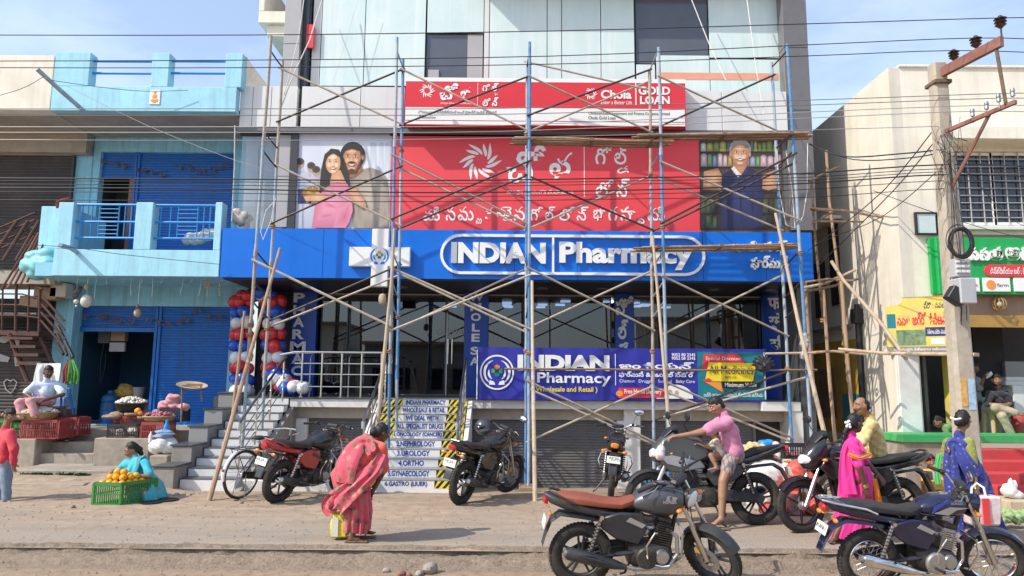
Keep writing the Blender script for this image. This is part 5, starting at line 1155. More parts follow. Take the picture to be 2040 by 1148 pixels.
ys_text('విత్తనాలు మరియు ఎరువులు', (.65, .34, wl_-.05, .43), 'white_sign', .01); ys_text('నాణ్యమైన విత్తనాలు లభించును', (.1, .03, wl_-.04, .10), 'white_sign', .01); ys_text('ప్రొ : నవత', (.62, .80, wl_-.05, .93), 'print_navy', .01)
one('mirror', MB().box((W(1827, 465, 12.86).x, 12.84, W(1830, 465, 12.86).z), (W(1864, 465, 12.86).x, 12.86, W(1830, 426, 12.86).z)), M['clear_film'] and mat('mirror_glass', (.62, .70, .66), .15, .2, var=.05), 'small pale framed square mirror hung on the cream wall left of the concrete pole', 'mirror')
o = bpy.data.objects['mirror']; a, c, e, g = quadw(1826, 426, 1866, 466, 12.86); f = MB()
for q in ((a-.02, c-.02, a+.01, g+.02), (e-.01, c-.02, e+.02, g+.02), (a+.011, c-.02, e-.011, c+.01), (a+.011, g-.01, e-.011, g+.02)): f.box((q[0], 12.82, q[1]), (q[2], 12.88, q[3]))
part('frame', f, M['wire_black'], o)
lt = thing('wire_lantern', 'small round wire lantern hanging under the green sign', 'lantern', W(1991, 606, 12.8)); c = W(1991, 606, 12.8)
for k in range(5): part('ring', MB().torus(c, .115, .008, (cos(k*pi/5), sin(k*pi/5), 0), 16, 5), M['ochre_edge'], lt)
part('cord', MB().tube(c+V((0, 0, .11)), (c.x, 12.8, gz0_), .006, 5), M['wire_black'], lt); part('bulb', MB().ball(c, .05, 10, 8), M['charm_white'], lt)

# far backdrop between the buildings
one('back_house', MB().box((6.9, 30, 0), (7.8, 34, 4.2)), M['cement_grey'], 'grey house end glimpsed at the end of the alley', 'house')

# ================================================================ scaffold on the pharmacy front
sc = thing('scaffolding', 'blue and grey tubular steel scaffolding with cross braces along the pharmacy front', 'scaffolding', (0, 13, 0))
YA, YR = 12.8, 13.4
def gz(x, y): return foot_z(x, y)
def polx(px, py, Y): return W(px, py, Y)
def pole(name, a, b, r, m, root=sc): return part(name, MB().path([a, (a+b)/2+V((.006, .004, 0)), b], r, 9), M[m], root)
# uprights: (top px, py, foot px, py, depth, material) several stacked lengths
ups = [(540, 72, 488, 800, YA, 'pole_rust'), (563, 120, 524, 800, YR, 'pole_rust'),
       (791, 75, 775, 800, YA, 'pole_pale'), (803, 118, 790, 800, YR, 'pole_blue'),
       (1055, 84, 1053, 950, YA, 'pole_blue'), (1050, 122, 1047, 950, YR, 'pole_pale'),
       (1312, 95, 1330, 880, YA, 'pole_pale'), (1294, 140, 1302, 880, YR, 'pole_rust'),
       (1568, 88, 1618, 900, YA, 'pole_blue'), (1537, 125, 1578, 900, YR, 'pole_pale')]
upx = []
for ta, tb, fa, fb_, Y, m in ups:
    a = W(ta, tb, Y); b = W(fa, fb_, Y); d = (b-a); k = (gz(b.x, Y)-.01-a.z)/d.z if d.z else 1; b2 = a+d*k
    upx.append((a, b2)); n = 4
    for i in range(n):
        q0, q1 = a.lerp(b2, i/n), a.lerp(b2, (i+1)/n); mm = m if i % 2 == 0 else {'pole_pale': 'pole_blue', 'pole_blue': 'pole_pale', 'pole_rust': 'pole_pale'}[m]
        if i and ta not in (540,): pass
        pole('upright', q0, q1, .030, mm)
        if i: part('joint_sleeve', MB().tube(q0-(b2-a).normalized()*.07, q0+(b2-a).normalized()*.07, .036, 9), M[m], sc)
def at_h(i, py):          # point on upright i at photo row py
    a, b = upx[i]; Y = a.y
    lo, hi = 0.0, 1.0
    for _ in range(30):
        md = (lo+hi)/2; p = a.lerp(b, md); l = CROT.inverted() @ (p-CAMP); y = 574-FPX*(l.y/-l.z)
        if y < py: lo = md
        else: hi = md
    return a.lerp(b, lo)
def brace(i, pa, j, pb, m='brace_steel', off=0.0, r=.0205):
    a, b = at_h(i, pa), at_h(j, pb); d = (b-a).normalized(); o = V((0, off, 0)); part('brace', MB().path([a-d*.05+o, (a+b)/2+o, b+d*.05+o], r, 8), M[m], sc)
F = [0, 2, 4, 6, 8]; R = [1, 3, 5, 7, 9]
# frames' own short rungs between the front and rear upright of each pair
for k in range(5):
    for py0 in (100, 262, 300, 560, 600, 500):
        a, b = at_h(F[k], py0), at_h(R[k], py0+34); part('rung', MB().path([a, a.lerp(b, .55)+V((0, 0, -.01)), b], .016, 7), M['pole_pale' if k % 2 else 'brace_dark'], sc)
yb, yf = -.05, -.05
# top tier, rows ~140..250
brace(1, 243, 3, 140, 'brace_dark', -.04); brace(1, 140, 3, 250, 'brace_steel', -.08); brace(3, 250, 5, 155, 'brace_dark', -.04); brace(3, 142, 5, 262, 'brace_steel', -.08)
brace(4, 230, 7, 120, 'brace_dark', -.02); brace(4, 155, 7, 265, 'brace_steel', -.06); brace(5, 118, 7, 178, 'brace_steel', .04); brace(5, 262, 7, 160, 'brace_steel', .05); brace(7, 262, 9, 152, 'brace_dark', -.04); brace(6, 156, 9, 262, 'brace_steel', -.06)
# second tier, rows ~325..455
brace(1, 445, 3, 333, 'brace_dark', -.04); brace(1, 330, 3, 450, 'brace_steel', -.08)
brace(2, 436, 4, 322, 'brace_dark', -.03); brace(3, 455, 5, 350, 'brace_dark', .0); brace(2, 312, 5, 447, 'brace_steel', -.07); brace(3, 335, 5, 455, 'brace_steel', .04)
brace(5, 350, 7, 458, 'brace_dark', -.03); brace(5, 457, 7, 350, 'brace_steel', .04); brace(6, 444, 8, 308, 'brace_dark', -.03); brace(7, 462, 8, 325, 'brace_dark', .02); brace(6, 325, 8, 440, 'brace_steel', -.06); brace(7, 350, 9, 458, 'brace_steel', -.02)
# third tier, rows ~520..655
brace(0, 520, 2, 650, 'brace_steel', -.04, .024); brace(1, 640, 3, 528, 'brace_dark', .03); brace(1, 652, 3, 548, 'brace_steel', .03)
brace(2, 535, 4, 655, 'brace_steel', -.04); brace(3, 545, 5, 662, 'brace_steel', .02); brace(3, 655, 5, 535, 'brace_steel', .04); brace(2, 660, 4, 550, 'brace_steel', -.08)
brace(4, 535, 7, 657, 'brace_steel', -.03); brace(5, 655, 7, 540, 'brace_steel', .03); brace(6, 552, 9, 668, 'brace_steel', -.03); brace(6, 664, 9, 548, 'brace_steel', .03)
# bottom tier, rows ~760..880
brace(4, 760, 7, 880, 'brace_steel', -.03); brace(5, 772, 7, 886, 'brace_steel', .03); brace(4, 880, 7, 770, 'brace_steel', .05); brace(6, 762, 9, 872, 'brace_steel', -.02); brace(7, 770, 9, 880, 'brace_steel', .04); brace(6, 830, 8, 752, 'brace_steel', .06); brace(7, 838, 9, 740, 'brace_dark', .0)
# long thin bamboo ledger at banner height and its mate to the right
part('ledger', MB().path([W(1005, 735, 12.75), W(1200, 736, 12.75), W(1400, 738, 12.75), W(1628, 737, 12.75)], [.020, .019, .019, .016], 8), M['bamboo'], sc)
part('ledger', MB().path([W(1525, 705, 12.75), W(1625, 703, 12.75)], .022, 8), M['wood_pale'], sc)
# coir lashings
for i, py in ((0, 648), (0, 668), (1, 655), (3, 632), (2, 700), (5, 700), (4, 704), (6, 452), (7, 700), (7, 500), (8, 505), (9, 735), (8, 690), (3, 140), (3, 300), (5, 270), (1, 452), (7, 350)):
    c = at_h(i, py); 
    for k in range(3): part('lashing', MB().torus(c+V((0, 0, (k-1)*.022)), .040+.006*(k % 2), .011, (random.uniform(-.3, .3), random.uniform(-.3, .3), 1), 14, 6), M['coir_rope'], sc)
blk_ = thing('wooden_block', 'worn brown timber block under the scaffold foot', 'block', W(1045, 970, 12.6)); c = at_h(4, 955)
blk_x = MB().box((c.x-.17, 12.62, -.25), (c.x+.13, 13.0, gz(c.x, 12.8)+.10)); part('timber', blk_x, M['wood_pole'], blk_, bev=.015)
# plank walkways: bundles of split bamboo
def walkway(label, pa, pb, Y0, Y1, rows, drop=0):
    r = thing('plank_walkway', label, 'plank', (W(*pa, Y0).x, Y0, W(*pa, Y0).z)); a, b = W(*pa, Y0), W(*pb, Y0)
    for k in range(rows):
        y = (Y1-Y0)*k/max(1, rows-1); e = V((random.uniform(-.08, .08), y, random.uniform(-.01, .01))); f = V((random.uniform(-.08, .08), y, random.uniform(-.012, .012)))
        part('split_bamboo', MB().path([a+e, a.lerp(b, .35)+e+V((0, 0, random.uniform(-.015, .015))), a.lerp(b, .7)+f+V((0, 0, random.uniform(-.02, .005))), b+f], .021, 6), M['bamboo' if k % 2 else 'wood_pole'], r)
    for t in (.12, .5, .88):
        c = a.lerp(b, t); part('tie', MB().box((c.x-.03, Y0-.025, c.z-.03), (c.x+.03, Y1+.02, c.z+.03)), M['bamboo_dark'], r)
walkway('long brown split-bamboo walkway at the top of the red billboard on the left half', (1022, 275), (1335, 281), 12.78, 13.12, 6)
walkway('brown split-bamboo walkway crossing above the man portrait to the far right pole', (1268, 268), (1618, 265), 12.70, 13.0, 6)
walkway('thin bamboo plank lying in front of the fascia lettering at right', (1272, 492), (1602, 487), 12.85, 13.3, 5)
# wooden props
def prop(label, pts, r, m='wood_pale'): return one('wooden_pole', MB().path([W(*p) for p in pts], r, 9), M[m], label, 'pole')
prop('long brown leaning wooden pole with its foot beside the bicycle', [(558, 495, 12.55), (500, 700, 11.7), (416, 1000, 10.55)], [.026, .032, .038], 'wood_pole')
prop('pale wooden pole lashed upright to the second scaffold post over the striped stairs', [(786, 455, 12.70), (780, 560, 12.70), (752, 850, 12.65)], [.026, .03, .04])
prop('short wooden pole tied beside the leaning pole near the balloons', [(487, 620, 12.70), (476, 720, 12.72), (462, 840, 12.72)], [.022, .026, .03], 'wood_pole')
prop('straight pale wooden pole standing in front of the grey shutters beside the black motorcycle', [(1060, 560, 12.70), (1061, 700, 12.2), (1066, 1001, 10.75)], [.026, .03, .036])
prop('pale wooden pole behind the pink-shirted man, leaning against the flex banner', [(1300, 470, 12.7), (1317, 660, 12.5), (1336, 880, 12.3)], [.024, .028, .034])
prop('long bright yellowish wooden pole leaning to the right of the Hindi column sign', [(1545, 425, 12.65), (1590, 640, 12.3), (1652, 905, 11.8)], [.026, .032, .04])
gd = Blob(); c = W(762, 597, 12.7); gd.e(c, (.075, .075, .105)); gd.e(c+V((0, 0, .07)), (.06, .06, .04)); g_ = gd.build('coir_pot', .014, 3, folds(.004, (60, 9, 60)))
g_.materials.append(M['charm_tan']); hp = tag(part('coir_pot', g_, None or M['charm_tan'], None), 'tan fibre-wrapped pot hanging below the white cross sign', 'pot'); part('string', MB().tube(c+V((0, 0, .1)), c+V((.005, 0, .25)), .006, 5), M['wire_black'], hp)
rgb_ = Blob(); random.seed(5)
for k in range(7): rgb_.e(W(1603+random.uniform(-5, 5), 672+k*6, 12.75), (random.uniform(.035, .06), .05, random.uniform(.05, .08)))
tag(rgb_.obj('grey_rag', M['rag'], None, .012, 2, folds(.012, (40, 30, 50))), 'crumpled grey rag wrapped round the right-hand scaffold pole', 'rag')
bt = MB().lathe(W(1535, 0, 12.7) if 0 else W(778, 712, 12.72)-V((0, 0, .12)), [(.03, 0), (.036, .02), (.036, .15), (.016, .2), (.016, .23)], 12); one('water_bottle', bt, M['clear_film'], 'clear plastic bottle tied to the scaffold post above the striped stairs', 'bottle')
# decorative dark mask hanging over the teal banner corner
ms = thing('black_mask', 'black ornate demon-face mask hanging over the teal corner of the flex banner', 'mask', W(1520, 727, 12.72)); c = W(1520, 727, 12.7)
b = Blob(); b.e(c, (.15, .06, .14)); b.e(c+V((0, -.03, -.04)), (.10, .05, .09)); b.c(c+V((-.05, -.06, .02)), c+V((-.09, -.05, .05)), .03); b.c(c+V((.05, -.06, .02)), c+V((.09, -.05, .05)), .03); b.c(c+V((0, -.07, .03)), c+V((0, -.1, -.02)), .02, .03)
for k in range(9):
    a = pi*k/8; b.c(c+V((cos(a)*.13, 0, sin(a)*.12)), c+V((cos(a)*.20, -.01, sin(a)*.17)), .03, .018)
b.c(c+V((-.07, -.05, -.08)), c+V((.07, -.05, -.08)), .022); b.c(c+V((0, -.04, -.1)), c+V((0, -.04, -.2)), .03, .015); b.obj('face', M['black_plastic'], ms, .011, 2)
# white ropes
def rope(label, pts, r=.009, m='white_rope', name='rope', cat='rope'): return one(name, MB().path([W(*p) for p in pts], r, 6), M[m], label, cat)
rope('looped pale rope hanging on the left scaffold frame over the fascia edge', [(549, 395, 13.2), (540, 440, 13.2), (524, 478, 13.2), (519, 462, 13.2), (530, 420, 13.2), (548, 400, 13.2)])
rope('long pale rope running down from the roof to the left scaffold post', [(651, -30, 14.2), (617, 80, 13.9), (584, 150, 13.6), (560, 215, 13.4)], .012)
rope('second long pale rope from the roof meeting the left scaffold post', [(608, -20, 14.2), (596, 70, 13.8), (566, 190, 13.45)], .008)
rope('pale rope slanting over the dark upper window at right', [(1374, -10, 14.2), (1412, 86, 13.9), (1446, 160, 13.6)], .010)
rope('pale rope slanting down past the right edge of the tower glass', [(1487, -10, 14.2), (1504, 120, 13.8), (1522, 230, 13.5)], .010)
rope('slack white rope loop hanging beside the man portrait at the right end', [(1548, 300, 13.3), (1552, 380, 13.3), (1566, 448, 13.3), (1584, 455, 13.3), (1578, 380, 13.3), (1566, 300, 13.3)])
rope('white cord dropping along the right tower edge', [(1609, 285, 13.9), (1608, 380, 13.8), (1600, 430, 13.5), (1592, 445, 13.0)])
rope('thin pale string slanting across the left tower glass', [(716, -10, 14.3), (690, 80, 14.3), (660, 175, 14.25)], .004)
rope('thin white cable falling from the blue roof to the left edge of the fascia', [(468, 250, 13.7), (467, 330, 13.7), (462, 440, 13.8)], .010)

# ================================================================ bamboo scaffold in the alley
bs = thing('bamboo_scaffold', 'rough bamboo pole scaffold in the alley beside the cream wall', 'scaffolding', (7, 13, 0))
def bam(pts, r, m='bamboo_dark', name='bamboo_pole'): part(name, MB().path([W(*p) for p in pts], r, 8), M[m], bs)
bam([(1616, 355, 13.6), (1622, 450, 13.6), (1640, 640, 13.6)], .026); bam([(1646, 300, 14.2), (1652, 400, 14.2), (1672, 560, 14.2), (1690, 760, 14.0)], .03, 'wood_pole')
bam([(1640, 575, 13.2), (1653, 760, 13.2), (1664, 880, 13.1)], .034, 'wood_pole'); bam([(1676, 560, 13.0), (1692, 760, 12.9), (1704, 880, 12.8)], .034, 'wood_pole')
bam([(1604, 560, 13.4), (1612, 680, 13.4), (1622, 790, 13.4)], .03, 'wood_pole')
bam([(1612, 362, 13.5), (1642, 345, 13.9), (1672, 332, 14.2)], .024); bam([(1618, 416, 13.6), (1680, 420, 13.6), (1766, 434, 13.4)], .026, 'wood_pole'); bam([(1620, 441, 13.7), (1720, 442, 13.7)], .02, 'wood_pole')
bam([(1620, 446, 13.5), (1645, 430, 13.9), (1672, 417, 14.2)], .024)
bam([(1600, 574, 13.0), (1640, 566, 13.2), (1704, 538, 13.4)], .028, 'wood_pale'); bam([(1602, 582, 12.9), (1660, 570, 13.2), (1708, 556, 13.4)], .026); bam([(1606, 562, 13.1), (1650, 556, 13.2), (1700, 560, 13.3)], .02, 'wood_pole')
bam([(1656, 520, 13.0), (1680, 558, 12.9), (1760, 650, 12.3), (1806, 716, 11.9)], .030, 'wood_pale')
bam([(1670, 696, 12.3), (1760, 704, 12.0), (1890, 706, 11.2), (1950, 707, 10.9)], .030, 'wood_pale'); bam([(1590, 704, 12.8), (1660, 700, 12.7), (1726, 706, 12.4)], .024, 'wood_pole')
for px, py, Y in ((1648, 420, 13.9), (1640, 566, 13.2), (1690, 700, 12.3), (1620, 418, 13.6), (1672, 560, 13.1), (1798, 705, 11.9), (1640, 640, 13.4)):
    c = W(px, py, Y)
    for k in range(2): part('lashing', MB().torus(c+V((0, 0, k*.03)), .048, .013, (random.uniform(-.4, .4), random.uniform(-.4, .4), 1), 12, 6), M['coir_rope'], bs)

# ================================================================ utility pole
up = thing('utility_pole', 'concrete electricity pole with rusty cross-arms and tangled cables in front of the cream building', 'utility pole', (6.72, 10.5, 0))
PA, PB = W(1866, 130, 10.5), W(1928, 905, 10.5); d = PB-PA; PB = PA+d*((-.05-PA.z)/d.z)
def pol(t): return PA.lerp(PB, t)
r_ = []
for t in (0, .5, 1):
    c = pol(t); wx, wy = .115+.05*t, .10+.03*t; r_.append([c+V((sx*wx, sy*wy, 0)) for sx, sy in ((-1, -.6), (-.7, -1), (.7, -1), (1, -.6), (1, .6), (.7, 1), (-.7, 1), (-1, .6))])
part('shaft', MB().rings(r_), M['pole_concrete'], up)
def pixt(name, pts, r, m, Y=10.35, n=6): return part(name, MB().path([W(*(q if len(q) == 3 else (*q, Y))) for q in pts], r, n), M[m], up)
def beam_px(name, pa, pb, w, h, m):
    a, b = W(*pa), W(*pb); t = (b-a).normalized(); s = t.cross(V((0, 0, 1))).normalized(); u = s.cross(t); rs = []
    for p in (a, b): rs.append([p+s*sx*w/2+u*sz*h/2 for sx, sz in ((-1, -1), (1, -1), (1, 1), (-1, 1))])
    part(name, MB().rings(rs), M[m], up, bev=.004)
beam_px('cross_arm', (1878, 144, 10.38), (1996, 82, 9.3), .07, .15, 'arm_rust'); beam_px('cross_arm', (1884, 262, 10.38), (2024, 203, 9.3), .05, .06, 'arm_rust')
pixt('arm_strut', [(1985, 98, 9.4), (2004, 208, 9.42)], .024, 'bamboo_dark'); pixt('arm_strut', [(1974, 222, 9.7), (1897, 372, 10.35)], .026, 'arm_rust')
cl = MB(); c = pol(.045); cl.box((c.x-.135, 10.36, c.z-.04), (c.x+.135, 10.64, c.z+.02)); part('clamp', cl, M['bamboo_dark'], up, bev=.006)
def insul(px, py, Y, s=1, m='porcelain_dark', small=False):
    c = W(px, py, Y); b = MB()
    if small: b.lathe(c, [(.008, -.10*s), (.008, 0), (.028*s, 0), (.030*s, .03), (.022*s, .05), (.032*s, .07), (.026*s, .11), (.01, .12)], 12)
    else: b.lathe(c, [(.012, -.19*s), (.012, 0), (.03*s, 0), (.045*s, .02*s), (.085*s, .05*s), (.05*s, .075*s), (.095*s, .10*s), (.05*s, .13*s), (.10*s, .155*s), (.05*s, .185*s), (.03*s, .215*s), (.01, .22*s)], 14)
    part('insulator', b, M[m], up)
insul(1994, 56, 9.35, .85); insul(1945, 95, 9.8, .85); insul(1901, 120, 10.15, .8)
for px, py, Y in ((1938, 232, 9.95), (1966, 218, 9.7), (1990, 203, 9.5), (2018, 192, 9.35)): insul(px, py, Y, 1, 'steel_dull', True)
part('meter_cabinet', MB().box((W(1896, 520, 10.2).x, 10.05, W(1900, 607, 10.2).z), (W(1928, 520, 10.2).x, 10.30, W(1900, 556, 10.2).z)), M['grey_plastic'], up, bev=.015)
c0 = W(1900, 556, 10.2); vent = MB()
for i in range(3):
    for j in range(3): vent.box((W(1902+j*9, 520, 10.18).x, 10.12, W(1900, 530+i*10-6, 10.18).z), (W(1908+j*9, 520, 10.18).x, 10.16, W(1900, 530+i*10-11, 10.18).z))
part('panel_box', MB().box((W(1899, 520, 10.2).x, 10.16, W(1900, 552, 10.2).z), (W(1930, 520, 10.2).x, 10.32, W(1900, 516, 10.2).z)), M['grey_plastic'], up, bev=.01); part('vent_slots', vent, M['panel_white'], up)
part('junction_box', MB().cbox((0, 0, 0), (.24, .14, .22), 0, Matrix.Translation(W(1904, 590, 10.15)) @ Matrix.Rotation(.6, 4, 'Y')), M['black_plastic'], up, bev=.01)
part('cable_gland', MB().lathe(W(1922, 594, 10.15)-V((0, 0, .1)), [(.03, 0), (.045, .03), (.045, .16), (.03, .2)], 12), M['grey_plastic'], up)
coil = MB()
for k in range(9): coil.torus(W(1910, 482, 10.12)+V((random.uniform(-.02, .02), -.008*k, random.uniform(-.025, .02))), .15+.012*(k % 3), .0065, (random.uniform(-.12, .12)-.35, -1, random.uniform(-.1, .1)), 30, 6, sx=1)
cm = Matrix.Translation(W(1910, 482, 10.12)) @ Matrix.Diagonal((.85, 1, 1.32, 1)) @ Matrix.Translation(-W(1910, 482, 10.12)); coil.transform(cm); part('cable_coil', coil, M['wire_black'], up)
a, c, e, g = quadw(1900, 752, 1914, 810, 10.33); part('pasted_poster', MB().box((pol(.80).x-.11, 10.37, c), (pol(.80).x-.015, 10.376, g)), mat('poster_ochre', (.62, .36, .12), .7, var=.25, vs=18), up); part('pasted_poster', MB().box((pol(.80).x, 10.37, c-.05), (pol(.80).x+.10, 10.376, g-.02)), mat('poster_blue', (.35, .5, .62), .6, var=.25, vs=20), up)
random.seed(21)
for k in range(18):                                            # tangle of thin drops round the pole head and down its shaft
    a = W(1876+random.uniform(-26, 40), random.uniform(225, 300), 10.3+random.uniform(-.1, .1)); b = W(1890+random.uniform(-30, 60), random.uniform(270, 470), 10.25+random.uniform(-.1, .1))
    m_ = a.lerp(b, .5)+V((random.uniform(-.15, .15), 0, random.uniform(-.3, .05))); part('loose_cable', MB().path([a, a.lerp(m_, .5)+V((random.uniform(-.06, .06), 0, -.05)), m_, m_.lerp(b, .5)+V((random.uniform(-.06, .06), 0, 0)), b], random.choice((.0035, .004, .005)), 5), M['wire_black'], up)
for k in range(5):
    x = 1880+random.uniform(-12, 26); pixt('shaft_cable', [(x, 300, 10.33), (x+8+random.uniform(-9, 9), 430, 10.32), (x+16+random.uniform(-12, 12), 560, 10.3), (x+22, 640+random.uniform(-30, 30), 10.3)], .006, 'wire_black', n=5)
# ================================================================ overhead lines
def line(label, pts, Y=None, r=.008, m='wire_black', grp=None):
    P = [W(*(q if len(q) == 3 else (*q, Y))) for q in pts]; Q = []
    for i in range(len(P)-1):
        for t in (0, .25, .5, .75):                              # Catmull-Rom
            p0, p1, p2, p3 = P[max(0, i-1)], P[i], P[i+1], P[min(len(P)-1, i+2)]
            Q.append(.5*((2*p1)+(p2-p0)*t+(2*p0-5*p1+4*p2-p3)*t*t+(3*p1-p0-3*p2+p3)*t**3))
    Q.append(P[-1]); return one('power_line', MB().path(Q, r, 5), M[m], label, 'cable', grp)
line('highest thin black power line tied to the top insulator', [(-60, 70, 9.35), (500, 70, 9.35), (1100, 62, 9.35), (1600, 48, 9.35), (1994, 36, 9.35), (2120, 36, 9.35)], r=.007)
line('second black power line tied to the middle insulator', [(-60, 122, 9.8), (500, 120, 9.8), (1100, 112, 9.8), (1600, 90, 9.8), (1945, 76, 9.8), (2120, 82, 9.8)], r=.007)
line('third black power line tied to the lowest top-arm insulator', [(-60, 135, 10.1), (500, 135, 10.1), (1100, 128, 10.1), (1600, 112, 10.1), (1901, 101, 10.1), (2120, 108, 10.1)], r=.007)
for k, (ya, yb_, yc, px, Y) in enumerate(((217, 216, 198, 2018, 9.35), (230, 228, 208, 1990, 9.5), (253, 250, 222, 1966, 9.7), (264, 262, 234, 1938, 9.95))):
    line(('first', 'second', 'third', 'fourth')[k]+' pale bare line from the top of the lower cross-arm', [(-60, ya, Y), (480, ya, Y), (1000, yb_, Y), (1600, yc+2, Y), (px, yc-12, Y), (2120, yc-8, Y)], r=.006, m='wire_pale' if k > 1 else 'wire_grey')
line('pale line sagging across the roof edge of the blue house', [(-60, 278, 10.3), (400, 280, 10.3), (900, 277, 10.3), (1500, 262, 10.3), (1870, 252, 10.4)], r=.006, m='wire_pale')
for k, (ya, yb_, yc) in enumerate(((355, 360, 342), (360, 366, 350), (367, 372, 356), (374, 384, 362), (382, 392, 374), (398, 402, 390))):
    line(('thick black bundled cable topmost over the red billboard', 'black cable second below the topmost over the billboard', 'black cable third from top over the billboard lettering', 'black cable crossing the couple portrait at chest height', 'thin black cable just above the lowest over the billboard', 'lowest black cable over the billboard, dipping at the portrait')[k],
         [(-60, ya, 10.4), (400, ya+2, 10.4), (850, yb_, 10.4), (1300, yb_-6, 10.4), (1600, yc+4, 10.4), (1888, yc-14, 10.4), (2120, yc-6, 10.6)], r=.011 if k in (0, 3) else .006)
line('sagging black service cable from the pole to the tower flank', [(1612, 286, 14), (1680, 312, 12.6), (1800, 306, 11.2), (1876, 298, 10.4)], r=.012)
line('second sagging service cable below the first from the tower flank', [(1612, 288, 14), (1700, 318, 12.6), (1810, 315, 11.2), (1876, 304, 10.4)], r=.010)
line('slack cable sloping from the pole down past the yellow board', [(1880, 330, 10.4), (1760, 430, 11.5), (1640, 480, 12.8), (1610, 500, 13.4)], r=.007)
line('long black stay cable slanting down left from the pole head', [(1876, 238, 10.4), (1760, 380, 11.5), (1625, 490, 13)], r=.009)
line('parallel stay cable just below the slanting one', [(1878, 262, 10.4), (1780, 380, 11.5), (1630, 530, 13)], r=.009)
line('thin cable from the pole over the cream corner to the right', [(1740, 380, 11.5), (1850, 420, 10.6), (1960, 455, 11.5), (2060, 480, 12.5)], r=.006)
line('thin looping cable hanging over the barred windows', [(1890, 300, 10.4), (1960, 380, 10.8), (2020, 440, 11.6), (2070, 460, 12.5)], r=.005)
line('thin black wire drooping from roof spout to pharmacy across the blue roof', [(100, 160, 13.4), (200, 174, 13.6), (290, 182, 13.8), (375, 180, 13.9)], r=.006)
line('thin pale wire falling diagonally from the blue roof to the scaffold', [(130, 170, 13.4), (250, 230, 13.4), (340, 270, 13.3), (470, 320, 13.2), (560, 345, 13.2)], r=.005, m='wire_pale')
line('thin wire along the lower blue balcony front', [(-40, 484, 13), (130, 492, 13.3), (250, 508, 13.6), (440, 527, 13.9)], r=.006)
line('dark wire to the rain pipe at the far left', [(-60, 206, 13), (40, 178, 13.1), (88, 152, 13.2)], r=.006)
# ================================================================ motorcycles
mat('tyre', (.030, .028, .026), .85, var=.2, vs=30, stain=((.16, .125, .09), .5, 5), bump=(90, .4))
mat('bike_black', (.012, .012, .014), .22, var=.1, coat=.5, stain=((.11, .09, .07), .22, 4)); mat('bike_matte', (.028, .030, .034), .42, var=.12, stain=((.13, .11, .09), .3, 5))
mat('bike_grey', (.085, .09, .098), .34, .4, var=.08, coat=.3, stain=((.16, .14, .12), .25, 4)); mat('bike_silver', (.40, .41, .43), .3, .5, var=.06, coat=.3)
mat('bike_red', (.42, .016, .020), .25, var=.06, coat=.6, stain=((.2, .09, .07), .3, 4)); mat('bike_navy', (.006, .009, .040), .2, var=.1, coat=.6, stain=((.09, .08, .07), .2, 4)); mat('bike_blue', (.03, .06, .33), .25, var=.05, coat=.5)
mat('seat_black', (.020, .020, .021), .55, var=.15, stain=((.1, .08, .06), .25, 6)); mat('seat_brown', (.27, .075, .042), .5, var=.12, vs=8, bump=(80, .2))
mat('engine', (.055, .053, .05), .5, .5, var=.25, stain=((.2, .16, .12), .45, 8)); mat('alloy', (.45, .45, .44), .4, .8, var=.15, stain=((.22, .18, .14), .4, 9)); mat('chrome', (.75, .75, .74), .14, 1, var=.06, stain=((.3, .25, .2), .35, 7))
mat('lamp_red', (.45, .015, .02), .15, var=.04, coat=.6); mat('lamp_orange', (.70, .22, .03), .2, var=.06, coat=.5); mat('lamp_clear', (.75, .77, .8), .1, var=0, coat=.8); mat('mirror_face', (.80, .86, .95), .03, 1, var=0); mat('plate_white', (.72, .72, .66), .5, var=.08, stain=((.4, .34, .26), .4, 12)); mat('mud', (.30, .24, .17), .9, var=.2)
def wheel(root, c, R, r, kind, rim, name, disc=False, spokes=6):
    w = part(name, MB().lathe(c-V((0, .055, 0)), [(.02, 0), (.045, .005), (.05, .03), (.05, .08), (.045, .105), (.02, .11)], 14, (0, 1, 0)), M['alloy'], root, world=False)
    t = MB().torus(c, R-r, r, (0, 1, 0), 40, 10, sx=.86)
    for k in range(52):
        a = 2*pi*k/52
        for s in (-1, 1): t.cbox((0, 0, 0), (.020, r*.60, .010), 0, Matrix.Translation(c) @ Matrix.Rotation(a+s*.03, 4, 'Y') @ Matrix.Translation((0, s*r*.36, R-.0072)) @ Matrix.Rotation(-s*.42, 4, 'X'))
    part('tyre', t, M['tyre'], w, world=False); q = MB().torus(c, R-r*2.0, .013, (0, 1, 0), 36, 8, sx=2.3); part('rim', q, M[rim], w, world=False)
    s_ = MB()
    if kind == 'alloy':
        for k in range(spokes):
            a = 2*pi*k/spokes; d = V((sin(a), 0, cos(a))); e = V((cos(a), 0, -sin(a)))
            for sg in ((-1, 1) if spokes < 6 else (0,)): s_.path([c+d*.04+e*.012*sg, c+d*(R-r*2.0)+e*.03*sg], [.016, .011], 6)
    else:
        for k in range(28):
            a = 2*pi*k/28; b = a+.5*(1 if k % 2 else -1); s_.tube(c+V((sin(b)*.045, .04 if k % 4 < 2 else -.04, cos(b)*.045)), c+V((sin(a)*(R-r*2), 0, cos(a)*(R-r*2))), .0026, 4)
    part('spokes', s_, M[rim if kind == 'alloy' else 'steel_dull'], w, world=False)
    if disc: part('brake_disc', MB().lathe(c+V((0, -.072, 0)), [(.06, 0), (.12, 0), (.12, .004), (.06, .004)], 28, (0, 1, 0), cap=False), M['steel_dull'], w, world=False); part('caliper', MB().cbox(c+V((-.09, -.08, .09)), (.06, .04, .09)), M['print_gold'], w, world=False, bev=.01)
    return w
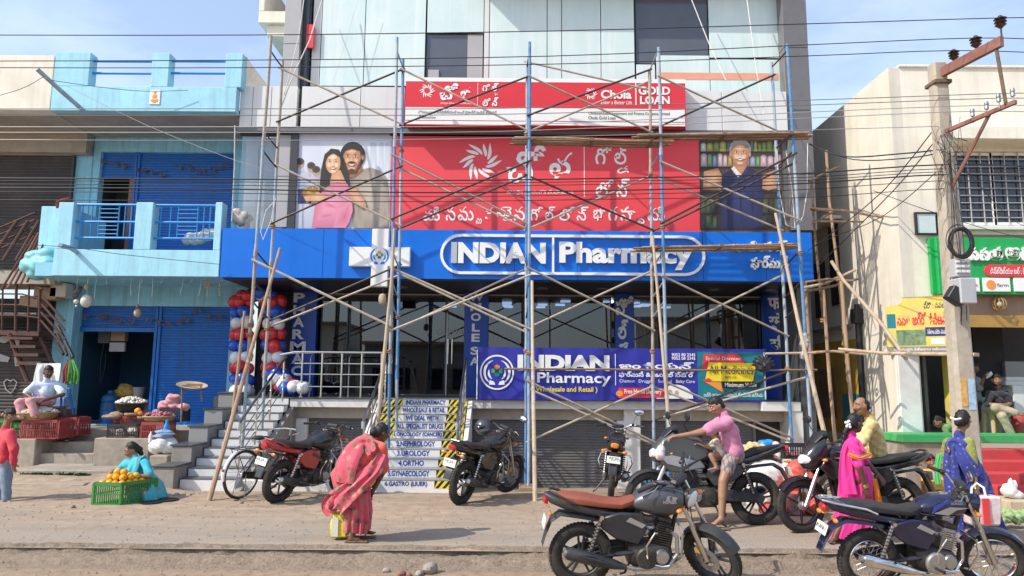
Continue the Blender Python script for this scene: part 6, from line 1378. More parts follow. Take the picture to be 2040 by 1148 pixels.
def arc_strip(c, R, a0, a1, w, th=.006, n=14, drop=.02):
    """curved mudguard over a wheel: real section with rolled edges"""
    rs = []
    for i in range(n+1):
        a = radians(a0+(a1-a0)*i/n); d = V((cos(a), 0, sin(a))); sec = [(-w, -drop), (-w*.8, 0), (0, .012), (w*.8, 0), (w, -drop), (w*.94, -drop-th), (w*.76, -th), (0, .012-th), (-w*.76, -th), (-w*.94, -drop-th)]
        rs.append([c+d*(R+h)+V((0, y, 0)) for y, h in sec])
    return MB().rings(rs)
def motorcycle(label, loc, heading, lean=0, steer=0, s=1.0, body='bike_black', tank='bike_black', accent='bike_silver', seat='seat_black', wheels='alloy', rim='bike_black', fork='steel', muffler='bike_matte', guard='bike_black', sport=False, rack=False, mirrors=(1, 1), plate='', fairing=None, logo='', rear_lamp='lamp_red', old=False, tail=.85, spokes=6, emblem=''):
    rt = thing('motorcycle', label, 'motorcycle', loc, (0, 0, 0)); MM = Matrix.Translation(V(loc)) @ Matrix.Rotation(radians(heading), 4, 'Z') @ Matrix.Rotation(radians(lean), 4, 'X') @ Matrix.Scale(s, 4); rt.matrix_basis = MM; ROOTM[rt.name] = MM
    P = lambda n, b, m, parent=None, **k: part(n, b, M[m], parent or rt, world=False, **k)
    R, WB = .305, 1.27
    wheel(rt, V((0, 0, R)), R, .056, wheels, rim, 'rear_wheel', spokes=spokes)
    # steering assembly turned about the raked head
    H = V((WB-.33, 0, .93)); ax = V((-.40, 0, .917)).normalized(); RT = Matrix.Translation(H) @ Matrix.Rotation(radians(steer), 4, ax) @ Matrix.Translation(-H)
    n0 = len(rt.children)
    before = set(o.name for o in rt.children)
    wheel(rt, V((WB, 0, R)), R, .046, wheels, rim, 'front_wheel', not old, spokes)
    for y in (-.085, .085):
        P('fork', MB().path([(WB+.0, y, R), (WB-.15, y, R+.33)], .026, 10).path([(WB-.149, y, R+.331), (WB-.345, y, R+.72)], .019, 10), fork)
    P('front_mudguard', arc_strip(V((WB, 0, R)), R+.022, 35, 165 if not sport else 175, .062), guard)
    P('mudguard_stay', MB().tube((WB-.02, .075, R), (WB-.1, .064, R+.28), .007).tube((WB-.02, -.075, R), (WB-.1, -.064, R+.28), .007), guard)
    P('triple_clamp', MB().loftx([(WB-.40, .93, .97, .06), (WB-.36, .925, .975, .11), (WB-.31, .925, .975, .11), (WB-.28, .93, .965, .05)]).loftx([(WB-.30, .76, .79, .05), (WB-.26, .755, .795, .11), (WB-.22, .76, .79, .09)]), 'engine')
    hb = MB().path([(WB-.50, .36, 1.05), (WB-.42, .22, 1.07), (WB-.36, .08, 1.0), (WB-.36, -.08, 1.0), (WB-.42, -.22, 1.07), (WB-.50, -.36, 1.05)], .012, 8); h_ = P('handlebar', hb, 'bike_matte' if not old else 'chrome')
    for y in (-1, 1):
        P('grip', MB().path([(WB-.452, y*.27, 1.062), (WB-.52, y*.40, 1.045)], .019, 10), 'black_plastic', h_); P('lever', MB().path([(WB-.41, y*.22, 1.055), (WB-.40, y*.30, 1.05), (WB-.45, y*.40, 1.035)], .006, 6), 'steel_dull', h_)
        P('switch_box', MB().cbox((WB-.435, y*.23, 1.065), (.05, .05, .045)), 'black_plastic', h_, bev=.008)
        if mirrors[0 if y > 0 else 1]:
            mr = P('mirror', MB().path([(WB-.42, y*.23, 1.08), (WB-.36, y*.27, 1.17), (WB-.37, y*.33, 1.24)], .0065, 6).ball((WB-.37, y*.35, 1.27), (.022, .085, .052), 14, 8), 'black_plastic'); P('mirror_glass', MB().ball((WB-.378, y*.35, 1.27), (.020, .076, .045), 14, 8), 'mirror_face', mr)
    if fairing:
        P('headlamp_fairing', MB().loftx([(WB-.36, .84, 1.06, .11), (WB-.28, .74, 1.10, .15), (WB-.16, .70, 1.02, .13), (WB-.06, .72, .90, .08), (WB-.03, .76, .84, .04)], 16), fairing); P('headlamp', MB().loftx([(WB-.12, .76, .90, .105), (WB-.055, .765, .885, .085), (WB-.02, .78, .86, .05)], 14), 'lamp_clear'); P('visor', MB().loftx([(WB-.34, 1.05, 1.16, .09), (WB-.26, 1.06, 1.13, .10), (WB-.17, 1.0, 1.03, .08)], 12), 'black_plastic')
    else:
        P('headlamp_shell', MB().lathe((WB-.30, 0, .88), [(.02, 0), (.075, .02), (.095, .09), (.098, .115)], 18, (1, 0, -.12)), body); P('headlamp', MB().lathe((WB-.188, 0, .867), [(.092, 0), (.07, .018), (.01, .03)], 18, (1, 0, -.12)), 'lamp_clear')
        P('instrument', MB().cbox((WB-.33, 0, 1.03), (.09, .2, .07), 0), 'black_plastic', bev=.02)
    for y in (-1, 1): P('indicator', MB().tube((WB-.22, y*.08, .83), (WB-.22, y*.16, .83), .008).ball((WB-.22, y*.18, .83), (.03, .035, .022), 10, 7), 'lamp_orange')
    P('cables', MB().path([(WB-.42, -.25, 1.05), (WB-.28, -.16, 1.02), (WB-.30, -.10, .85), (WB-.42, -.08, .72)], .006, 5).path([(WB-.42, .25, 1.05), (WB-.26, .15, 1.0), (WB-.32, .1, .84), (WB-.45, .08, .70)], .006, 5).path([(WB-.36, -.2, 1.05), (WB-.2, -.05, .98), (WB-.16, -.07, .7), (WB-.06, -.09, .42)], .005, 5), 'wire_black')
    for o in rt.children:
        if o.name not in before and 'rear' not in o.name: o.data.transform(RT) if o.data else None
    for o in [c for c in rt.children if c.name not in before]:
        for ch in o.children: ch.data.transform(RT)
    # frame, swing arm, engine
    P('frame', MB().path([(WB-.30, 0, .90), (WB-.38, 0, .62), (WB-.42, .04, .30), (.50, .06, .22)], .022, 8).path([(WB-.33, 0, .86), (.70, .05, .78), (.45, .09, .62), (.48, .08, .30)], .022, 8).path([(.56, .09, .70), (.1, .11, .74), (-.22, .08, .80)], .014, 8).path([(.56, -.09, .70), (.1, -.11, .74), (-.22, -.08, .80)], .014, 8), 'bike_matte')
    P('swing_arm', MB().path([(.48, .10, .36), (0, .10, R)], .022, 8).path([(.48, -.10, .36), (0, -.10, R)], .022, 8), 'bike_matte')
    for y in (-.135, .135):
        sh = P('shock_absorber', MB().tube((.06, y, .37), (.17, y, .70), .016, 8).lathe((.17, y, .70), [(.02, -.03), (.026, 0), (.02, .03)], 10, (0, 1, 0)), 'steel'); sp_ = MB()
        for k in range(9): sp_.torus(V((.07, y, .40)).lerp(V((.155, y, .655)), k/8), .026, .0065, (.31, 0, .95), 14, 6)
        P('spring', sp_, 'bike_matte' if body != 'bike_red' else 'bike_red', sh)
    P('crankcase', MB().loftx([(.44, .24, .42, .10), (.50, .20, .46, .13), (.66, .19, .46, .145), (.80, .21, .44, .12), (.86, .25, .38, .07)], 14), 'engine')
    for x, z, r in ((.60, .32, .105), (.74, .33, .07)):
        for y in (-1, 1): P('engine_cover', MB().lathe((x, y*.135, z), [(r, 0), (r, .02), (r*.86, .035), (r*.4, .042), (.01, .043)], 20, (0, y, 0)), 'alloy' if (x < .7 and old) or x > .7 else 'engine')
    fn = MB(); A = Matrix.Translation((.74, 0, .43)) @ Matrix.Rotation(radians(14), 4, 'Y')
    for k in range(9): fn.cbox((0, 0, .012+k*.021), (.17 if k < 6 else .15, .20, .009), 0, A)
    fn.cbox((0, 0, .10), (.12, .15, .20), 0, A); P('cylinder', fn, 'alloy' if old else 'engine'); P('cylinder_head', MB().cbox((0, 0, .225), (.13, .15, .05), 0, A), 'engine', bev=.012)
    P('carburettor', MB().tube((.55, 0, .56), (.70, 0, .56), .035, 10).ball((.60, -.05, .54), .045, 10, 8), 'alloy'); P('kick_lever', MB().path([(.60, -.18, .33), (.58, -.20, .45), (.66, -.21, .58), (.66, -.26, .59)], .009, 7), 'chrome')
    P('exhaust_pipe', MB().path([(.80, -.06, .56), (.90, -.08, .50), (.90, -.10, .34), (.80, -.13, .23), (.50, -.15, .22), (.34, -.165, .26)], .021, 10), 'alloy' if not old else 'chrome')
    mf = P('muffler', MB().path([(.40, -.165, .245), (.28, -.17, .275), (.05, -.185, .335), (-.14, -.195, .385), (-.17, -.196, .392)], [.024, .046, .058, .060, .045], 14), muffler); P('muffler_tip', MB().path([(-.165, -.196, .391), (-.19, -.197, .397)], [.034, .030], 12), 'steel_dull', mf)
    P('heat_shield', MB().path([(.22, -.215, .30), (.08, -.232, .345), (-.06, -.24, .375)], [.012, .022, .012], 8), accent if old else 'bike_black', mf)
    P('chain_case', MB().prism([(-.05, .26), (.52, .28), (.55, .36), (.45, .42), (.0, .38), (-.09, .33)], (0, .12, 0), V((1, 0, 0)), Z3, .03), 'bike_matte', bev=.008)
    for y in (-1, 1): P('footpeg', MB().tube((.58, y*.12, .28), (.58, y*.30, .29), .014, 8), 'black_plastic'); P('footpeg', MB().tube((.25, y*.12, .40), (.22, y*.26, .40), .012, 8), 'black_plastic')
    P('side_stand', MB().path([(.52, .12, .24), (.48, .26, .03), (.44, .29, .005)], .012, 7), 'bike_matte'); P('brake_pedal', MB().path([(.62, -.15, .27), (.74, -.17, .25), (.80, -.20, .27)], .008, 6), 'chrome')
    if old: P('crash_guard', MB().path([(.92, -.05, .60), (.93, -.24, .58), (.93, -.28, .45), (.90, -.20, .28), (.88, -.04, .25)], .011, 8).path([(.92, .05, .60), (.93, .24, .58), (.93, .28, .45), (.90, .20, .28), (.88, .04, .25)], .011, 8), 'chrome')
    else: P('crash_guard', MB().path([(.90, -.04, .66), (.93, -.16, .56), (.92, -.17, .34), (.88, -.04, .24)], .012, 8), 'steel_dull')
    # bodywork
    if sport: tk = [(.50, .76, .84, .08), (.56, .72, .94, .15), (.68, .70, 1.03, .19), (.82, .70, 1.05, .20), (.93, .74, 1.00, .17), (1.0, .80, .92, .08)]
    elif old: tk = [(.46, .78, .84, .06), (.52, .76, .90, .11), (.66, .74, .955, .135), (.82, .735, .965, .14), (.92, .76, .94, .12), (.98, .82, .89, .05)]
    else: tk = [(.46, .76, .83, .07), (.53, .73, .90, .13), (.66, .69, .98, .165), (.82, .68, 1.0, .175), (.94, .72, .965, .14), (1.0, .80, .90, .06)]
    tn = P('fuel_tank', MB().loftx(tk, 22, e=2.35), tank); P('tank_cap', MB().lathe((.76, 0, tk[3][2]-.012), [(.045, 0), (.045, .012), (.03, .018)], 16), 'chrome', tn)
    if sport or fairing:
        for y in (-1, 1): P('tank_scoop', MB().prism([(.62, .66), (.95, .60), (1.10, .74), (1.02, .86), (.86, .80), (.70, .78)], (0, y*.165, 0), V((1, 0, 0)), Z3, (-.02, .02)), accent if sport else tank, bev=.012)
    if sport:
        for y in (-1, 1): P('side_fairing', MB().prism([(1.20, .80), (1.12, .98), (.94, 1.04), (.80, 1.0), (.62, .93), (.56, .80), (.74, .72), (.92, .60), (1.04, .60), (1.12, .68)], (0, y*.185, 0), V((1, 0, 0)), Z3, (-.028, .028)), tank, bev=.018); P('fairing_stripe', MB().prism([(1.16, .78), (1.02, .80), (.74, .74), (.92, .66), (1.08, .70)], (0, y*.216, 0), V((1, 0, 0)), Z3, (-.005, .005)), accent, bev=.003)
    for y in (-1, 1):
        q = P('side_panel', MB().prism([(.16, .60), (.30, .50), (.52, .44), (.60, .58), (.56, .73), (.34, .74), (.18, .70)], (0, y*.125, 0), V((1, 0, 0)), Z3, (-.022, .022)), body, bev=.012); P('panel_stripe', MB().prism([(.40, .665), (.55, .60), (.585, .63), (.44, .70)], (0, y*.151, 0), V((1, 0, 0)), Z3, (-.004, .004)), accent, q)
        if old or emblem == 'stripe': P('tank_graphic', MB().prism([(.58, .80), (.74, .86), (.93, .85), (.80, .83), (.72, .78)], (0, y*(.139 if old else .170), 0), V((1, 0, 0)), Z3, (-.003, .004)), accent, tn); P('tank_graphic', MB().prism([(.56, .79), (.70, .89), (.90, .92), (.72, .93), (.58, .86)], (0, y*(.130 if old else .164), 0), V((1, 0, 0)), Z3, (-.003, .004)), 'bike_blue' if old else accent, tn)
        if emblem == 'wing':
            for k in range(4): P('wing_emblem', MB().prism([(.88-.012*k, .885-k*.014), (.80-.01*k, .905-k*.010), (.77, .893-k*.014), (.86, .872-k*.014)], (0, y*(.163+.002*k), 0), V((1, 0, 0)), Z3, (-.003, .004)), 'bike_silver', tn)
        if logo:
            t = MB(); put_text(t, logo, (.735 if y < 0 else .875, y*(.179 if not old else .145), .835 if not old else .885), V((-y, 0, 0)), Z3, (0, 0, .13, .034 if '\n' not in logo else .05), .03); P('tank_lettering', t, 'bike_silver', tn, smooth=0)
    if sport: st_ = [(-.36, .90, .945, .05), (-.28, .86, .935, .10), (.0, .80, .90, .13), (.10, .77, .84, .13), (.34, .75, .81, .13), (.50, .78, .86, .09), (.55, .80, .87, .04)]
    else: st_ = [(-.30, .83, .89, .08), (-.22, .80, .90, .12), (.05, .785, .875, .135), (.18, .77, .845, .13), (.36, .755, .825, .12), (.48, .78, .86, .09), (.53, .80, .87, .04)]
    P('seat', MB().loftx(st_, 18, e=3.2), seat)
    tl_ = [(-.47, .86, .90, .03), (-.40, .80, .90, .08), (-.2, .745, .86, .125), (.05, .70, .80, .13), (.22, .66, .77, .12), (.30, .66, .74, .08)] if not sport else [(-.44, .90, .95, .03), (-.34, .84, .93, .08), (-.12, .76, .88, .12), (.1, .70, .80, .12), (.28, .66, .76, .08)]
    P('tail_cowl', MB().loftx(tl_, 16), body); zt_ = .835 if not sport else .90
    P('tail_lamp', MB().loftx([(-.43, zt_-.05, zt_+.03, .055), (-.47, zt_-.045, zt_+.035, .062), (-.49, zt_-.03, zt_+.02, .04)], 12), rear_lamp)
    P('rear_mudguard', MB().rings([[V((x, y*w, z)) for y, w, z in ((-1, wd, z0-.03), (-.8, wd, z0), (.8, wd, z0), (1, wd, z0-.03), (.8, wd, z0-.012), (-.8, wd, z0-.012))] for x, z0, wd in ((.20, .66, .08), (-.05, .70, .08), (-.26, .72, .075), (-.38, .66, .07), (-.46, .52, .065), (-.50, .42, .06))]), guard if not old else body)
    pl_ = P('number_plate', MB().cbox((0, 0, 0), (.006, .20, .105), 0, Matrix.Translation((-.475, 0, .625)) @ Matrix.Rotation(radians(18), 4, 'Y')), 'plate_white', bev=.002)
    for k, (s_, w) in enumerate(plate): t = MB(); put_text(t, s_, (-.4805+.016*(k-.5)*2-.0, .088*w, .632-k*.046+.0), V((0, -1, 0)), V((.30, 0, .95)), (0, 0, .176*w, .034), .02, lift=.012); P('plate_lettering', t, 'print_black', pl_, smooth=0)
    for y in (-1, 1): P('indicator', MB().tube((-.40, y*.05, .74), (-.42, y*.13, .74), .008).ball((-.42, y*.155, .74), (.022, .04, .024), 10, 7), 'lamp_orange')
    if rack: P('grab_rail', MB().path([(.0, -.15, .80), (-.12, -.16, .85), (-.42, -.13, .90), (-.50, -.06, .91), (-.50, .06, .91), (-.42, .13, .90), (-.12, .16, .85), (.0, .15, .80)], .011, 8).path([(-.20, -.155, .862), (-.48, -.05, .905)], .008, 6).path([(-.20, .155, .862), (-.48, .05, .905)], .008, 6).tube((-.30, -.14, .88), (-.30, .14, .88), .008).tube((-.40, -.13, .895), (-.40, .13, .895), .008), 'chrome')
    else: P('grab_rail', MB().path([(-.08, -.13, .82), (-.25, -.125, .88), (-.40, -.06, .92), (-.40, .06, .92), (-.25, .125, .88), (-.08, .13, .82)], .012, 8), body)
    for o in rt.children:
        n_ = o.name.split('.')[0]
        if n_ in ('seat', 'tail_cowl', 'tail_lamp', 'rear_mudguard', 'number_plate', 'grab_rail', 'indicator'):
            for me in [o.data]+[c.data for c in o.children]:
                for v_ in me.vertices:
                    if v_.co.x < -.08: v_.co.x = -.08+(v_.co.x+.08)*tail
    return rt
def gpt(px, py, z=0): p = G(px, py, z); return (p.x, p.y, z)
rz = ROADZ-.005
p = W(1158, 1105, 6.75); motorcycle('black motorcycle with brown seat and grey tank in the foreground on the road', (p.x, 6.85, rz), 3, 7, -52, .98, 'bike_matte', 'bike_grey', 'bike_silver', 'seat_brown', rim='bike_matte', guard='bike_matte', tail=.7, logo='HONDA', emblem='wing', spokes=5, mirrors=(0, 0), fairing=None)
p = W(1734, 1112, 6.7); motorcycle('dark blue motorcycle with chrome rear carrier and spoked wheels at the front right', (p.x, 6.8, rz), 4, 8, -22, .94, 'bike_navy', 'bike_navy', 'bike_silver', 'seat_black', 'spoke', 'chrome', muffler='chrome', guard='bike_navy', rack=True, tail=1, plate=(('AP 03', 1), ('BJ 2044', 1)), logo='HERO\nHONDA', old=True)
p = G(548, 1004); motorcycle('red motorcycle parked with its tail to the street beside the bicycle', (p.x-.02, p.y+.12, -.01), 63, 9, 12, 1.03, 'bike_red', 'bike_black', 'bike_black', 'seat_black', guard='bike_black', plate=(('AP 39', .8), ('TR 6183', 1)), rear_lamp='lamp_red', mirrors=(0, 0))
p = G(918, 1007); motorcycle('black motorcycle parked beside the lettered stairs with helmet on its mirror', (p.x-.02, p.y+.12, -.01), 60, 9, -14, 1.03, 'bike_black', 'bike_black', 'bike_grey', 'seat_black', guard='bike_black', plate=(('AP 03', .8), ('CE 0945', 1)), mirrors=(0, 1))
p = G(1512, 1048); motorcycle('grey sports motorcycle under the man in the pink shirt', (p.x, p.y+.06, 0), 179, 5, 8, 1.05, 'bike_grey', 'bike_grey', 'bike_silver', 'seat_black', rim='bike_black', sport=True, fairing='bike_grey', mirrors=(1, 1), spokes=5, guard='bike_matte')
p = G(1818, 1064); motorcycle('black motorcycle ridden by the man in yellow shirt, front wheel towards the left', (p.x, p.y+.2, 0), 188, 2, 4, 1.03, 'bike_black', 'bike_black', 'bike_silver', 'seat_black', rim='bike_black', fairing='bike_black', mirrors=(0, 1), spokes=6, emblem='stripe')
p = G(1224, 1003); motorcycle('old motorcycle seen from behind with muddy mudguard and orange lamps', (p.x, p.y+.4, 0), 80, 6, 12, 1.0, 'bike_matte', 'bike_black', 'bike_black', 'seat_black', 'spoke', 'steel_dull', old=True, rear_lamp='lamp_orange', guard='mud', plate=(('AP 03', .8), ('AZ 5390', 1)), mirrors=(0, 1))
hm = W(962, 850, 11.15); h = thing('helmet', 'dark grey full-face helmet hanging on the handlebar of the black motorcycle', 'helmet', hm)
b = Blob(); b.e(hm, (.125, .145, .125)); b.e(hm+V((.02, -.05, -.06)), (.105, .10, .07)); b.obj('shell', M['bike_grey'], h, .014, 3); part('visor', MB().ball(hm+V((-.02, -.035, .0)), (.112, .125, .055), 14, 8), M['bike_black'], h)

# ================================================================ bicycle
p = G(470, 997); bk = thing('bicycle', 'old black bicycle with spoked wheels leaning by the white staircase', 'bicycle', (p.x, p.y+.1, 0)); MM = Matrix.Translation((p.x, p.y+.12, 0)) @ Matrix.Rotation(radians(66), 4, 'Z') @ Matrix.Rotation(radians(4), 4, 'X'); bk.matrix_basis = MM; ROOTM[bk.name] = MM
PB_ = lambda n, b, m, q=None: part(n, b, M[m], q or bk, world=False)
for nm, x in (('rear_wheel', 0), ('front_wheel', 1.12)):
    c = V((x, 0, .36)); w = PB_(nm, MB().lathe(c-V((0, .05, 0)), [(.012, 0), (.026, .01), (.014, .03), (.014, .07), (.026, .09), (.012, .1)], 10, (0, 1, 0)), 'steel'); PB_('tyre', MB().torus(c, .342, .019, (0, 1, 0), 40, 8), 'tyre', w); PB_('rim', MB().torus(c, .318, .009, (0, 1, 0), 36, 6, sx=1.8), 'steel', w); s_ = MB()
    for k in range(32): a = 2*pi*k/32; b_ = a+.6*(1 if k % 2 else -1); s_.tube(c+V((sin(b_)*.024, .035 if k % 4 < 2 else -.035, cos(b_)*.024)), c+V((sin(a)*.318, 0, cos(a)*.318)), .0018, 4)
    PB_('spokes', s_, 'steel', w); PB_('mudguard', arc_strip(c, .375, 10, 190 if x == 0 else 150, .03, .003, 16, .015), 'panel_white' if x == 0 else 'bike_black')
PB_('frame', MB().path([(.46, 0, .28), (.30, 0, .80)], .015).path([(.34, 0, .74), (.93, 0, .80)], .015).path([(.46, 0, .28), (.92, 0, .72)], .015).path([(.95, 0, .86), (.91, 0, .66)], .018).path([(0, .05, .36), (.46, .03, .28)], .009).path([(0, -.05, .36), (.46, -.03, .28)], .009).path([(0, .05, .36), (.33, .02, .74)], .008).path([(0, -.05, .36), (.33, -.02, .74)], .008), 'bike_black')
for y in (-.05, .05): PB_('fork', MB().path([(1.12, y, .36), (1.05, y, .44), (.93, y*.8, .72)], .011), 'bike_black')
PB_('handlebar', MB().path([(.70, -.26, .92), (.86, -.25, .95), (.96, -.10, .97), (.96, .10, .97), (.86, .25, .95), (.70, .26, .92)], .011, 8), 'chrome'); PB_('stem', MB().tube((.945, 0, .86), (.96, 0, .97), .013), 'chrome')
b = Blob(); b.e((.27, 0, .875), (.12, .09, .035)); b.e((.40, 0, .87), (.08, .03, .025)); b.obj('saddle', M['seat_black'], bk, .012, 3, world=False); PB_('saddle_springs', MB().torus((.20, .05, .825), .02, .006, (0, 0, 1)).torus((.20, -.05, .825), .02, .006, (0, 0, 1)).tube((.29, 0, .78), (.28, 0, .86), .012), 'steel')
PB_('carrier', MB().path([(.22, -.06, .74), (-.22, -.07, .74), (-.22, .07, .74), (.22, .06, .74)], .007, 6).tube((-.2, .06, .74), (0, .06, .38), .006).tube((-.2, -.06, .74), (0, -.06, .38), .006).tube((0, -.07, .74), (0, .07, .74), .006), 'bike_black'); PB_('chain_case', MB().prism([(-.06, .32), (.50, .22), (.56, .28), (.50, .36), (-.04, .41)], (0, -.055, 0), V((1, 0, 0)), Z3, .012), 'bike_black')
PB_('crank', MB().tube((.46, -.09, .28), (.52, -.09, .13), .009).tube((.46, .09, .28), (.40, .09, .43), .009).cbox((.52, -.14, .13), (.09, .09, .025)).cbox((.40, .14, .43), (.09, .09, .025)), 'steel'); PB_('stand', MB().path([(0, .08, .36), (-.02, .12, .02), (-.02, -.12, .02), (0, -.08, .36)], .008, 6), 'steel_dull'); PB_('tail_reflector', MB().ball((-.37, 0, .45), (.012, .025, .025), 10, 6), 'lamp_red')
# ================================================================ people
for n, c in (('a', (.20, .095, .052)), ('b', (.29, .15, .085)), ('c', (.13, .060, .036)), ('d', (.34, .19, .115))): mat('skin_'+n, c, .5, var=.08, vs=14, spec=.4)
mat('lips', (.19, .055, .045), .45, var=.05); mat('hair', (.010, .009, .009), .58, var=.2, vs=60, stretch=(1, 1, .2)); mat('eye_white', (.6, .58, .55), .2, var=0); mat('eye_dark', (.012, .009, .008), .12, var=0)
def cloth(n, c, fn=None, **k): return mat(n, c, .85, var=k.pop('var', .10), vs=k.pop('vs', 9), fn=fn, sheen=.2, bump=(70, .12, .004), **k)
def plaid(sc, c2, c3):
    def f(nt, v, base):
        o = base
        for ax, cc in ((0, c2), (2, c3), (1, c2)):
            s = nt.nodes.new('ShaderNodeSeparateXYZ'); nt.links.new(v, s.inputs[0]); m = nt.nodes.new('ShaderNodeMath'); m.operation = 'MULTIPLY'; m.inputs[1].default_value = sc; nt.links.new(s.outputs[ax], m.inputs[0])
            w = nt.nodes.new('ShaderNodeMath'); w.operation = 'SINE'; nt.links.new(m.outputs[0], w.inputs[0]); o = mixc(nt, ramp(nt, w.outputs[0], [(.55, (0, 0, 0)), (.8, (.75, .75, .75))]), o, cc)
        return o
    return f
cloth('sari_rose', (.62, .085, .125), voro_spots(14, .50, [(.10, .13, .06), (.30, .03, .05), (.50, .30, .22), (.07, .06, .08), (.15, .17, .08)], .22)); cloth('blouse_coral', (.70, .11, .085))
cloth('sari_magenta', (.74, .03, .26), voro_spots(13, .10, [(.75, .3, .4), (.8, .2, .3)], .04)); cloth('border_orange', (.78, .25, .02)); cloth('sari_navy', (.028, .038, .22), voro_spots(24, .34, [(.10, .13, .42), (.03, .05, .28), (.16, .2, .5)], .12)); cloth('blouse_lime', (.22, .24, .05), voro_spots(34, .42, [(.08, .10, .02), (.40, .40, .12)], .15))
cloth('sari_aqua', (.055, .42, .48), voro_spots(11, .42, [(.42, .10, .16), (.10, .30, .28), (.5, .2, .22)], .12)); cloth('blouse_aqua', (.035, .42, .52)); cloth('shirt_pink', (.60, .23, .36), stain=((.5, .16, .27), .5, 5)); cloth('shorts_plaid', (.34, .29, .27), plaid(130, (.10, .11, .14), (.45, .22, .18))); cloth('shirt_yellow', (.70, .54, .22), plaid(85, (.55, .38, .12), (.74, .62, .36)))
cloth('shirt_pale', (.56, .66, .78)); cloth('dhoti_pink', (.62, .30, .32)); cloth('sweater_red', (.56, .035, .06)); cloth('jeans', (.17, .22, .29), stain=((.3, .34, .4), .6, 6)); cloth('trouser_dark', (.03, .03, .036)); cloth('shirt_cream', (.66, .60, .44)); cloth('shirt_gold', (.72, .42, .06)); cloth('shirt_black', (.022, .022, .028)); cloth('trouser_khaki', (.44, .36, .25)); cloth('shirt_grey', (.24, .25, .27)); cloth('trouser_brown', (.12, .09, .065)); cloth('shirt_green', (.16, .28, .12))
mat('sandal', (.16, .10, .06), .7, var=.2); mat('bangle', (.6, .42, .10), .25, .9, var=0)
def J(d): return {k: (W(*v) if not isinstance(v, Vector) else v) for k, v in d.items()}
def frame_of(f, up=(0, 0, 1)):
    f = V(f).normalized(); r = f.cross(V(up)).normalized(); u = r.cross(f); return r, f, u, Matrix((r, f, u)).transposed()
def hand(b, wr, d, n, k=1, curl=.7, mi=0):
    d = V(d).normalized(); n = V(n); n = (n-d*n.dot(d)).normalized(); s = d.cross(n); R_ = Matrix((s, d, n)).transposed()
    b.e(wr+d*.045*k, (.037*k, .052*k, .018*k), R_, mi); b.c(wr-d*.01*k, wr+d*.03*k, .024*k, .026*k, mi)
    for i, L in enumerate((.066, .078, .072, .056)):
        p = wr+d*.085*k+s*((i-1.5)*.0195*k); d1 = (d*cos(curl*.5)+n*sin(curl*.5)); d2 = (d*cos(curl*1.5)+n*sin(curl*1.5)); q = p+d1*L*.55*k; b.c(p-d*.012*k, q, .0100*k, .0092*k, mi); b.c(q, q+d2*L*.5*k, .0092*k, .0082*k, mi)
    t0 = wr+d*.025*k-s*.028*k; t1 = t0+(d*.6-s*.7+n*.3)*.042*k; b.c(t0, t1, .013*k, .011*k, mi); b.c(t1, t1+(d*.85-s*.2+n*.45)*.034*k, .011*k, .009*k, mi)
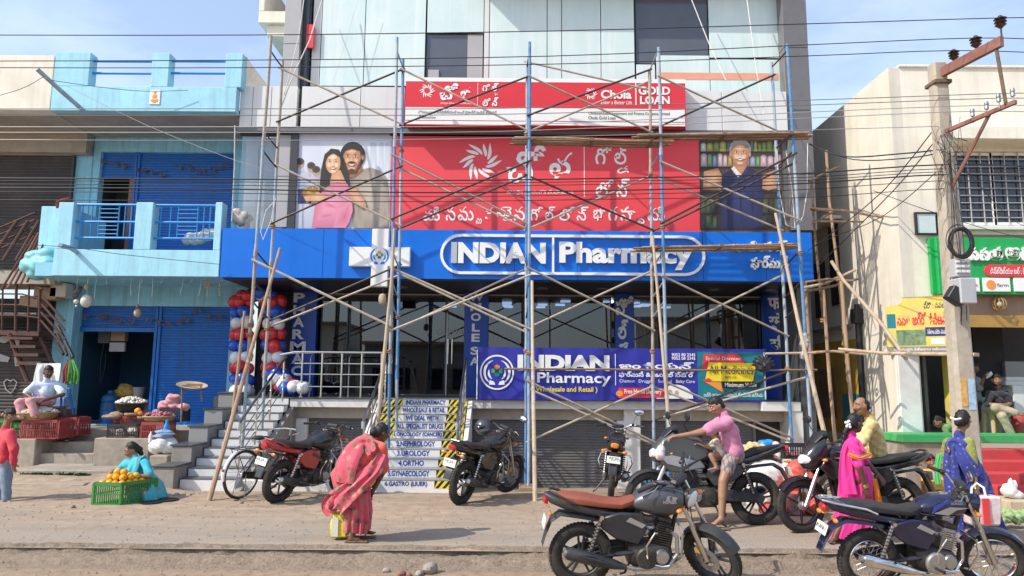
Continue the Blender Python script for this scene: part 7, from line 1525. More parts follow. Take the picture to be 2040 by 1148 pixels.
def person(label, j, face, skin='skin_a', k=1.0, up=(0, 0, 1), hairs='short', top=None, bottom=None, sleeve=.5, legs=1.0, hands=None, feet=True, tw=1.0, belly=0, vox=.0085, cat='person', hair_m='hair', mous=False, loose=.012, beard=False, sleeve_m=None):
    j = J(j); r, f, u, R_ = frame_of(face, up); c = j['head']; b = Blob()
    b.e(c, (.073*k, .091*k, .103*k), R_); b.e(c+f*.026*k-u*.055*k, (.054*k, .060*k, .060*k), R_); b.c(c+f*.040*k-u*.095*k, c+f*.058*k-u*.092*k, .022*k, .020*k)
    b.c(c+f*.090*k+u*.006*k, c+f*.108*k-u*.026*k, .009*k, .0145*k); b.c(c+f*.098*k-u*.030*k-r*.011*k, c+f*.098*k-u*.030*k+r*.011*k, .010*k)
    for s in (-1, 1): b.e(c+r*s*.074*k-u*.008*k-f*.004*k, (.011*k, .021*k, .031*k), R_); b.e(c+f*.066*k+r*s*.036*k-u*.022*k, (.024*k, .022*k, .020*k), R_); b.c(c+f*.082*k+r*s*.014*k+u*.030*k, c+f*.074*k+r*s*.048*k+u*.028*k, .011*k, .009*k)
    b.e(c+f*.086*k-u*.058*k, (.024*k, .012*k, .0065*k), R_, 1); b.e(c+f*.084*k-u*.068*k, (.020*k, .012*k, .0065*k), R_, 1)
    nk = j['neck']; b.c(nk, c-u*.05*k-f*.01*k, .052*k, .046*k)
    pe, ls, rs = j['pelvis'], j['lsh'], j['rsh']; mid = pe.lerp(nk, .45); side = (rs-ls); sw = side.length; side.normalize()
    hx = side*.085*k*tw
    torso = lambda B, g, mi=0: (B.c(ls.lerp(rs, .12)-V((0, 0, .02*k)), ls.lerp(rs, .88)-V((0, 0, .02*k)), .062*k+g, None, mi), B.c(pe+(nk-pe)*.15-hx*.8, ls.lerp(rs, .28)-(nk-pe).normalized()*.13*k, .098*k*tw+g, .095*k*tw+g, mi), B.c(pe+(nk-pe)*.15+hx*.8, ls.lerp(rs, .72)-(nk-pe).normalized()*.13*k, .098*k*tw+g, .095*k*tw+g, mi))
    torso(b, 0); b.c(pe-hx, pe+hx, .105*k*tw)
    if belly: fb = V((f.x, f.y, 0)).normalized(); b.e(mid+fb*belly, (.12*k, .10*k, .13*k))
    arms = []
    for s in 'lr':
        sh, el, wr = j[s+'sh'], j[s+'el'], j[s+'wr']; b.c(sh, el, .050*k, .037*k); b.c(el, wr, .038*k, .025*k); arms.append((sh, el, wr))
        hd = (hands or {}).get(s, {}); hand(b, wr, hd.get('d', wr-el), hd.get('n', (0, 0, -1) if abs((wr-el).normalized().z) < .8 else (f.x, f.y, .2)), k, hd.get('curl', .7))
    lg = []
    for s, sg in (('l', -1), ('r', 1)):
        if s+'kn' not in j: continue
        hip, kn, an = j.get(s+'hip', pe+side*sg*.09*k), j[s+'kn'], j[s+'an']; b.c(hip, kn, .082*k, .054*k); b.c(kn, an, .054*k, .034*k); b.c(kn.lerp(an, .12), kn.lerp(an, .45), .054*k, .050*k); lg.append((hip, kn, an))
        to = j.get(s+'to', an+V((f.x, f.y, 0)).normalized()*.16*k-V((0, 0, .055*k))); b.c(an-V((0, 0, .02)), to, .036*k, .022*k); b.c(an, an-(to-an).normalized()*.035*k-V((0, 0, .045*k)), .034*k, .027*k)
        lt = (to-an); lt.z = 0
        if lt.length > 0:
            lt.normalize(); lr_ = lt.cross(V((0, 0, 1)))
            for q in range(5): b.c(to+lr_*((q-2)*.016*k), to+lr_*((q-2)*.018*k)+lt*(.035-.006*abs(q-1))*k, .011*k, .009*k)
    o = b.obj('person', [M[skin], M['lips']], None, vox, 3); tag(o, label, cat)
    E = MB(); E2 = MB()
    for s in (-1, 1):
        e = c+f*.082*k+r*s*.032*k+u*.010*k; part('eye', MB().ball(e, (.0115*k, .0095*k, .0058*k), 12, 8, M=R_), M['eye_white'], o); part('pupil', MB().ball(e+f*.0055*k, (.0064*k, .0055*k, .0058*k), 10, 6, M=R_), M['eye_dark'], o)
        part('eyebrow', MB().path([c+f*.090*k+r*s*.014*k+u*.034*k, c+f*.088*k+r*s*.032*k+u*.040*k, c+f*.074*k+r*s*.052*k+u*.034*k], [.0025*k, .0034*k, .002*k], 6), M['hair'], o)
    if mous: part('moustache', MB().path([c+f*.076*k-r*.034*k-u*.052*k, c+f*.100*k-u*.044*k, c+f*.076*k+r*.034*k-u*.052*k], [.005*k, .010*k, .005*k], 8), M[hair_m], o)
    h = Blob(); h.e(c+u*.027*k-f*.014*k, (.079*k, .086*k, .096*k), R_)
    if beard: h.e(c+f*.022*k-u*.068*k, (.058*k, .062*k, .052*k), R_)
    if hairs == 'short': h.e(c+u*.060*k+f*.018*k, (.066*k, .066*k, .054*k), R_); h.c(c-f*.055*k-u*.03*k-r*.03*k, c-f*.055*k-u*.03*k+r*.03*k, .042*k)
    elif hairs == 'bald': h = Blob(); h.e(c+u*.012*k-f*.030*k, (.079*k, .075*k, .075*k), R_); h.c(c-f*.055*k-u*.03*k-r*.03*k, c-f*.055*k-u*.03*k+r*.03*k, .042*k)
    else:
        h.e(c-f*.03*k+u*.005*k, (.078*k, .080*k, .092*k), R_)
        if hairs == 'bun': h.e(c-f*.105*k-u*.03*k, (.052*k, .046*k, .05*k), R_)
        if hairs == 'plait':
            q = c-f*.095*k-u*.05*k; h.e(q, (.046*k, .04*k, .05*k), R_); bk_ = nk-(V((f.x, f.y, 0)).normalized())*.11*k; pt = [q, q.lerp(bk_, .6), bk_-V((0, 0, .12*k)), bk_-V((0, 0, .30*k))]
            for a_, b_, ra, rb in zip(pt, pt[1:], (.036, .030, .026), (.030, .026, .014)): h.c(a_, b_, ra*k, rb*k)
    h.obj('hair', M[hair_m], o, .0095, 2, lambda co: .0032*np.sin(co[:, 0]*240+co[:, 1]*170)*np.cos(co[:, 1]*210+co[:, 2]*60)+.003*np.sin(co[:, 0]*90+co[:, 2]*110))
    if top:
        t = Blob(); g = loose; torso(t, g); t.c(pe+(nk-pe)*.12-hx*.9, pe+(nk-pe)*.12+hx*.9, .110*k*tw+g)
        if belly: t.e(mid+fb*belly, (.12*k+g, .10*k+g, .13*k+g))
        tm, t = t, (Blob() if sleeve_m else t)
        for sh, el, wr in arms:
            t.c(sh, sh.lerp(el, min(1, sleeve*2)), .054*k+g*.8, .042*k+g*1.25)
            if sleeve > .5: t.c(el, el.lerp(wr, (sleeve-.5)*2), .041*k+g*.9, .031*k+g*.8)
        if sleeve_m: t.obj('blouse_sleeves', M[sleeve_m], o, .011, 3, folds(.004, (26, 22, 34), 1)); t = tm
        t.c(nk-V((0, 0, .03*k)), nk+(c-nk)*.10, .062*k, .058*k); t.obj('shirt', M[top], o, .011, 3, folds(.0085, (26, 22, 34), len(label)))
    if bottom:
        t = Blob(); t.c(pe-hx, pe+hx, .112*k*tw+.008)
        for hip, kn, an in lg:
            t.c(hip, hip.lerp(kn, min(1, legs*2)), .090*k+.01, .068*k+.012)
            if legs > .5: t.c(kn, kn.lerp(an, (legs-.5)*2), .066*k+.01, .052*k+.012)
        t.obj('shorts' if legs < .6 else 'trousers', M[bottom], o, .012, 3, folds(.008, (22, 26, 30), len(label)+1))
    return o, j, (r, f, u)
def drape(name, pts, ws, nrm, m, root, th=.012, n=26, rip=.009, fr=3.4, seed=0):
    """hanging cloth band: pts along it, half widths ws, nrm = outward direction"""
    P = [W(*p) if not isinstance(p, Vector) else p for p in pts]; Q, Ws = [], []
    for i in range(len(P)-1):
        for t in (0, .2, .4, .6, .8):
            p0, p1, p2, p3 = P[max(0, i-1)], P[i], P[i+1], P[min(len(P)-1, i+2)]; Q.append(.5*((2*p1)+(p2-p0)*t+(2*p0-5*p1+4*p2-p3)*t*t+(3*p1-p0-3*p2+p3)*t**3)); Ws.append(ws[i]+(ws[i+1]-ws[i])*t)
    Q.append(P[-1]); Ws.append(ws[-1]); rs = []; nv = V(nrm).normalized()
    for i, q in enumerate(Q):
        t = (Q[min(i+1, len(Q)-1)]-Q[max(i-1, 0)]).normalized(); s = t.cross(nv).normalized(); o = s.cross(t); r_ = []
        for q_ in range(n):
            a = 2*pi*q_/n; x = cos(a); w = rip*sin(fr*x*2+i*.25+seed)+rip*.5*sin(fr*3.1*x+seed*2-i*.13); r_.append(q+s*(x*Ws[i])+o*((th if sin(a) > 0 else -th)*abs(sin(a))**.5+w+ -.10*Ws[i]*x*x))
        rs.append(r_)
    return part(name, MB().rings(rs), M[m] if isinstance(m, str) else m, root, 60)
def skirt(name, root, rows, m, pleats=13, amp=.016, seed=0):
    """rows: (centre, half width x, half depth y) from waist to hem; pleated closed surface with thickness"""
    n = 72; rs = []; k = len(rows); Rw = []
    for i in range(k-1):
        for t in (0, .25, .5, .75):
            c0, a0, b0 = rows[i]; c1, a1, b1 = rows[i+1]; Rw.append((c0.lerp(c1, t), a0+(a1-a0)*t, b0+(b1-b0)*t))
    Rw.append(rows[-1])
    for i, (c, a, b) in enumerate(Rw):
        f = i/(len(Rw)-1); r_ = []
        for q in range(n):
            t = 2*pi*q/n; w = 1+(amp/a)*(.3+f)*(sin(pleats*t+seed+.6*sin(3*t+f*3))+.5*sin(2.3*pleats*t+f*4)); r_.append(c+V((a*w*cos(t), b*w*sin(t), .015*f*sin(3*t+seed))))
        rs.append(r_)
    inner = [[c+(p-c)*.93+V((0, 0, .004)) for p in r] for (c, _, _), r in zip(Rw, rs)]
    return part(name, MB().rings(rs+inner[::-1]), M[m], root, 60)
def bangles(o, wr, d, m='bangle'): 
    for k in range(3): part('bangle', MB().torus(wr-V(d).normalized()*(.01+.014*k), .033, .004, V(d), 18, 6), M[m], o)
Y = 8.02
o, j, fr_ = person('woman in a rose floral sari bending over with her back to the street', dict(head=(760, 862, Y+.12), neck=(744, 880, Y+.08), pelvis=(696, 938, Y), lsh=(728, 874, Y+.18), rsh=(762, 893, Y-.06), lel=(715, 930, Y+.22), lwr=(678, 990, Y+.10), rel=(766, 935, Y-.04), rwr=(745, 975, Y+.02), lkn=(726, 1005, Y+.14), rkn=(712, 1010, Y-.05), lan=(714, 1054, Y+.16), ran=(702, 1070, Y-.06), lto=(742, 1062, Y+.16), rto=(722, 1078, Y-.06)), (.75, .55, -.35), 'skin_c', .93, (0, 0, 1), 'bun', 'blouse_coral', None, .5, tw=1.1)
sk = skirt('sari_skirt', o, [(W(712, 912, Y), .17, .15), (W(698, 942, Y), .21, .19), (W(704, 985, Y+.02), .18, .17), (W(714, 1020, Y+.04), .145, .15), (W(712, 1058, Y+.05), .13, .15)], 'sari_rose', 11, .014, 1)
drape('sari_pallu', [(742, 902, Y-.17), (728, 882, Y-.08), (704, 896, Y-.13), (688, 928, Y-.20), (684, 962, Y-.2)], [.06, .09, .12, .14, .12], (-.4, -1, .3), 'sari_rose', o, seed=2); drape('sari_wrap', [(762, 905, Y-.12), (745, 935, Y-.19), (718, 960, Y-.23), (690, 985, Y-.2), (668, 1003, Y-.05)], [.07, .09, .10, .12, .15], (0, -1, .2), 'sari_rose', o, seed=4, rip=.016)
drape('sari_tail', [(690, 985, Y-.12), (668, 996, Y-.05), (656, 1010, Y+.02), (664, 1022, Y+.03)], [.07, .10, .10, .06], (-.3, -1, .1), 'sari_rose', o, seed=5, rip=.02)
for s_, a in (('l', (722, 1062, Y+.16)), ('r', (706, 1079, Y-.06))): c = W(*a); part('sandal', MB().box((c.x-.10, c.y-.045, .004), (c.x+.15, c.y+.045, .022)), M['sandal'], o, bev=.008); part('strap', MB().path([(c.x+.02, c.y-.045, .02), (c.x+.05, c.y, .055), (c.x+.02, c.y+.045, .02)], .007, 6), M['sandal'], o)
Y = 8.92
o, j, fr_ = person('man in pink T-shirt and plaid shorts astride the grey sports motorcycle', dict(head=(1427, 808, Y+.13), neck=(1443, 826, Y+.14), pelvis=(1462, 905, Y+.12), lsh=(1450, 842, Y-.07), rsh=(1446, 836, Y+.33), lel=(1396, 862, Y-.12), lwr=(1350, 869, Y-.14), rel=(1400, 858, Y+.38), rwr=(1362, 868, Y+.36), lhip=(1458, 908, Y+.02), lkn=(1440, 958, Y-.10), lan=(1437, 1030, Y-.13), lto=(1424, 1043, Y-.18), rhip=(1462, 905, Y+.22), rkn=(1442, 958, Y+.34), ran=(1440, 1022, Y+.38), rto=(1428, 1032, Y+.40)), (-.85, -.12, -.42), 'skin_d', 1.0, top='shirt_pink', bottom='shorts_plaid', sleeve=.36, legs=.30, hands={'l': {'d': (-1, 0, -.15), 'n': (0, 0, -1), 'curl': 1.0}, 'r': {'d': (-1, 0, -.1), 'n': (0, 0, -1), 'curl': 1.0}}, loose=.026)
c = W(1428, 1046, Y-.16); part('sandal', MB().cbox((c.x+.02, c.y, .018), (.26, .10, .026)), M['sandal'], o, bev=.01); part('strap', MB().path([(c.x-.03, c.y-.052, .03), (c.x-.04, c.y, .085), (c.x-.03, c.y+.052, .03)], .018, 8), M['trouser_dark'], o)
Y = 9.05
person('toddler in a cream shirt sitting on the fuel tank before the man in pink', dict(head=(1421, 861, Y), neck=(1427, 876, Y), pelvis=(1434, 906, Y), lsh=(1426, 880, Y-.07), rsh=(1428, 879, Y+.07), lel=(1415, 893, Y-.11), lwr=(1398, 887, Y-.10), rel=(1412, 888, Y+.1), rwr=(1395, 884, Y+.08), lkn=(1416, 907, Y-.16), lan=(1427, 930, Y-.19), rkn=(1414, 906, Y+.16), ran=(1424, 928, Y+.2)), (-.9, -.25, -.2), 'skin_d', .62, top='shirt_cream', sleeve=.3, loose=.01, vox=.007)
Y = 8.12
o, j, fr_ = person('woman in magenta sari with white flowers in her hair, walking right', dict(head=(1703, 843, Y+.05), neck=(1693, 868, Y+.05), pelvis=(1706, 955, Y+.06), lsh=(1693, 880, Y+.22), rsh=(1698, 884, Y-.12), lel=(1730, 925, Y+.28), lwr=(1748, 945, Y+.15), rel=(1712, 933, Y-.18), rwr=(1725, 972, Y-.16), lkn=(1720, 1015, Y+.1), rkn=(1690, 1020, Y), lan=(1722, 1066, Y+.12), ran=(1664, 1068, Y-.04), rto=(1655, 1080, Y-.06)), (.93, .30, -.05), 'skin_c', .95, hairs='plait', top='sari_magenta', sleeve=.42, hands={'r': {'d': (.2, 0, -1), 'n': (.6, .6, 0), 'curl': .9}}, tw=1.02)
skirt('sari_skirt', o, [(W(1702, 930, Y+.05), .155, .13), (W(1708, 960, Y+.05), .19, .165), (W(1706, 1000, Y+.05), .20, .17), (W(1700, 1040, Y+.05), .22, .17), (W(1694, 1070, Y+.05), .25, .17)], 'sari_magenta', 12, .016, 3)
drape('sari_pallu', [(1716, 900, Y-.16), (1702, 880, Y-.10), (1688, 898, Y-.09), (1686, 945, Y-.11), (1690, 985, Y-.14)], [.05, .055, .06, .08, .10], (-.2, -1, .1), 'sari_magenta', o, seed=3); drape('orange_pleat', [(1742, 955, Y-.08), (1750, 1000, Y-.08), (1756, 1040, Y-.06)], [.03, .04, .04], (.4, -1, 0), 'border_orange', o, rip=.01); drape('orange_fold', [(1690, 905, Y-.19), (1712, 912, Y-.2), (1735, 905, Y-.12)], [.02, .025, .02], (0, -1, .2), 'border_orange', o, rip=.004)
for k in range(7): c = W(1690+random.uniform(-5, 4), 848+random.uniform(-9, 9), Y-.04); part('hair_flower', MB().ball(c, .018, 8, 6), M['white_paint'], o)
bangles(o, j['rwr'], j['rwr']-j['rel'])
Y = 9.0
o, j, fr_ = person('man in yellow checked shirt sitting on the black motorcycle', dict(head=(1716, 808, Y), neck=(1732, 830, Y+.02), pelvis=(1752, 932, Y+.05), lsh=(1738, 846, Y-.19), rsh=(1734, 843, Y+.21), lel=(1708, 892, Y-.26), lwr=(1676, 898, Y-.25), rel=(1702, 888, Y+.28), rwr=(1672, 896, Y+.27), lkn=(1702, 948, Y-.2), lan=(1716, 1010, Y-.2), rkn=(1700, 945, Y+.24), ran=(1714, 1005, Y+.26)), (-.96, -.15, -.1), 'skin_b', 1.0, hairs='bald', top='shirt_yellow', bottom='trouser_khaki', sleeve=.88, hands={s: {'d': (-1, 0, -.2), 'n': (0, 0, -1), 'curl': 1.1} for s in 'lr'}, belly=.03, mous=True, loose=.018)
Y = 8.25
o, j, fr_ = person('woman in a dark blue sari and lime blouse walking away with a white bag', dict(head=(1919, 836, Y+.03), neck=(1911, 866, Y+.03), pelvis=(1928, 960, Y+.05), lsh=(1889, 882, Y+.12), rsh=(1931, 882, Y-.08), lel=(1878, 935, Y+.2), lwr=(1890, 965, Y+.3), rel=(1938, 932, Y-.14), rwr=(1944, 966, Y-.15), lkn=(1940, 1015, Y), rkn=(1965, 1020, Y+.08), lan=(1925, 1070, Y-.05), ran=(1990, 1066, Y+.05), lto=(1945, 1078, Y-.05), rto=(2012, 1076, Y+.03)), (.85, .52, 0), 'skin_b', .97, hairs='bun', top='sari_navy', sleeve_m='blouse_lime', sleeve=.45, hands={'r': {'d': (0, 0, -1), 'n': (1, .3, 0), 'curl': 1.3}}, tw=1.12)
skirt('sari_skirt', o, [(W(1920, 922, Y+.04), .175, .15), (W(1928, 955, Y+.04), .22, .19), (W(1938, 1000, Y+.04), .22, .19), (W(1950, 1040, Y+.04), .25, .18), (W(1960, 1066, Y+.04), .27, .18)], 'sari_navy', 12, .018, 5)
drape('sari_pallu', [(1944, 950, Y-.17), (1924, 920, Y-.17), (1900, 886, Y-.05), (1894, 910, Y-.12), (1898, 955, Y-.17), (1906, 1010, Y-.2)], [.10, .08, .06, .07, .09, .10], (-.2, -1, .15), 'sari_navy', o, seed=6); drape('green_edge', [(1872, 905, Y-.1), (1867, 935, Y-.1), (1869, 965, Y-.1)], [.03, .03, .03], (-.4, -1, 0), 'ledge_green', o, rip=.004); part('hair_clip', MB().path([W(1893, 832, Y-.09), W(1904, 836, Y-.13), W(1914, 834, Y-.12)], .012, 6), M['white_sign'], o); bangles(o, j['rwr'], (0, 0, 1))
c = W(2008, 1078, Y+.03); part('sandal', MB().cbox((c.x-.06, c.y, .013), (.27, .09, .022)), M['sandal'], o, bev=.008)
Y = 9.25
person('small boy in a golden yellow shirt standing behind the blue motorcycle', dict(head=(1853, 919, Y), neck=(1857, 938, Y), pelvis=(1862, 980, Y), lsh=(1846, 944, Y), rsh=(1870, 944, Y), lel=(1840, 966, Y-.04), lwr=(1846, 985, Y-.12), rel=(1877, 966, Y), rwr=(1876, 988, Y-.04), lkn=(1857, 1010, Y-.02), lan=(1856, 1034, Y), rkn=(1868, 1010, Y-.02), ran=(1868, 1034, Y)), (-.25, -.95, -.1), 'skin_b', .80, top='shirt_gold', bottom='trouser_dark', sleeve=.4, vox=.0075)
Y = 13.62
person('seated vendor in pale blue shirt and pink dhoti beside the garlic basket', dict(head=(97, 741, Y), neck=(92, 757, Y+.02), pelvis=(86, 800, Y+.1), lsh=(112, 765, Y+.1), rsh=(70, 768, Y-.05), lel=(126, 786, Y), lwr=(90, 797, Y-.25), rel=(50, 784, Y-.15), rwr=(70, 798, Y-.28), lkn=(60, 800, Y-.4), lan=(70, 826, Y-.4), rkn=(38, 802, Y-.35), ran=(44, 828, Y-.35)), (.7, -.68, -.18), 'skin_c', 1.05, top='shirt_pale', bottom='dhoti_pink', sleeve=.42, belly=.05, loose=.02, mous=True)
Y = 10.45
person('boy in a red sweater and jeans at the left edge of the picture', dict(head=(19, 828, Y), neck=(12, 852, Y), pelvis=(8, 922, Y), lsh=(6, 862, Y+.15), rsh=(22, 864, Y-.14), lel=(8, 895, Y+.2), lwr=(18, 918, Y+.2), rel=(27, 896, Y-.2), rwr=(27, 922, Y-.2), lkn=(4, 958, Y+.08), rkn=(12, 958, Y-.08), lan=(0, 992, Y+.08), ran=(12, 994, Y-.1), rto=(22, 1002, Y-.14)), (.9, -.25, -.32), 'skin_b', .92, top='sweater_red', bottom='jeans', sleeve=.98, loose=.022)
Y = 10.72
o, j, fr_ = person('woman in turquoise sari squatting behind the green crate of oranges', dict(head=(263, 896, Y), neck=(268, 914, Y), pelvis=(290, 972, Y+.1), lsh=(250, 923, Y+.14), rsh=(288, 922, Y-.10), lel=(236, 940, Y+.05), lwr=(226, 938, Y-.15), rel=(298, 948, Y-.22), rwr=(262, 950, Y-.30), lkn=(258, 962, Y+.12), lan=(272, 985, Y+.05), rkn=(284, 958, Y-.22), ran=(292, 985, Y-.2), lto=(255, 990, Y-.02), rto=(276, 992, Y-.3)), (-.72, -.55, -.45), 'skin_b', .98, hairs='plait', top='blouse_aqua', sleeve=.44, hands={'l': {'d': (-.4, -.6, -.4), 'n': (0, 0, -1), 'curl': 1}, 'r': {'d': (-.9, -.2, -.2), 'n': (0, 0, -1), 'curl': 1}})
skirt('sari_skirt', o, [(W(284, 945, Y+.02), .15, .14), (W(288, 962, Y), .22, .26), (W(292, 980, Y-.03), .24, .28), (W(296, 992, Y-.03), .24, .27)], 'sari_aqua', 11, .02, 2)
drape('sari_pallu', [(252, 955, Y-.2), (262, 935, Y-.2), (272, 912, Y-.06), (284, 922, Y+.05), (296, 960, Y+.1)], [.09, .10, .08, .10, .12], (-.2, -1, .2), 'sari_aqua', o, seed=8); bangles(o, j['rwr'], j['rwr']-j['rel'])
Y = 13.05
person('woman with tied hair leaning down inside the shop doorway', dict(head=(1868, 840, Y), neck=(1880, 850, Y), pelvis=(1912, 850, Y+.1), lsh=(1886, 852, Y-.1), rsh=(1888, 848, Y+.14), lel=(1886, 872, Y-.06), lwr=(1880, 880, Y-.02), rel=(1890, 868, Y+.1), rwr=(1884, 876, Y+.1)), (-.8, -.15, -.5), 'skin_b', .95, hairs='bun', top='shirt_green', sleeve=.4)
Y = 13.5
o, j, fr_ = person('man standing with a phone behind the concrete pole in the shop', dict(head=(1938, 732, Y), neck=(1936, 748, Y), pelvis=(1934, 802, Y), lsh=(1922, 756, Y+.1), rsh=(1948, 757, Y-.1), lel=(1922, 780, Y+.05), lwr=(1938, 790, Y-.1), rel=(1952, 776, Y-.2), rwr=(1960, 754, Y-.25), lkn=(1938, 832, Y), rkn=(1944, 832, Y-.05), lan=(1934, 862, Y), ran=(1942, 862, Y-.05)), (.8, -.4, -.3), 'skin_a', 1.0, top='shirt_grey', bottom='trouser_dark', sleeve=.45)
pn = thing('phone', 'pale phone held up by the man behind the concrete pole', 'phone', j['rwr']+V((.07, -.02, .06))); part('case', MB().cbox((0, 0, 0), (.15, .012, .075), 0, Matrix.Translation(j['rwr']+V((.08, -.03, .06))) @ Matrix.Rotation(-.5, 4, 'Y')), M['panel_white'], pn, bev=.005)
Y = 13.0
person('man in black shirt seated cross-legged on the beige stool in the shop', dict(head=(1985, 757, Y+.05), neck=(1988, 776, Y+.08), pelvis=(1999, 822, Y+.15), lsh=(2006, 785, Y+.1), rsh=(1972, 785, Y-.02), lel=(2014, 805, Y), lwr=(1994, 808, Y-.15), rel=(1966, 806, Y-.1), rwr=(1990, 806, Y-.2), lkn=(1996, 828, Y-.3), lan=(2018, 870, Y-.26), rkn=(1984, 812, Y-.28), ran=(2022, 822, Y-.34), rto=(2036, 826, Y-.4)), (-.35, -.9, -.1), 'skin_b', 1.0, top='shirt_black', bottom='trouser_khaki', sleeve=.5, beard=True)
# ================================================================ market goods and small things
mat('crate_green', (.035, .24, .05), .45, var=.1, stain=((.14, .2, .08), .4, 6)); mat('crate_red', (.36, .05, .05), .5, var=.12, stain=((.2, .09, .07), .5, 5)); mat('crate_black', (.03, .03, .03), .5, var=.2)
mat('orange_peel', (.78, .36, .015), .42, var=.10, vs=10, bump=(120, .3)); mat('garlic', (.70, .64, .54), .6, var=.10, vs=25); mat('onion', (.42, .12, .14), .4, var=.2, vs=12); mat('cane', (.42, .29, .15), .8, var=.25, vs=25); mat('jute', (.30, .21, .13), .9, var=.2, vs=20, bump=(60, .3)); mat('sack_white', (.72, .71, .69), .6, var=.08, vs=5); mat('cloth_blue', (.22, .32, .50), .85, var=.15); mat('plastic_blue', (.02, .28, .62), .3, var=.1); mat('drum_blue', (.02, .11, .26), .4, var=.08); mat('sack_red', (.62, .10, .075), .6, var=.18, vs=16); mat('snack', (.64, .42, .20), .6, var=.2, vs=14); mat('leaf_green', (.05, .13, .03), .6, var=.35, vs=8); mat('bag_yellow', (.72, .62, .03), .5, fn=plaid(150, (.55, .48, .02), (.78, .72, .2))); mat('bag_print', (.70, .62, .60), .5, var=.12, vs=20, stain=((.6, .1, .12), .5, 9)); mat('rock', (.33, .28, .23), .9, var=.2, vs=6, bump=(20, .6)); mat('iron_black', (.03, .028, .026), .5, .4, var=.2)
def crate(label, corner, u, v, L, Wd, H, m, group=None, slats=True):
    """ventilated plastic crate: corner posts, rims and slatted walls that are open between the slats"""
    u, v = V((u[0], u[1], 0)).normalized(), V((v[0], v[1], 0)).normalized(); c = V(corner); r = thing('plastic_crate', label, 'crate', c, group=group); z = V((0, 0, 1))
    def bar(mb, o, a, b, h, t, dirv, nrm): q = [o, o+dirv*(b-a), o+dirv*(b-a)+nrm*t, o+nrm*t]; mb.add(q+[p+z*h for p in q], [(0, 3, 2, 1), (4, 5, 6, 7), (0, 1, 5, 4), (1, 2, 6, 5), (2, 3, 7, 6), (3, 0, 4, 7)])
    for o, d, n, ln in ((c, u, v, L), (c+v*Wd, u, -v, L), (c, v, u, Wd), (c+u*L, v, -u, Wd)):
        b = MB()
        for f, h in ((0, .05), (.46, .035), (.86, .14)): bar(b, o+z*H*f, 0, ln, h*H*1.2 if f else .05*H*1.2, .014, d, n)
        k = max(5, int(ln/.032))
        for i in range(k+1): bar(b, o+d*(ln*i/k-.004 if i else 0)+n*.003, 0, .011 if 0 < i < k else .03, H*.98, .008, d, n)
        part('slatted_wall', b, M[m], r)
    part('base', MB().add([c+u*.01+v*.01+z*.012, c+u*(L-.01)+v*.01+z*.012, c+u*(L-.01)+v*(Wd-.01)+z*.012, c+u*.01+v*(Wd-.01)+z*.012], [(0, 1, 2, 3)]), M[m], r); return r
def basket(label, c, R, H, m='cane', fill=None, n=60, rr=.025, name='basket', cat='basket', fname='garlic_heap'):
    r = thing(name, label, cat, c); c = V(c); b = MB().lathe(c, [(R*.72, 0), (R*.9, H*.4), (R, H), (R*.97, H), (R*.86, H*.42), (R*.68, .02)], 26); 
    part('bowl', b, M[m], r); part('rim', MB().torus(c+V((0, 0, H)), R, .014, (0, 0, 1), 28, 7), M[m], r)
    if m == 'cane':
        for k in range(1, 4): part('weave', MB().torus(c+V((0, 0, H*k/4)), R*(.74+.24*k/4)+.004, .008, (0, 0, 1), 26, 6), M['jute'], r)
    if fill:
        f = MB()
        for _ in range(n): a = random.uniform(0, 2*pi); q = R*.92*math.sqrt(random.random()); f.ball(c+V((q*cos(a), q*sin(a), H+(1-(q/R)**2)*H*.75+random.uniform(-.015, .01))), (rr, rr, rr*.85), 8, 6, M=Euler((random.random(), random.random(), 0)).to_matrix())
        o = part(fname, f, M[fill], r); o['kind'] = 'stuff'
    return r
def lump(name, label, cat, pts, m, vox=.014, amp=.008, f=(26, 22, 34), smooth=3, parent=None, group=None):
    b = Blob()
    for c, rd in pts: b.e(c, rd if isinstance(rd, tuple) else (rd, rd, rd))
    o = b.obj(name, M[m], parent, vox, smooth, folds(amp, f, len(label or name)))
    return tag(o, label, cat, group) if label else o
random.seed(31)
C = G(240, 1007, -.0); u = V((-1, .10, 0)); v = V((.42, .90, 0)); u.normalize(); v.normalize()
crate('green slatted crate piled with oranges in front of the squatting woman', (C.x, C.y, .0), u, v, .42, .56, .30, 'crate_green')
ob = MB().ball((0, 0, 0), (.052, .052, .048), 14, 10).mesh('orange', M['orange_peel'])
k = 0
for lay, (na, nb) in enumerate(((4, 4), (3, 3), (2, 1))):
    for i in range(na):
        for jn in range(nb):
            o = link('orange', ob); q = C+u*(.055+.1*i+.05*lay)+v*(.06+.1*jn+.06*lay); o.location = (q.x+random.uniform(-.008, .008), q.y, .285+lay*.075+random.uniform(-.006, .006)); o.rotation_euler = (random.random()*3, random.random()*3, 0); tag(o, 'ripe orange in the heap on the green crate', 'orange', 'oranges heaped on the green crate')
fl = C+v*.47+u*.2; lump('white_pouch', 'small white plastic pouch lying on the crate under the woman\'s hand', 'pouch', [(V((fl.x, fl.y, .31)), (.09, .06, .04)), (V((fl.x+.06, fl.y, .33)), (.05, .05, .03))], 'sack_white', .01)
for px, py, lb in ((300, 1001, 'round dark tin lid on the ground before the squatting woman'), (334, 996, 'second dark tin lid by the foot of the white stairs')): c = G(px, py, .01); one('tin_lid', MB().lathe((c.x, c.y, foot_z(c.x, c.y)+.004), [(.13, 0), (.15, .012), (.14, .016), (.12, .006), (.01, .006)], 24), M['iron_black'], lb, 'lid')
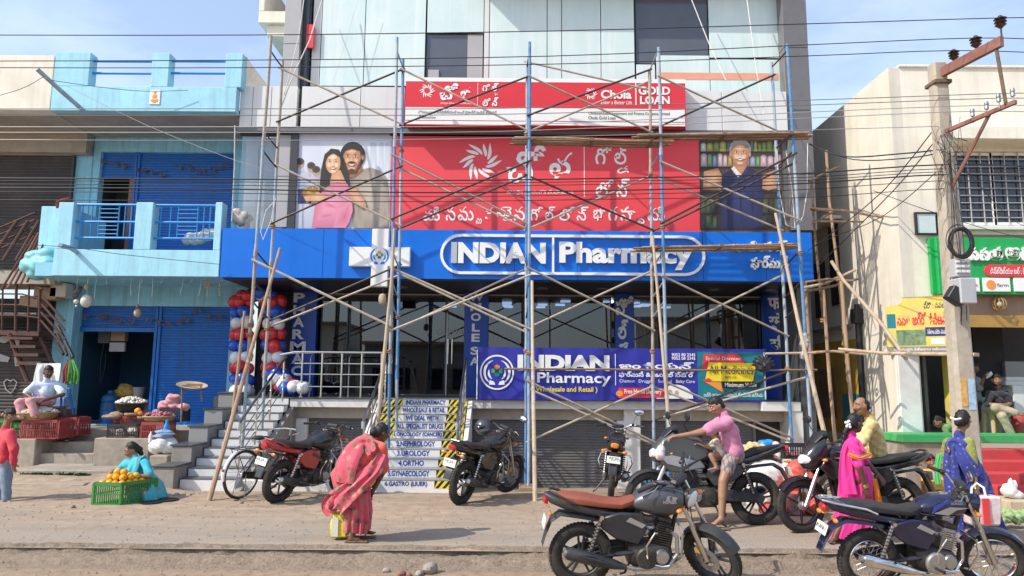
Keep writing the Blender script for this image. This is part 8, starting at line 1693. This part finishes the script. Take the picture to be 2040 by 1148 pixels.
# left stall
PZ = .63
a = W(38, 872, 13.32); crate('front red slatted crate under the garlic basket', (a.x, 13.32, PZ), (1, 0), (0, 1), .70, .45, .34, 'crate_red'); a = W(108, 864, 13.8); crate('red slatted crate behind at the head of the cement steps', (a.x, 13.75, .66), (1, 0), (0, 1), .46, .4, .34, 'crate_red'); a = W(-40, 870, 13.3); crate('green slatted crate at the far left edge of the plinth', (a.x, 13.32, PZ), (1, 0), (0, 1), .52, .4, .33, 'crate_green')
a = W(-30, 838, 13.5); lump('onion_heap', 'heap of small red onions on the far left green crate', 'vegetables', [(V((a.x+.04*i-.05, 13.45+random.uniform(-.08, .1), PZ+.37+random.uniform(0, .05))), .05) for i in range(11)], 'onion', .012, .002)
a = W(72, 836, 13.5); basket('wide cane basket of garlic in front of the seated vendor', (a.x, 13.52, PZ+.345), .36, .13, 'cane', 'garlic', 190, .028)
a = W(112, 826, 13.95); one('produce_tray', MB().box((a.x-.28, 13.85, 1.005), (a.x+.25, 14.2, 1.05)).box((a.x-.26, 13.86, 1.051), (a.x+.23, 14.19, 1.16)).box((a.x-.3, 13.84, 1.165), (a.x+.1, 14.1, 1.19)), M['bamboo_dark'], 'stack of brown produce trays beside the vendor', 'tray', bev=.008); a = W(115, 799, 14.1); one('blue_tin', MB().cbox((a.x, 14.15, 1.28), (.34, .22, .18)), M['cloth_blue'], 'pale blue tin box next to the vendor\'s arm', 'tin', bev=.015)
ch = thing('plastic_chair', 'white plastic chair draped with a white towel behind the vendor', 'chair', W(92, 830, 14.4)); x0, z0, x1, z1 = quadw(66, 724, 122, 800, 14.35)
rs = [];
for i in range(9):
    t = i/8; z = z0+(z1-z0)*t; w = (x1-x0)/2*(.86+.18*sin(pi*t*.8)); xc = (x0+x1)/2; rs.append([V((xc+w*cos(b), 14.35+.10*cos(b)**2*-1+.03*sin(b)+.1*t, z)) for b in [2*pi*q/20 for q in range(20)]])
part('backrest', MB().rings(rs), M['white_paint'], ch); part('towel', MB().path([W(80, 790, 14.2), W(79, 740, 14.22), W(82, 731, 14.26), W(86, 736, 14.42)], [.05, .06, .05, .03], 10), M['sack_white'], ch); part('seat', MB().box((x0+.06, 13.9, 1.08), (x1-.06, 14.33, 1.12)), M['white_paint'], ch, bev=.015)
for sx in (x0+.09, x1-.09):
    for y in (13.95, 14.28): part('leg', MB().tube((sx, y, .63), (sx, y, 1.079), .022, 8), M['white_paint'], ch)
bg = thing('broom_bundle', 'bundle of bright green plastic brooms hanging on the blue wall', 'broom', W(142, 720, 14.1))
for k in range(16):
    a = 126+k*1.9; part('bristles', MB().path([W(141+(a-141)*.35, 717, 14.1), W(a+1, 740, 14.05+.04*(k % 3)), W(a-1+random.uniform(-2, 2), 764+random.uniform(-4, 3), 14.05)], [.014, .03, .016], 6), M['leaf_green' if k > 3 else 'towel_red'] if k % 4 == 1 or k < 4 else mat('broom_green', (.06, .30, .03), .5, var=.25, vs=20), bg)
bs_ = thing('blue_stand', 'thin blue iron stand at the vendor\'s right hand', 'stand', W(133, 800, 13.9))
part('frame', MB().path([W(122, 820, 13.9), W(122, 772, 13.9), W(138, 774, 13.9), W(146, 826, 13.9)], .022, 8).tube(W(122, 790, 13.9), W(141, 791, 13.9), .016), M['shutter_blue'], bs_)
# right stall before the blue shutter
a = W(214, 870, 13.4); crate('black wire crate of garlic on the plinth at the head of the steps', (a.x, 13.36, PZ), (1, 0), (0, 1), .56, .4, .27, 'crate_black'); lump('garlic_fill', 'garlic bulbs heaped inside the black wire crate', 'garlic', [(V((a.x+.05+.045*i, 13.55+random.uniform(-.14, .12), PZ+.10+random.uniform(0, .07))), .05) for i in range(11)], 'garlic', .012, .004)
a = W(280, 868, 13.4); crate('red slatted crate on the plinth behind the blue bottle', (a.x, 13.36, PZ), (1, 0), (0, 1), .46, .4, .31, 'crate_red'); a = W(232, 838, 13.75); crate('red slatted crate under the jute sack and wok', (a.x-.1, 13.82, PZ+.12), (1, 0), (0, 1), .6, .4, .28, 'crate_red')
a = W(257, 829, 13.9); lump('jute_sack', 'brown jute sack spread under the black wok of garlic', 'sack', [(V((a.x+dx, 13.95+dy, PZ+.44+dz)), (.2, .18, .05)) for dx, dy, dz in ((-.2, 0, 0), (.1, -.05, 0), (.25, .05, -.02), (0, .1, .01), (.36, -.05, -.06), (-.28, -.1, -.05))], 'jute', .016, .01)
a = W(260, 815, 13.95); basket('black iron wok heaped with white garlic', (a.x, 13.97, PZ+.49), .29, .15, 'iron_black', 'garlic', 120, .03, 'wok', 'wok'); a = W(316, 834, 13.6); basket('flat cane basket of pink onions beside the wok', (a.x, 13.62, PZ+.315), .28, .10, 'cane', 'onion', 70, .032, fname='onion_heap')
a = W(309, 808, 13.95); lump('blue_wrap', 'crumpled violet-blue plastic sheet behind the onions', 'sheet', [(V((a.x+dx, 14.0, PZ+.42+dz)), (.1, .08, .07)) for dx, dz in ((-.12, 0), (0, .03), (.12, .0))], 'cloth_blue', .014, .014); a = W(284, 806, 13.9); lump('orange_wrap', 'small crumpled orange plastic bag beside the wok', 'bag', [(V((a.x, 13.75, PZ+.5)), (.06, .05, .06)), (V((a.x+.05, 13.75, PZ+.46)), .05)], 'print_orange', .012, .01)
a = W(328, 822, 13.8); crate('black slatted crate under the pink cloth bundle', (a.x-.1, 13.8, PZ+.30), (1, 0), (0, 1), .42, .35, .24, 'crate_black'); a = W(344, 794, 13.9); lump('cloth_bundle', 'pink and red cloth bundle on the black crate', 'bundle', [(V((a.x+dx, 13.92, PZ+.60+dz)), (.14, .12, .07)) for dx, dz in ((-.12, .05), (.05, 0), (.2, -.02), (-.02, .09), (-.14, -.01), (.0, .16))], 'dhoti_pink', .014, .015)
ws = thing('winnow_tray', 'shallow pale winnowing tray on a thin wooden frame by the stairs', 'tray', W(382, 772, 13.5)); a = W(382, 772, 13.5); part('pan', MB().lathe(a, [(.18, 0), (.27, .05), (.28, .05), (.19, .012)], 24, (.15, -.2, 1)), M['charm_tan'], ws)
for (p, q) in (((363, 768), (361, 842)), ((372, 765), (403, 766)), ((363, 768), (403, 768)), ((400, 768), (402, 800))): part('frame_bar', MB().tube(W(*p, 13.45), W(*q, 13.45), .016, 7), M['bamboo'], ws)
# in the dark doorway
a = W(206, 842, 15.9); one('water_drum', MB().lathe((a.x, 16.1, FZ), [(.19, 0), (.19, .42), (.17, .46), (.19, .5), (.16, .6), (.07, .66), (.07, .72)], 22), M['drum_blue'], 'tall dark blue water drum inside the blue doorway', 'drum'); a = W(214, 842, 15.8); one('bucket', MB().lathe((a.x, 15.85, FZ), [(.12, 0), (.16, .28), (.15, .28), (.11, .02)], 20), M['shutter_blue'], 'bright blue bucket standing in front of the drum', 'bucket'); a = W(271, 790, 16.2); one('white_pail', MB().lathe((a.x, 16.3, 1.3), [(.11, 0), (.14, .26), (.13, .26), (.1, .02)], 20), M['panel_grey'], 'whitish pail on the ledge inside the blue doorway', 'pail'); one('store_ledge', MB().box((W(228, 800, 16.1).x, 16.1, FZ), (W(296, 800, 16.1).x, 16.6, 1.295)), M['interior_grey'], 'dark ledge at the back of the blue doorway', 'ledge')
a = W(240, 790, 16.1); lump('yellow_sack', 'limp olive-yellow sack on the ledge inside the doorway', 'sack', [(V((a.x+dx, 16.25, 1.42+dz)), (.17, .12, .12)) for dx, dz in ((-.1, 0), (.08, .02), (0, .1))], 'print_gold', .016, .015)
# sack and bottles on the pedestal
a = W(322, 905, 12.8); lump('white_sack', 'bulging white plastic sack on the pedestal beside the stairs', 'sack', [(V((a.x+dx, 12.85+dy, a.z+.13+dz)), (.15, .15, .13)) for dx, dy, dz in ((-.1, 0, 0), (.1, 0, 0), (0, -.05, .04), (.05, .05, .06))], 'sack_white', .014, .014); lump('folded_cloth', 'folded grey-blue cloth on top of the white sack', 'cloth', [(V((a.x+dx, 12.83, a.z+.31+dz)), (.17, .14, .035)) for dx, dz in ((-.03, 0), (.04, .04), (0, .08))], 'cloth_blue', .012, .008)
def bottle(label, c, m, h=.24, r=.036): return one('bottle', MB().lathe(c, [(r, 0), (r, h*.62), (r*.9, h*.7), (r*.42, h*.84), (r*.42, h), (.004, h)], 14), M[m], label, 'bottle')
a = W(331, 864, 13.2); bottle('blue plastic bottle standing behind the white sack', (a.x, 13.2, PZ), 'plastic_blue', .38, .055); a = W(307, 868, 13.1); bottle('small white bottle beside the folded cloth', (a.x, 12.98, a.z-.12), 'panel_white', .2)
# goods beyond the grey motorcycle
def px_lump(name, label, cat, L, m, Y, vox=.014, amp=.01, f=(26, 22, 34)): return lump(name, label, cat, [(W(a, b, Y+dy), (rx, ry, rz_)) for a, b, dy, rx, ry, rz_ in L], m, vox, amp, f)
Yg = 10.2
px_lump('white_sack', 'long white woven sack lying behind the grey motorcycle', 'sack', [(1530, 945, 0, .28, .22, .20), (1570, 950, 0, .26, .22, .2), (1500, 965, 0, .2, .2, .2), (1560, 985, 0, .4, .2, .2), (1510, 1000, 0, .25, .2, .2)], 'sack_white', Yg); px_lump('red_sack', 'upper red mesh sack between the two parked motorcycles', 'sack', [(1588, 945, -.25, .17, .15, .19), (1610, 950, -.25, .14, .14, .16), (1575, 975, -.25, .13, .12, .14)], 'sack_red', Yg); px_lump('red_sack', 'lower red mesh sack seen through the front wheel', 'sack', [(1592, 1000, -.4, .16, .14, .15), (1620, 1008, -.4, .16, .14, .13), (1560, 1010, -.4, .15, .13, .10), (1530, 1014, -.4, .12, .12, .1)], 'sack_red', Yg)
px_lump('snack_heap', 'round heap of fried golden snacks behind the saddle', 'snacks', [(1488, 894, 0, .12, .12, .05), (1510, 893, 0, .13, .12, .06), (1525, 898, 0, .10, .1, .04), (1500, 888, 0, .1, .1, .05)], 'snack', Yg, .012, .012, (70, 66, 90)); px_lump('blue_bag', 'bright blue plastic bag of goods beside the snacks', 'bag', [(1522, 886, .2, .10, .1, .07), (1534, 882, .2, .07, .08, .06)], 'plastic_blue', Yg); px_lump('white_packet', 'white printed packet between the blue bag and black basket', 'packet', [(1546, 893, .1, .06, .08, .10), (1548, 905, .1, .07, .08, .08)], 'bag_print', Yg)
a = W(1556, 913, Yg); crate('black slatted crate of onions on the white sack', (a.x, Yg-.1, a.z), (1, 0), (0, 1), .44, .34, .19, 'crate_black'); px_lump('onion_fill', 'dark onions filling the black slatted crate', 'onions', [(1564+6*i, 905+random.uniform(-3, 3), .08, .04, .06, .04) for i in range(8)], 'onion', Yg, .01, .003)
px_lump('blue_sheet', 'glossy blue plastic sheet on the ground under the grey motorcycle', 'sheet', [(1300, 952, .3, .16, .14, .09), (1325, 962, .3, .1, .12, .06)], 'plastic_blue', 9.6); px_lump('tote_bag', 'white carry bag with yellow top hung on the grey motorcycle handlebar', 'bag', [(1315, 905, 0, .07, .06, .08), (1318, 896, 0, .05, .05, .06)], 'bag_print', 8.7, .01)
b = Blob(); 
# bags carried
hb = thing('shopping_bag', 'white woven shopping bag with a red stripe held by the woman in dark blue', 'bag', W(1957, 1040, 8.05)); x0, z0, x1, z1 = quadw(1924, 987, 1985, 1045, 8.05); part('body', MB().rings([[V((x0+(x1-x0)*.5+(a)*(x1-x0)*.5*w, 8.05+b_*.09*w, z)) for a, b_ in ((-1, -1), (1, -1), (1, 1), (-1, 1))] for z, w in ((z0, .88), ((z0+z1)/2, .97), (z1, 1.0))]), M['bag_print'], hb, bev=.02); part('red_stripe', MB().box(((x0+x1)/2-.045, 7.945, z0+.02), ((x0+x1)/2+.03, 7.958, z1-.02)), M['print_red'], hb)
for dy in (-.05, .05): part('handle', MB().path([W(1935, 990, 8.05+dy), W(1936, 972, 8.05+dy), W(1946, 963, 8.08), W(1960, 972, 8.05+dy), W(1964, 990, 8.05+dy)], .012, 8), M['white_sign'], hb)
yb_ = thing('carry_bag', 'bright yellow woven carry bag held low by the bending woman', 'bag', W(678, 1070, 8.05)); x0, z0, x1, z1 = quadw(658, 1020, 696, 1070, 8.1); part('body', MB().rings([[V(((x0+x1)/2+a*(x1-x0)*.5*w, 8.12+b_*.08*w, z)) for a, b_ in ((-1, -1), (1, -1), (1, 1), (-1, 1))] for z, w in ((z0, .95), ((z0+z1)/2, 1.0), (z1, .8))]), M['bag_yellow'], yb_, bev=.02); part('pale_panel', MB().box((x0+.03, 8.025, z0+.02), (x0+.10, 8.036, z1-.05)), M['charm_white'], yb_); part('handle', MB().path([W(668, 1022, 8.1), W(672, 1000, 8.1), W(682, 998, 8.1), W(688, 1022, 8.1)], .010, 7), M['bag_yellow'], yb_)
px_lump('carry_bag', 'knotted white plastic carrier bag on a block before the red steps', 'bag', [(2012, 978, 0, .11, .1, .10), (2020, 985, 0, .12, .1, .07), (2014, 962, 0, .035, .03, .08), (2022, 965, 0, .03, .03, .07)], 'sack_white', 10.2, .012, .012); a = W(2008, 993, 10.2); one('timber_block', MB().box((a.x-.15, 9.95, -.02), (a.x+.6, 10.45, a.z)), M['wood_pale'], 'low pale timber block under the white carrier bag', 'block', bev=.012)
px_lump('vegetable_bag', 'clear bag of green leafy vegetables on the ground at the right edge', 'vegetables', [(2005, 1025, 0, .12, .1, .07), (2025, 1030, 0, .14, .1, .08), (2045, 1028, 0, .12, .1, .07), (1998, 1036, 0, .08, .08, .04)], mat('leafy', (.30, .42, .18), .5, var=.35, vs=20) and 'leafy', 9.0, .012, .016, (60, 50, 70))
for (px, py, Yp, lb, m, w, h) in ((2000, 828, 13.05, 'beige plastic stool under the seated man', 'trouser_khaki', .2, .45),):
    a = W(px, 868, Yp); st = thing('stool', lb, 'stool', (a.x, Yp+.15, .86)); part('seat', MB().lathe((a.x-.02, Yp+.17, .86), [(.21, .40), (.21, .44), (.01, .45)], 4), mat('stool_beige', (.52, .42, .22), .5, var=.06), st)
    for i in range(4): t = pi/4+i*pi/2; part('leg', MB().path([(a.x-.02+.15*cos(t), Yp+.17+.15*sin(t), 1.26), (a.x-.02+.19*cos(t), Yp+.17+.19*sin(t), .862)], [.05, .035], 8), M['stool_beige'], st)
for (px, py, lb, m) in ((2030, 762, 'pile of pale boxes on the white counter at the right edge', 'box_white'),): a = W(px, 768, 13.5); one('box_pile', MB().box((a.x-.25, 13.5, a.z), (a.x+.5, 13.8, a.z+.08)).box((a.x-.22, 13.52, a.z+.081), (a.x+.45, 13.78, a.z+.16)), M[m], lb, 'boxes', bev=.006)
one('red_drum', MB().lathe((W(2035, 850, 12.95).x, 12.95, .865), [(.14, 0), (.15, .3), (.13, .36), (.05, .4)], 18), M['crate_red'], 'red plastic can beside the seated man at the right edge', 'can')
# stones, debris, weeds
def stone(px, py, r, label, z=ROADZ, m='rock'):
    c = G(px, py, z); b = MB().ball((0, 0, 0), (r, r*.75, r*.62), 14, 9); s_ = random.uniform(0, 50)
    b.v = [tuple(V(p)*(1+.34*noise_v((p[0]/r*1.1+s_, p[1]/r*1.1, p[2]/r*1.1))+.1*noise_v((p[0]/r*4, p[1]/r*4+s_, p[2]/r*4)))) for p in b.v]; b.transform(Matrix.Translation((c.x, c.y, z+r*.32)) @ Matrix.Rotation(random.uniform(0, 6), 4, 'Z')); return one('stone', b, M[m], label, 'stone', None, 30)
stone(858, 1140, .10, 'largest pale angular stone at the bottom edge of the kerb'); stone(835, 1146, .05, 'small grey stone left of the largest one', m='rock'); stone(770, 1140, .045, 'dark small stone near the red debris'); stone(800, 1146, .05, 'broken reddish brick fragment beside the stone', m='arm_rust'); stone(815, 1147, .035, 'second red brick crumb next to the large stone', m='arm_rust')
stone(352, 990, .06, 'grey stone at the foot of the white stairs', -.02); stone(375, 990, .05, 'pale stone right of the grey one at the foot of the stairs', -.02); stone(395, 987, .04, 'third small stone under the white stairs', -.02); stone(146, 1012, .04, 'lone pebble on the earth left of the green crate', 0); stone(480, 1003, .035, 'small stone by the bicycle stand', 0)
g = MB()
for _ in range(1700):                                             # loose gravel and crumbs of earth
    x = random.uniform(-7, 7); zone = random.random()
    y = random.uniform(6.6, 7.5) if zone < .3 else (random.uniform(9.2, 11.4) if zone < .7 else random.uniform(7.9, 9.4)); z = ROADZ+.008 if y < 7.5 else foot_z(x, y)
    r = random.uniform(.004, .014)*(1.3 if random.random() < .08 else 1); g.add([(x+r, y, z), (x-r*.6, y+r, z), (x-r*.6, y-r, z), (x, y, z+r*1.1), (x+r*.4, y+r*.6, z+r*.7)], [(0, 1, 3), (1, 2, 3), (2, 0, 3), (0, 4, 1), (4, 3, 1)])
o = part('gravel', g, M['rock'], None, 0); tag(o, 'loose gravel scattered over the footpath and road edge', 'gravel', None, 'stuff')
w = MB()
for _ in range(420):
    px = random.choice((random.uniform(34, 120), random.uniform(120, 178), random.uniform(40, 95))); c = W(px, random.uniform(945, 957), 12.40); n_ = random.randint(3, 5); a0 = random.random()*6
    for k in range(n_): a = a0+k*2*pi/n_; L = random.uniform(.03, .07); d = V((cos(a), sin(a), random.uniform(.3, .9)))*L; s = V((-sin(a), cos(a), 0))*L*.28; w.add([c, c+d*.5+s, c+d, c+d*.5-s], [(0, 1, 2, 3)])
o = part('weeds', w, M['leaf_green'], None, 0); tag(o, 'low green weeds growing along the broken cement ledge', 'weeds', None, 'stuff')
# houses across the street, seen only in the shop glass
random.seed(17)
for k, (x, wd_, h, c) in enumerate(((-16, 9, 5.5, 'cream_paint'), (-6, 8, 4.2, 'cement_grey'), (3, 8, 3.6, 'yellow_sign'), (13, 9, 6.0, 'cream_side'))):
    r = thing('street_house', ('tall cream house across the street mirrored in the shop glass', 'low grey house across the street mirrored in the shop glass', 'yellow house across the street mirrored in the shop glass', 'tall pale house across the street mirrored at the right')[k], 'house', (x, -18, 0))
    part('wall', MB().box((x-wd_/2, -22, -.2), (x+wd_/2, -16, h)), M[c], r); part('roof_slab', MB().box((x-wd_/2-.2, -22.2, h+.003), (x+wd_/2+.2, -15.5, h+.2)), M['cement'], r)
    for i in range(4): part('window', MB().box((x-wd_/2+.6+i*wd_/4.4, -15.99, 1.2), (x-wd_/2+1.7+i*wd_/4.4, -15.9, 2.6)), M['window_dark'], r)
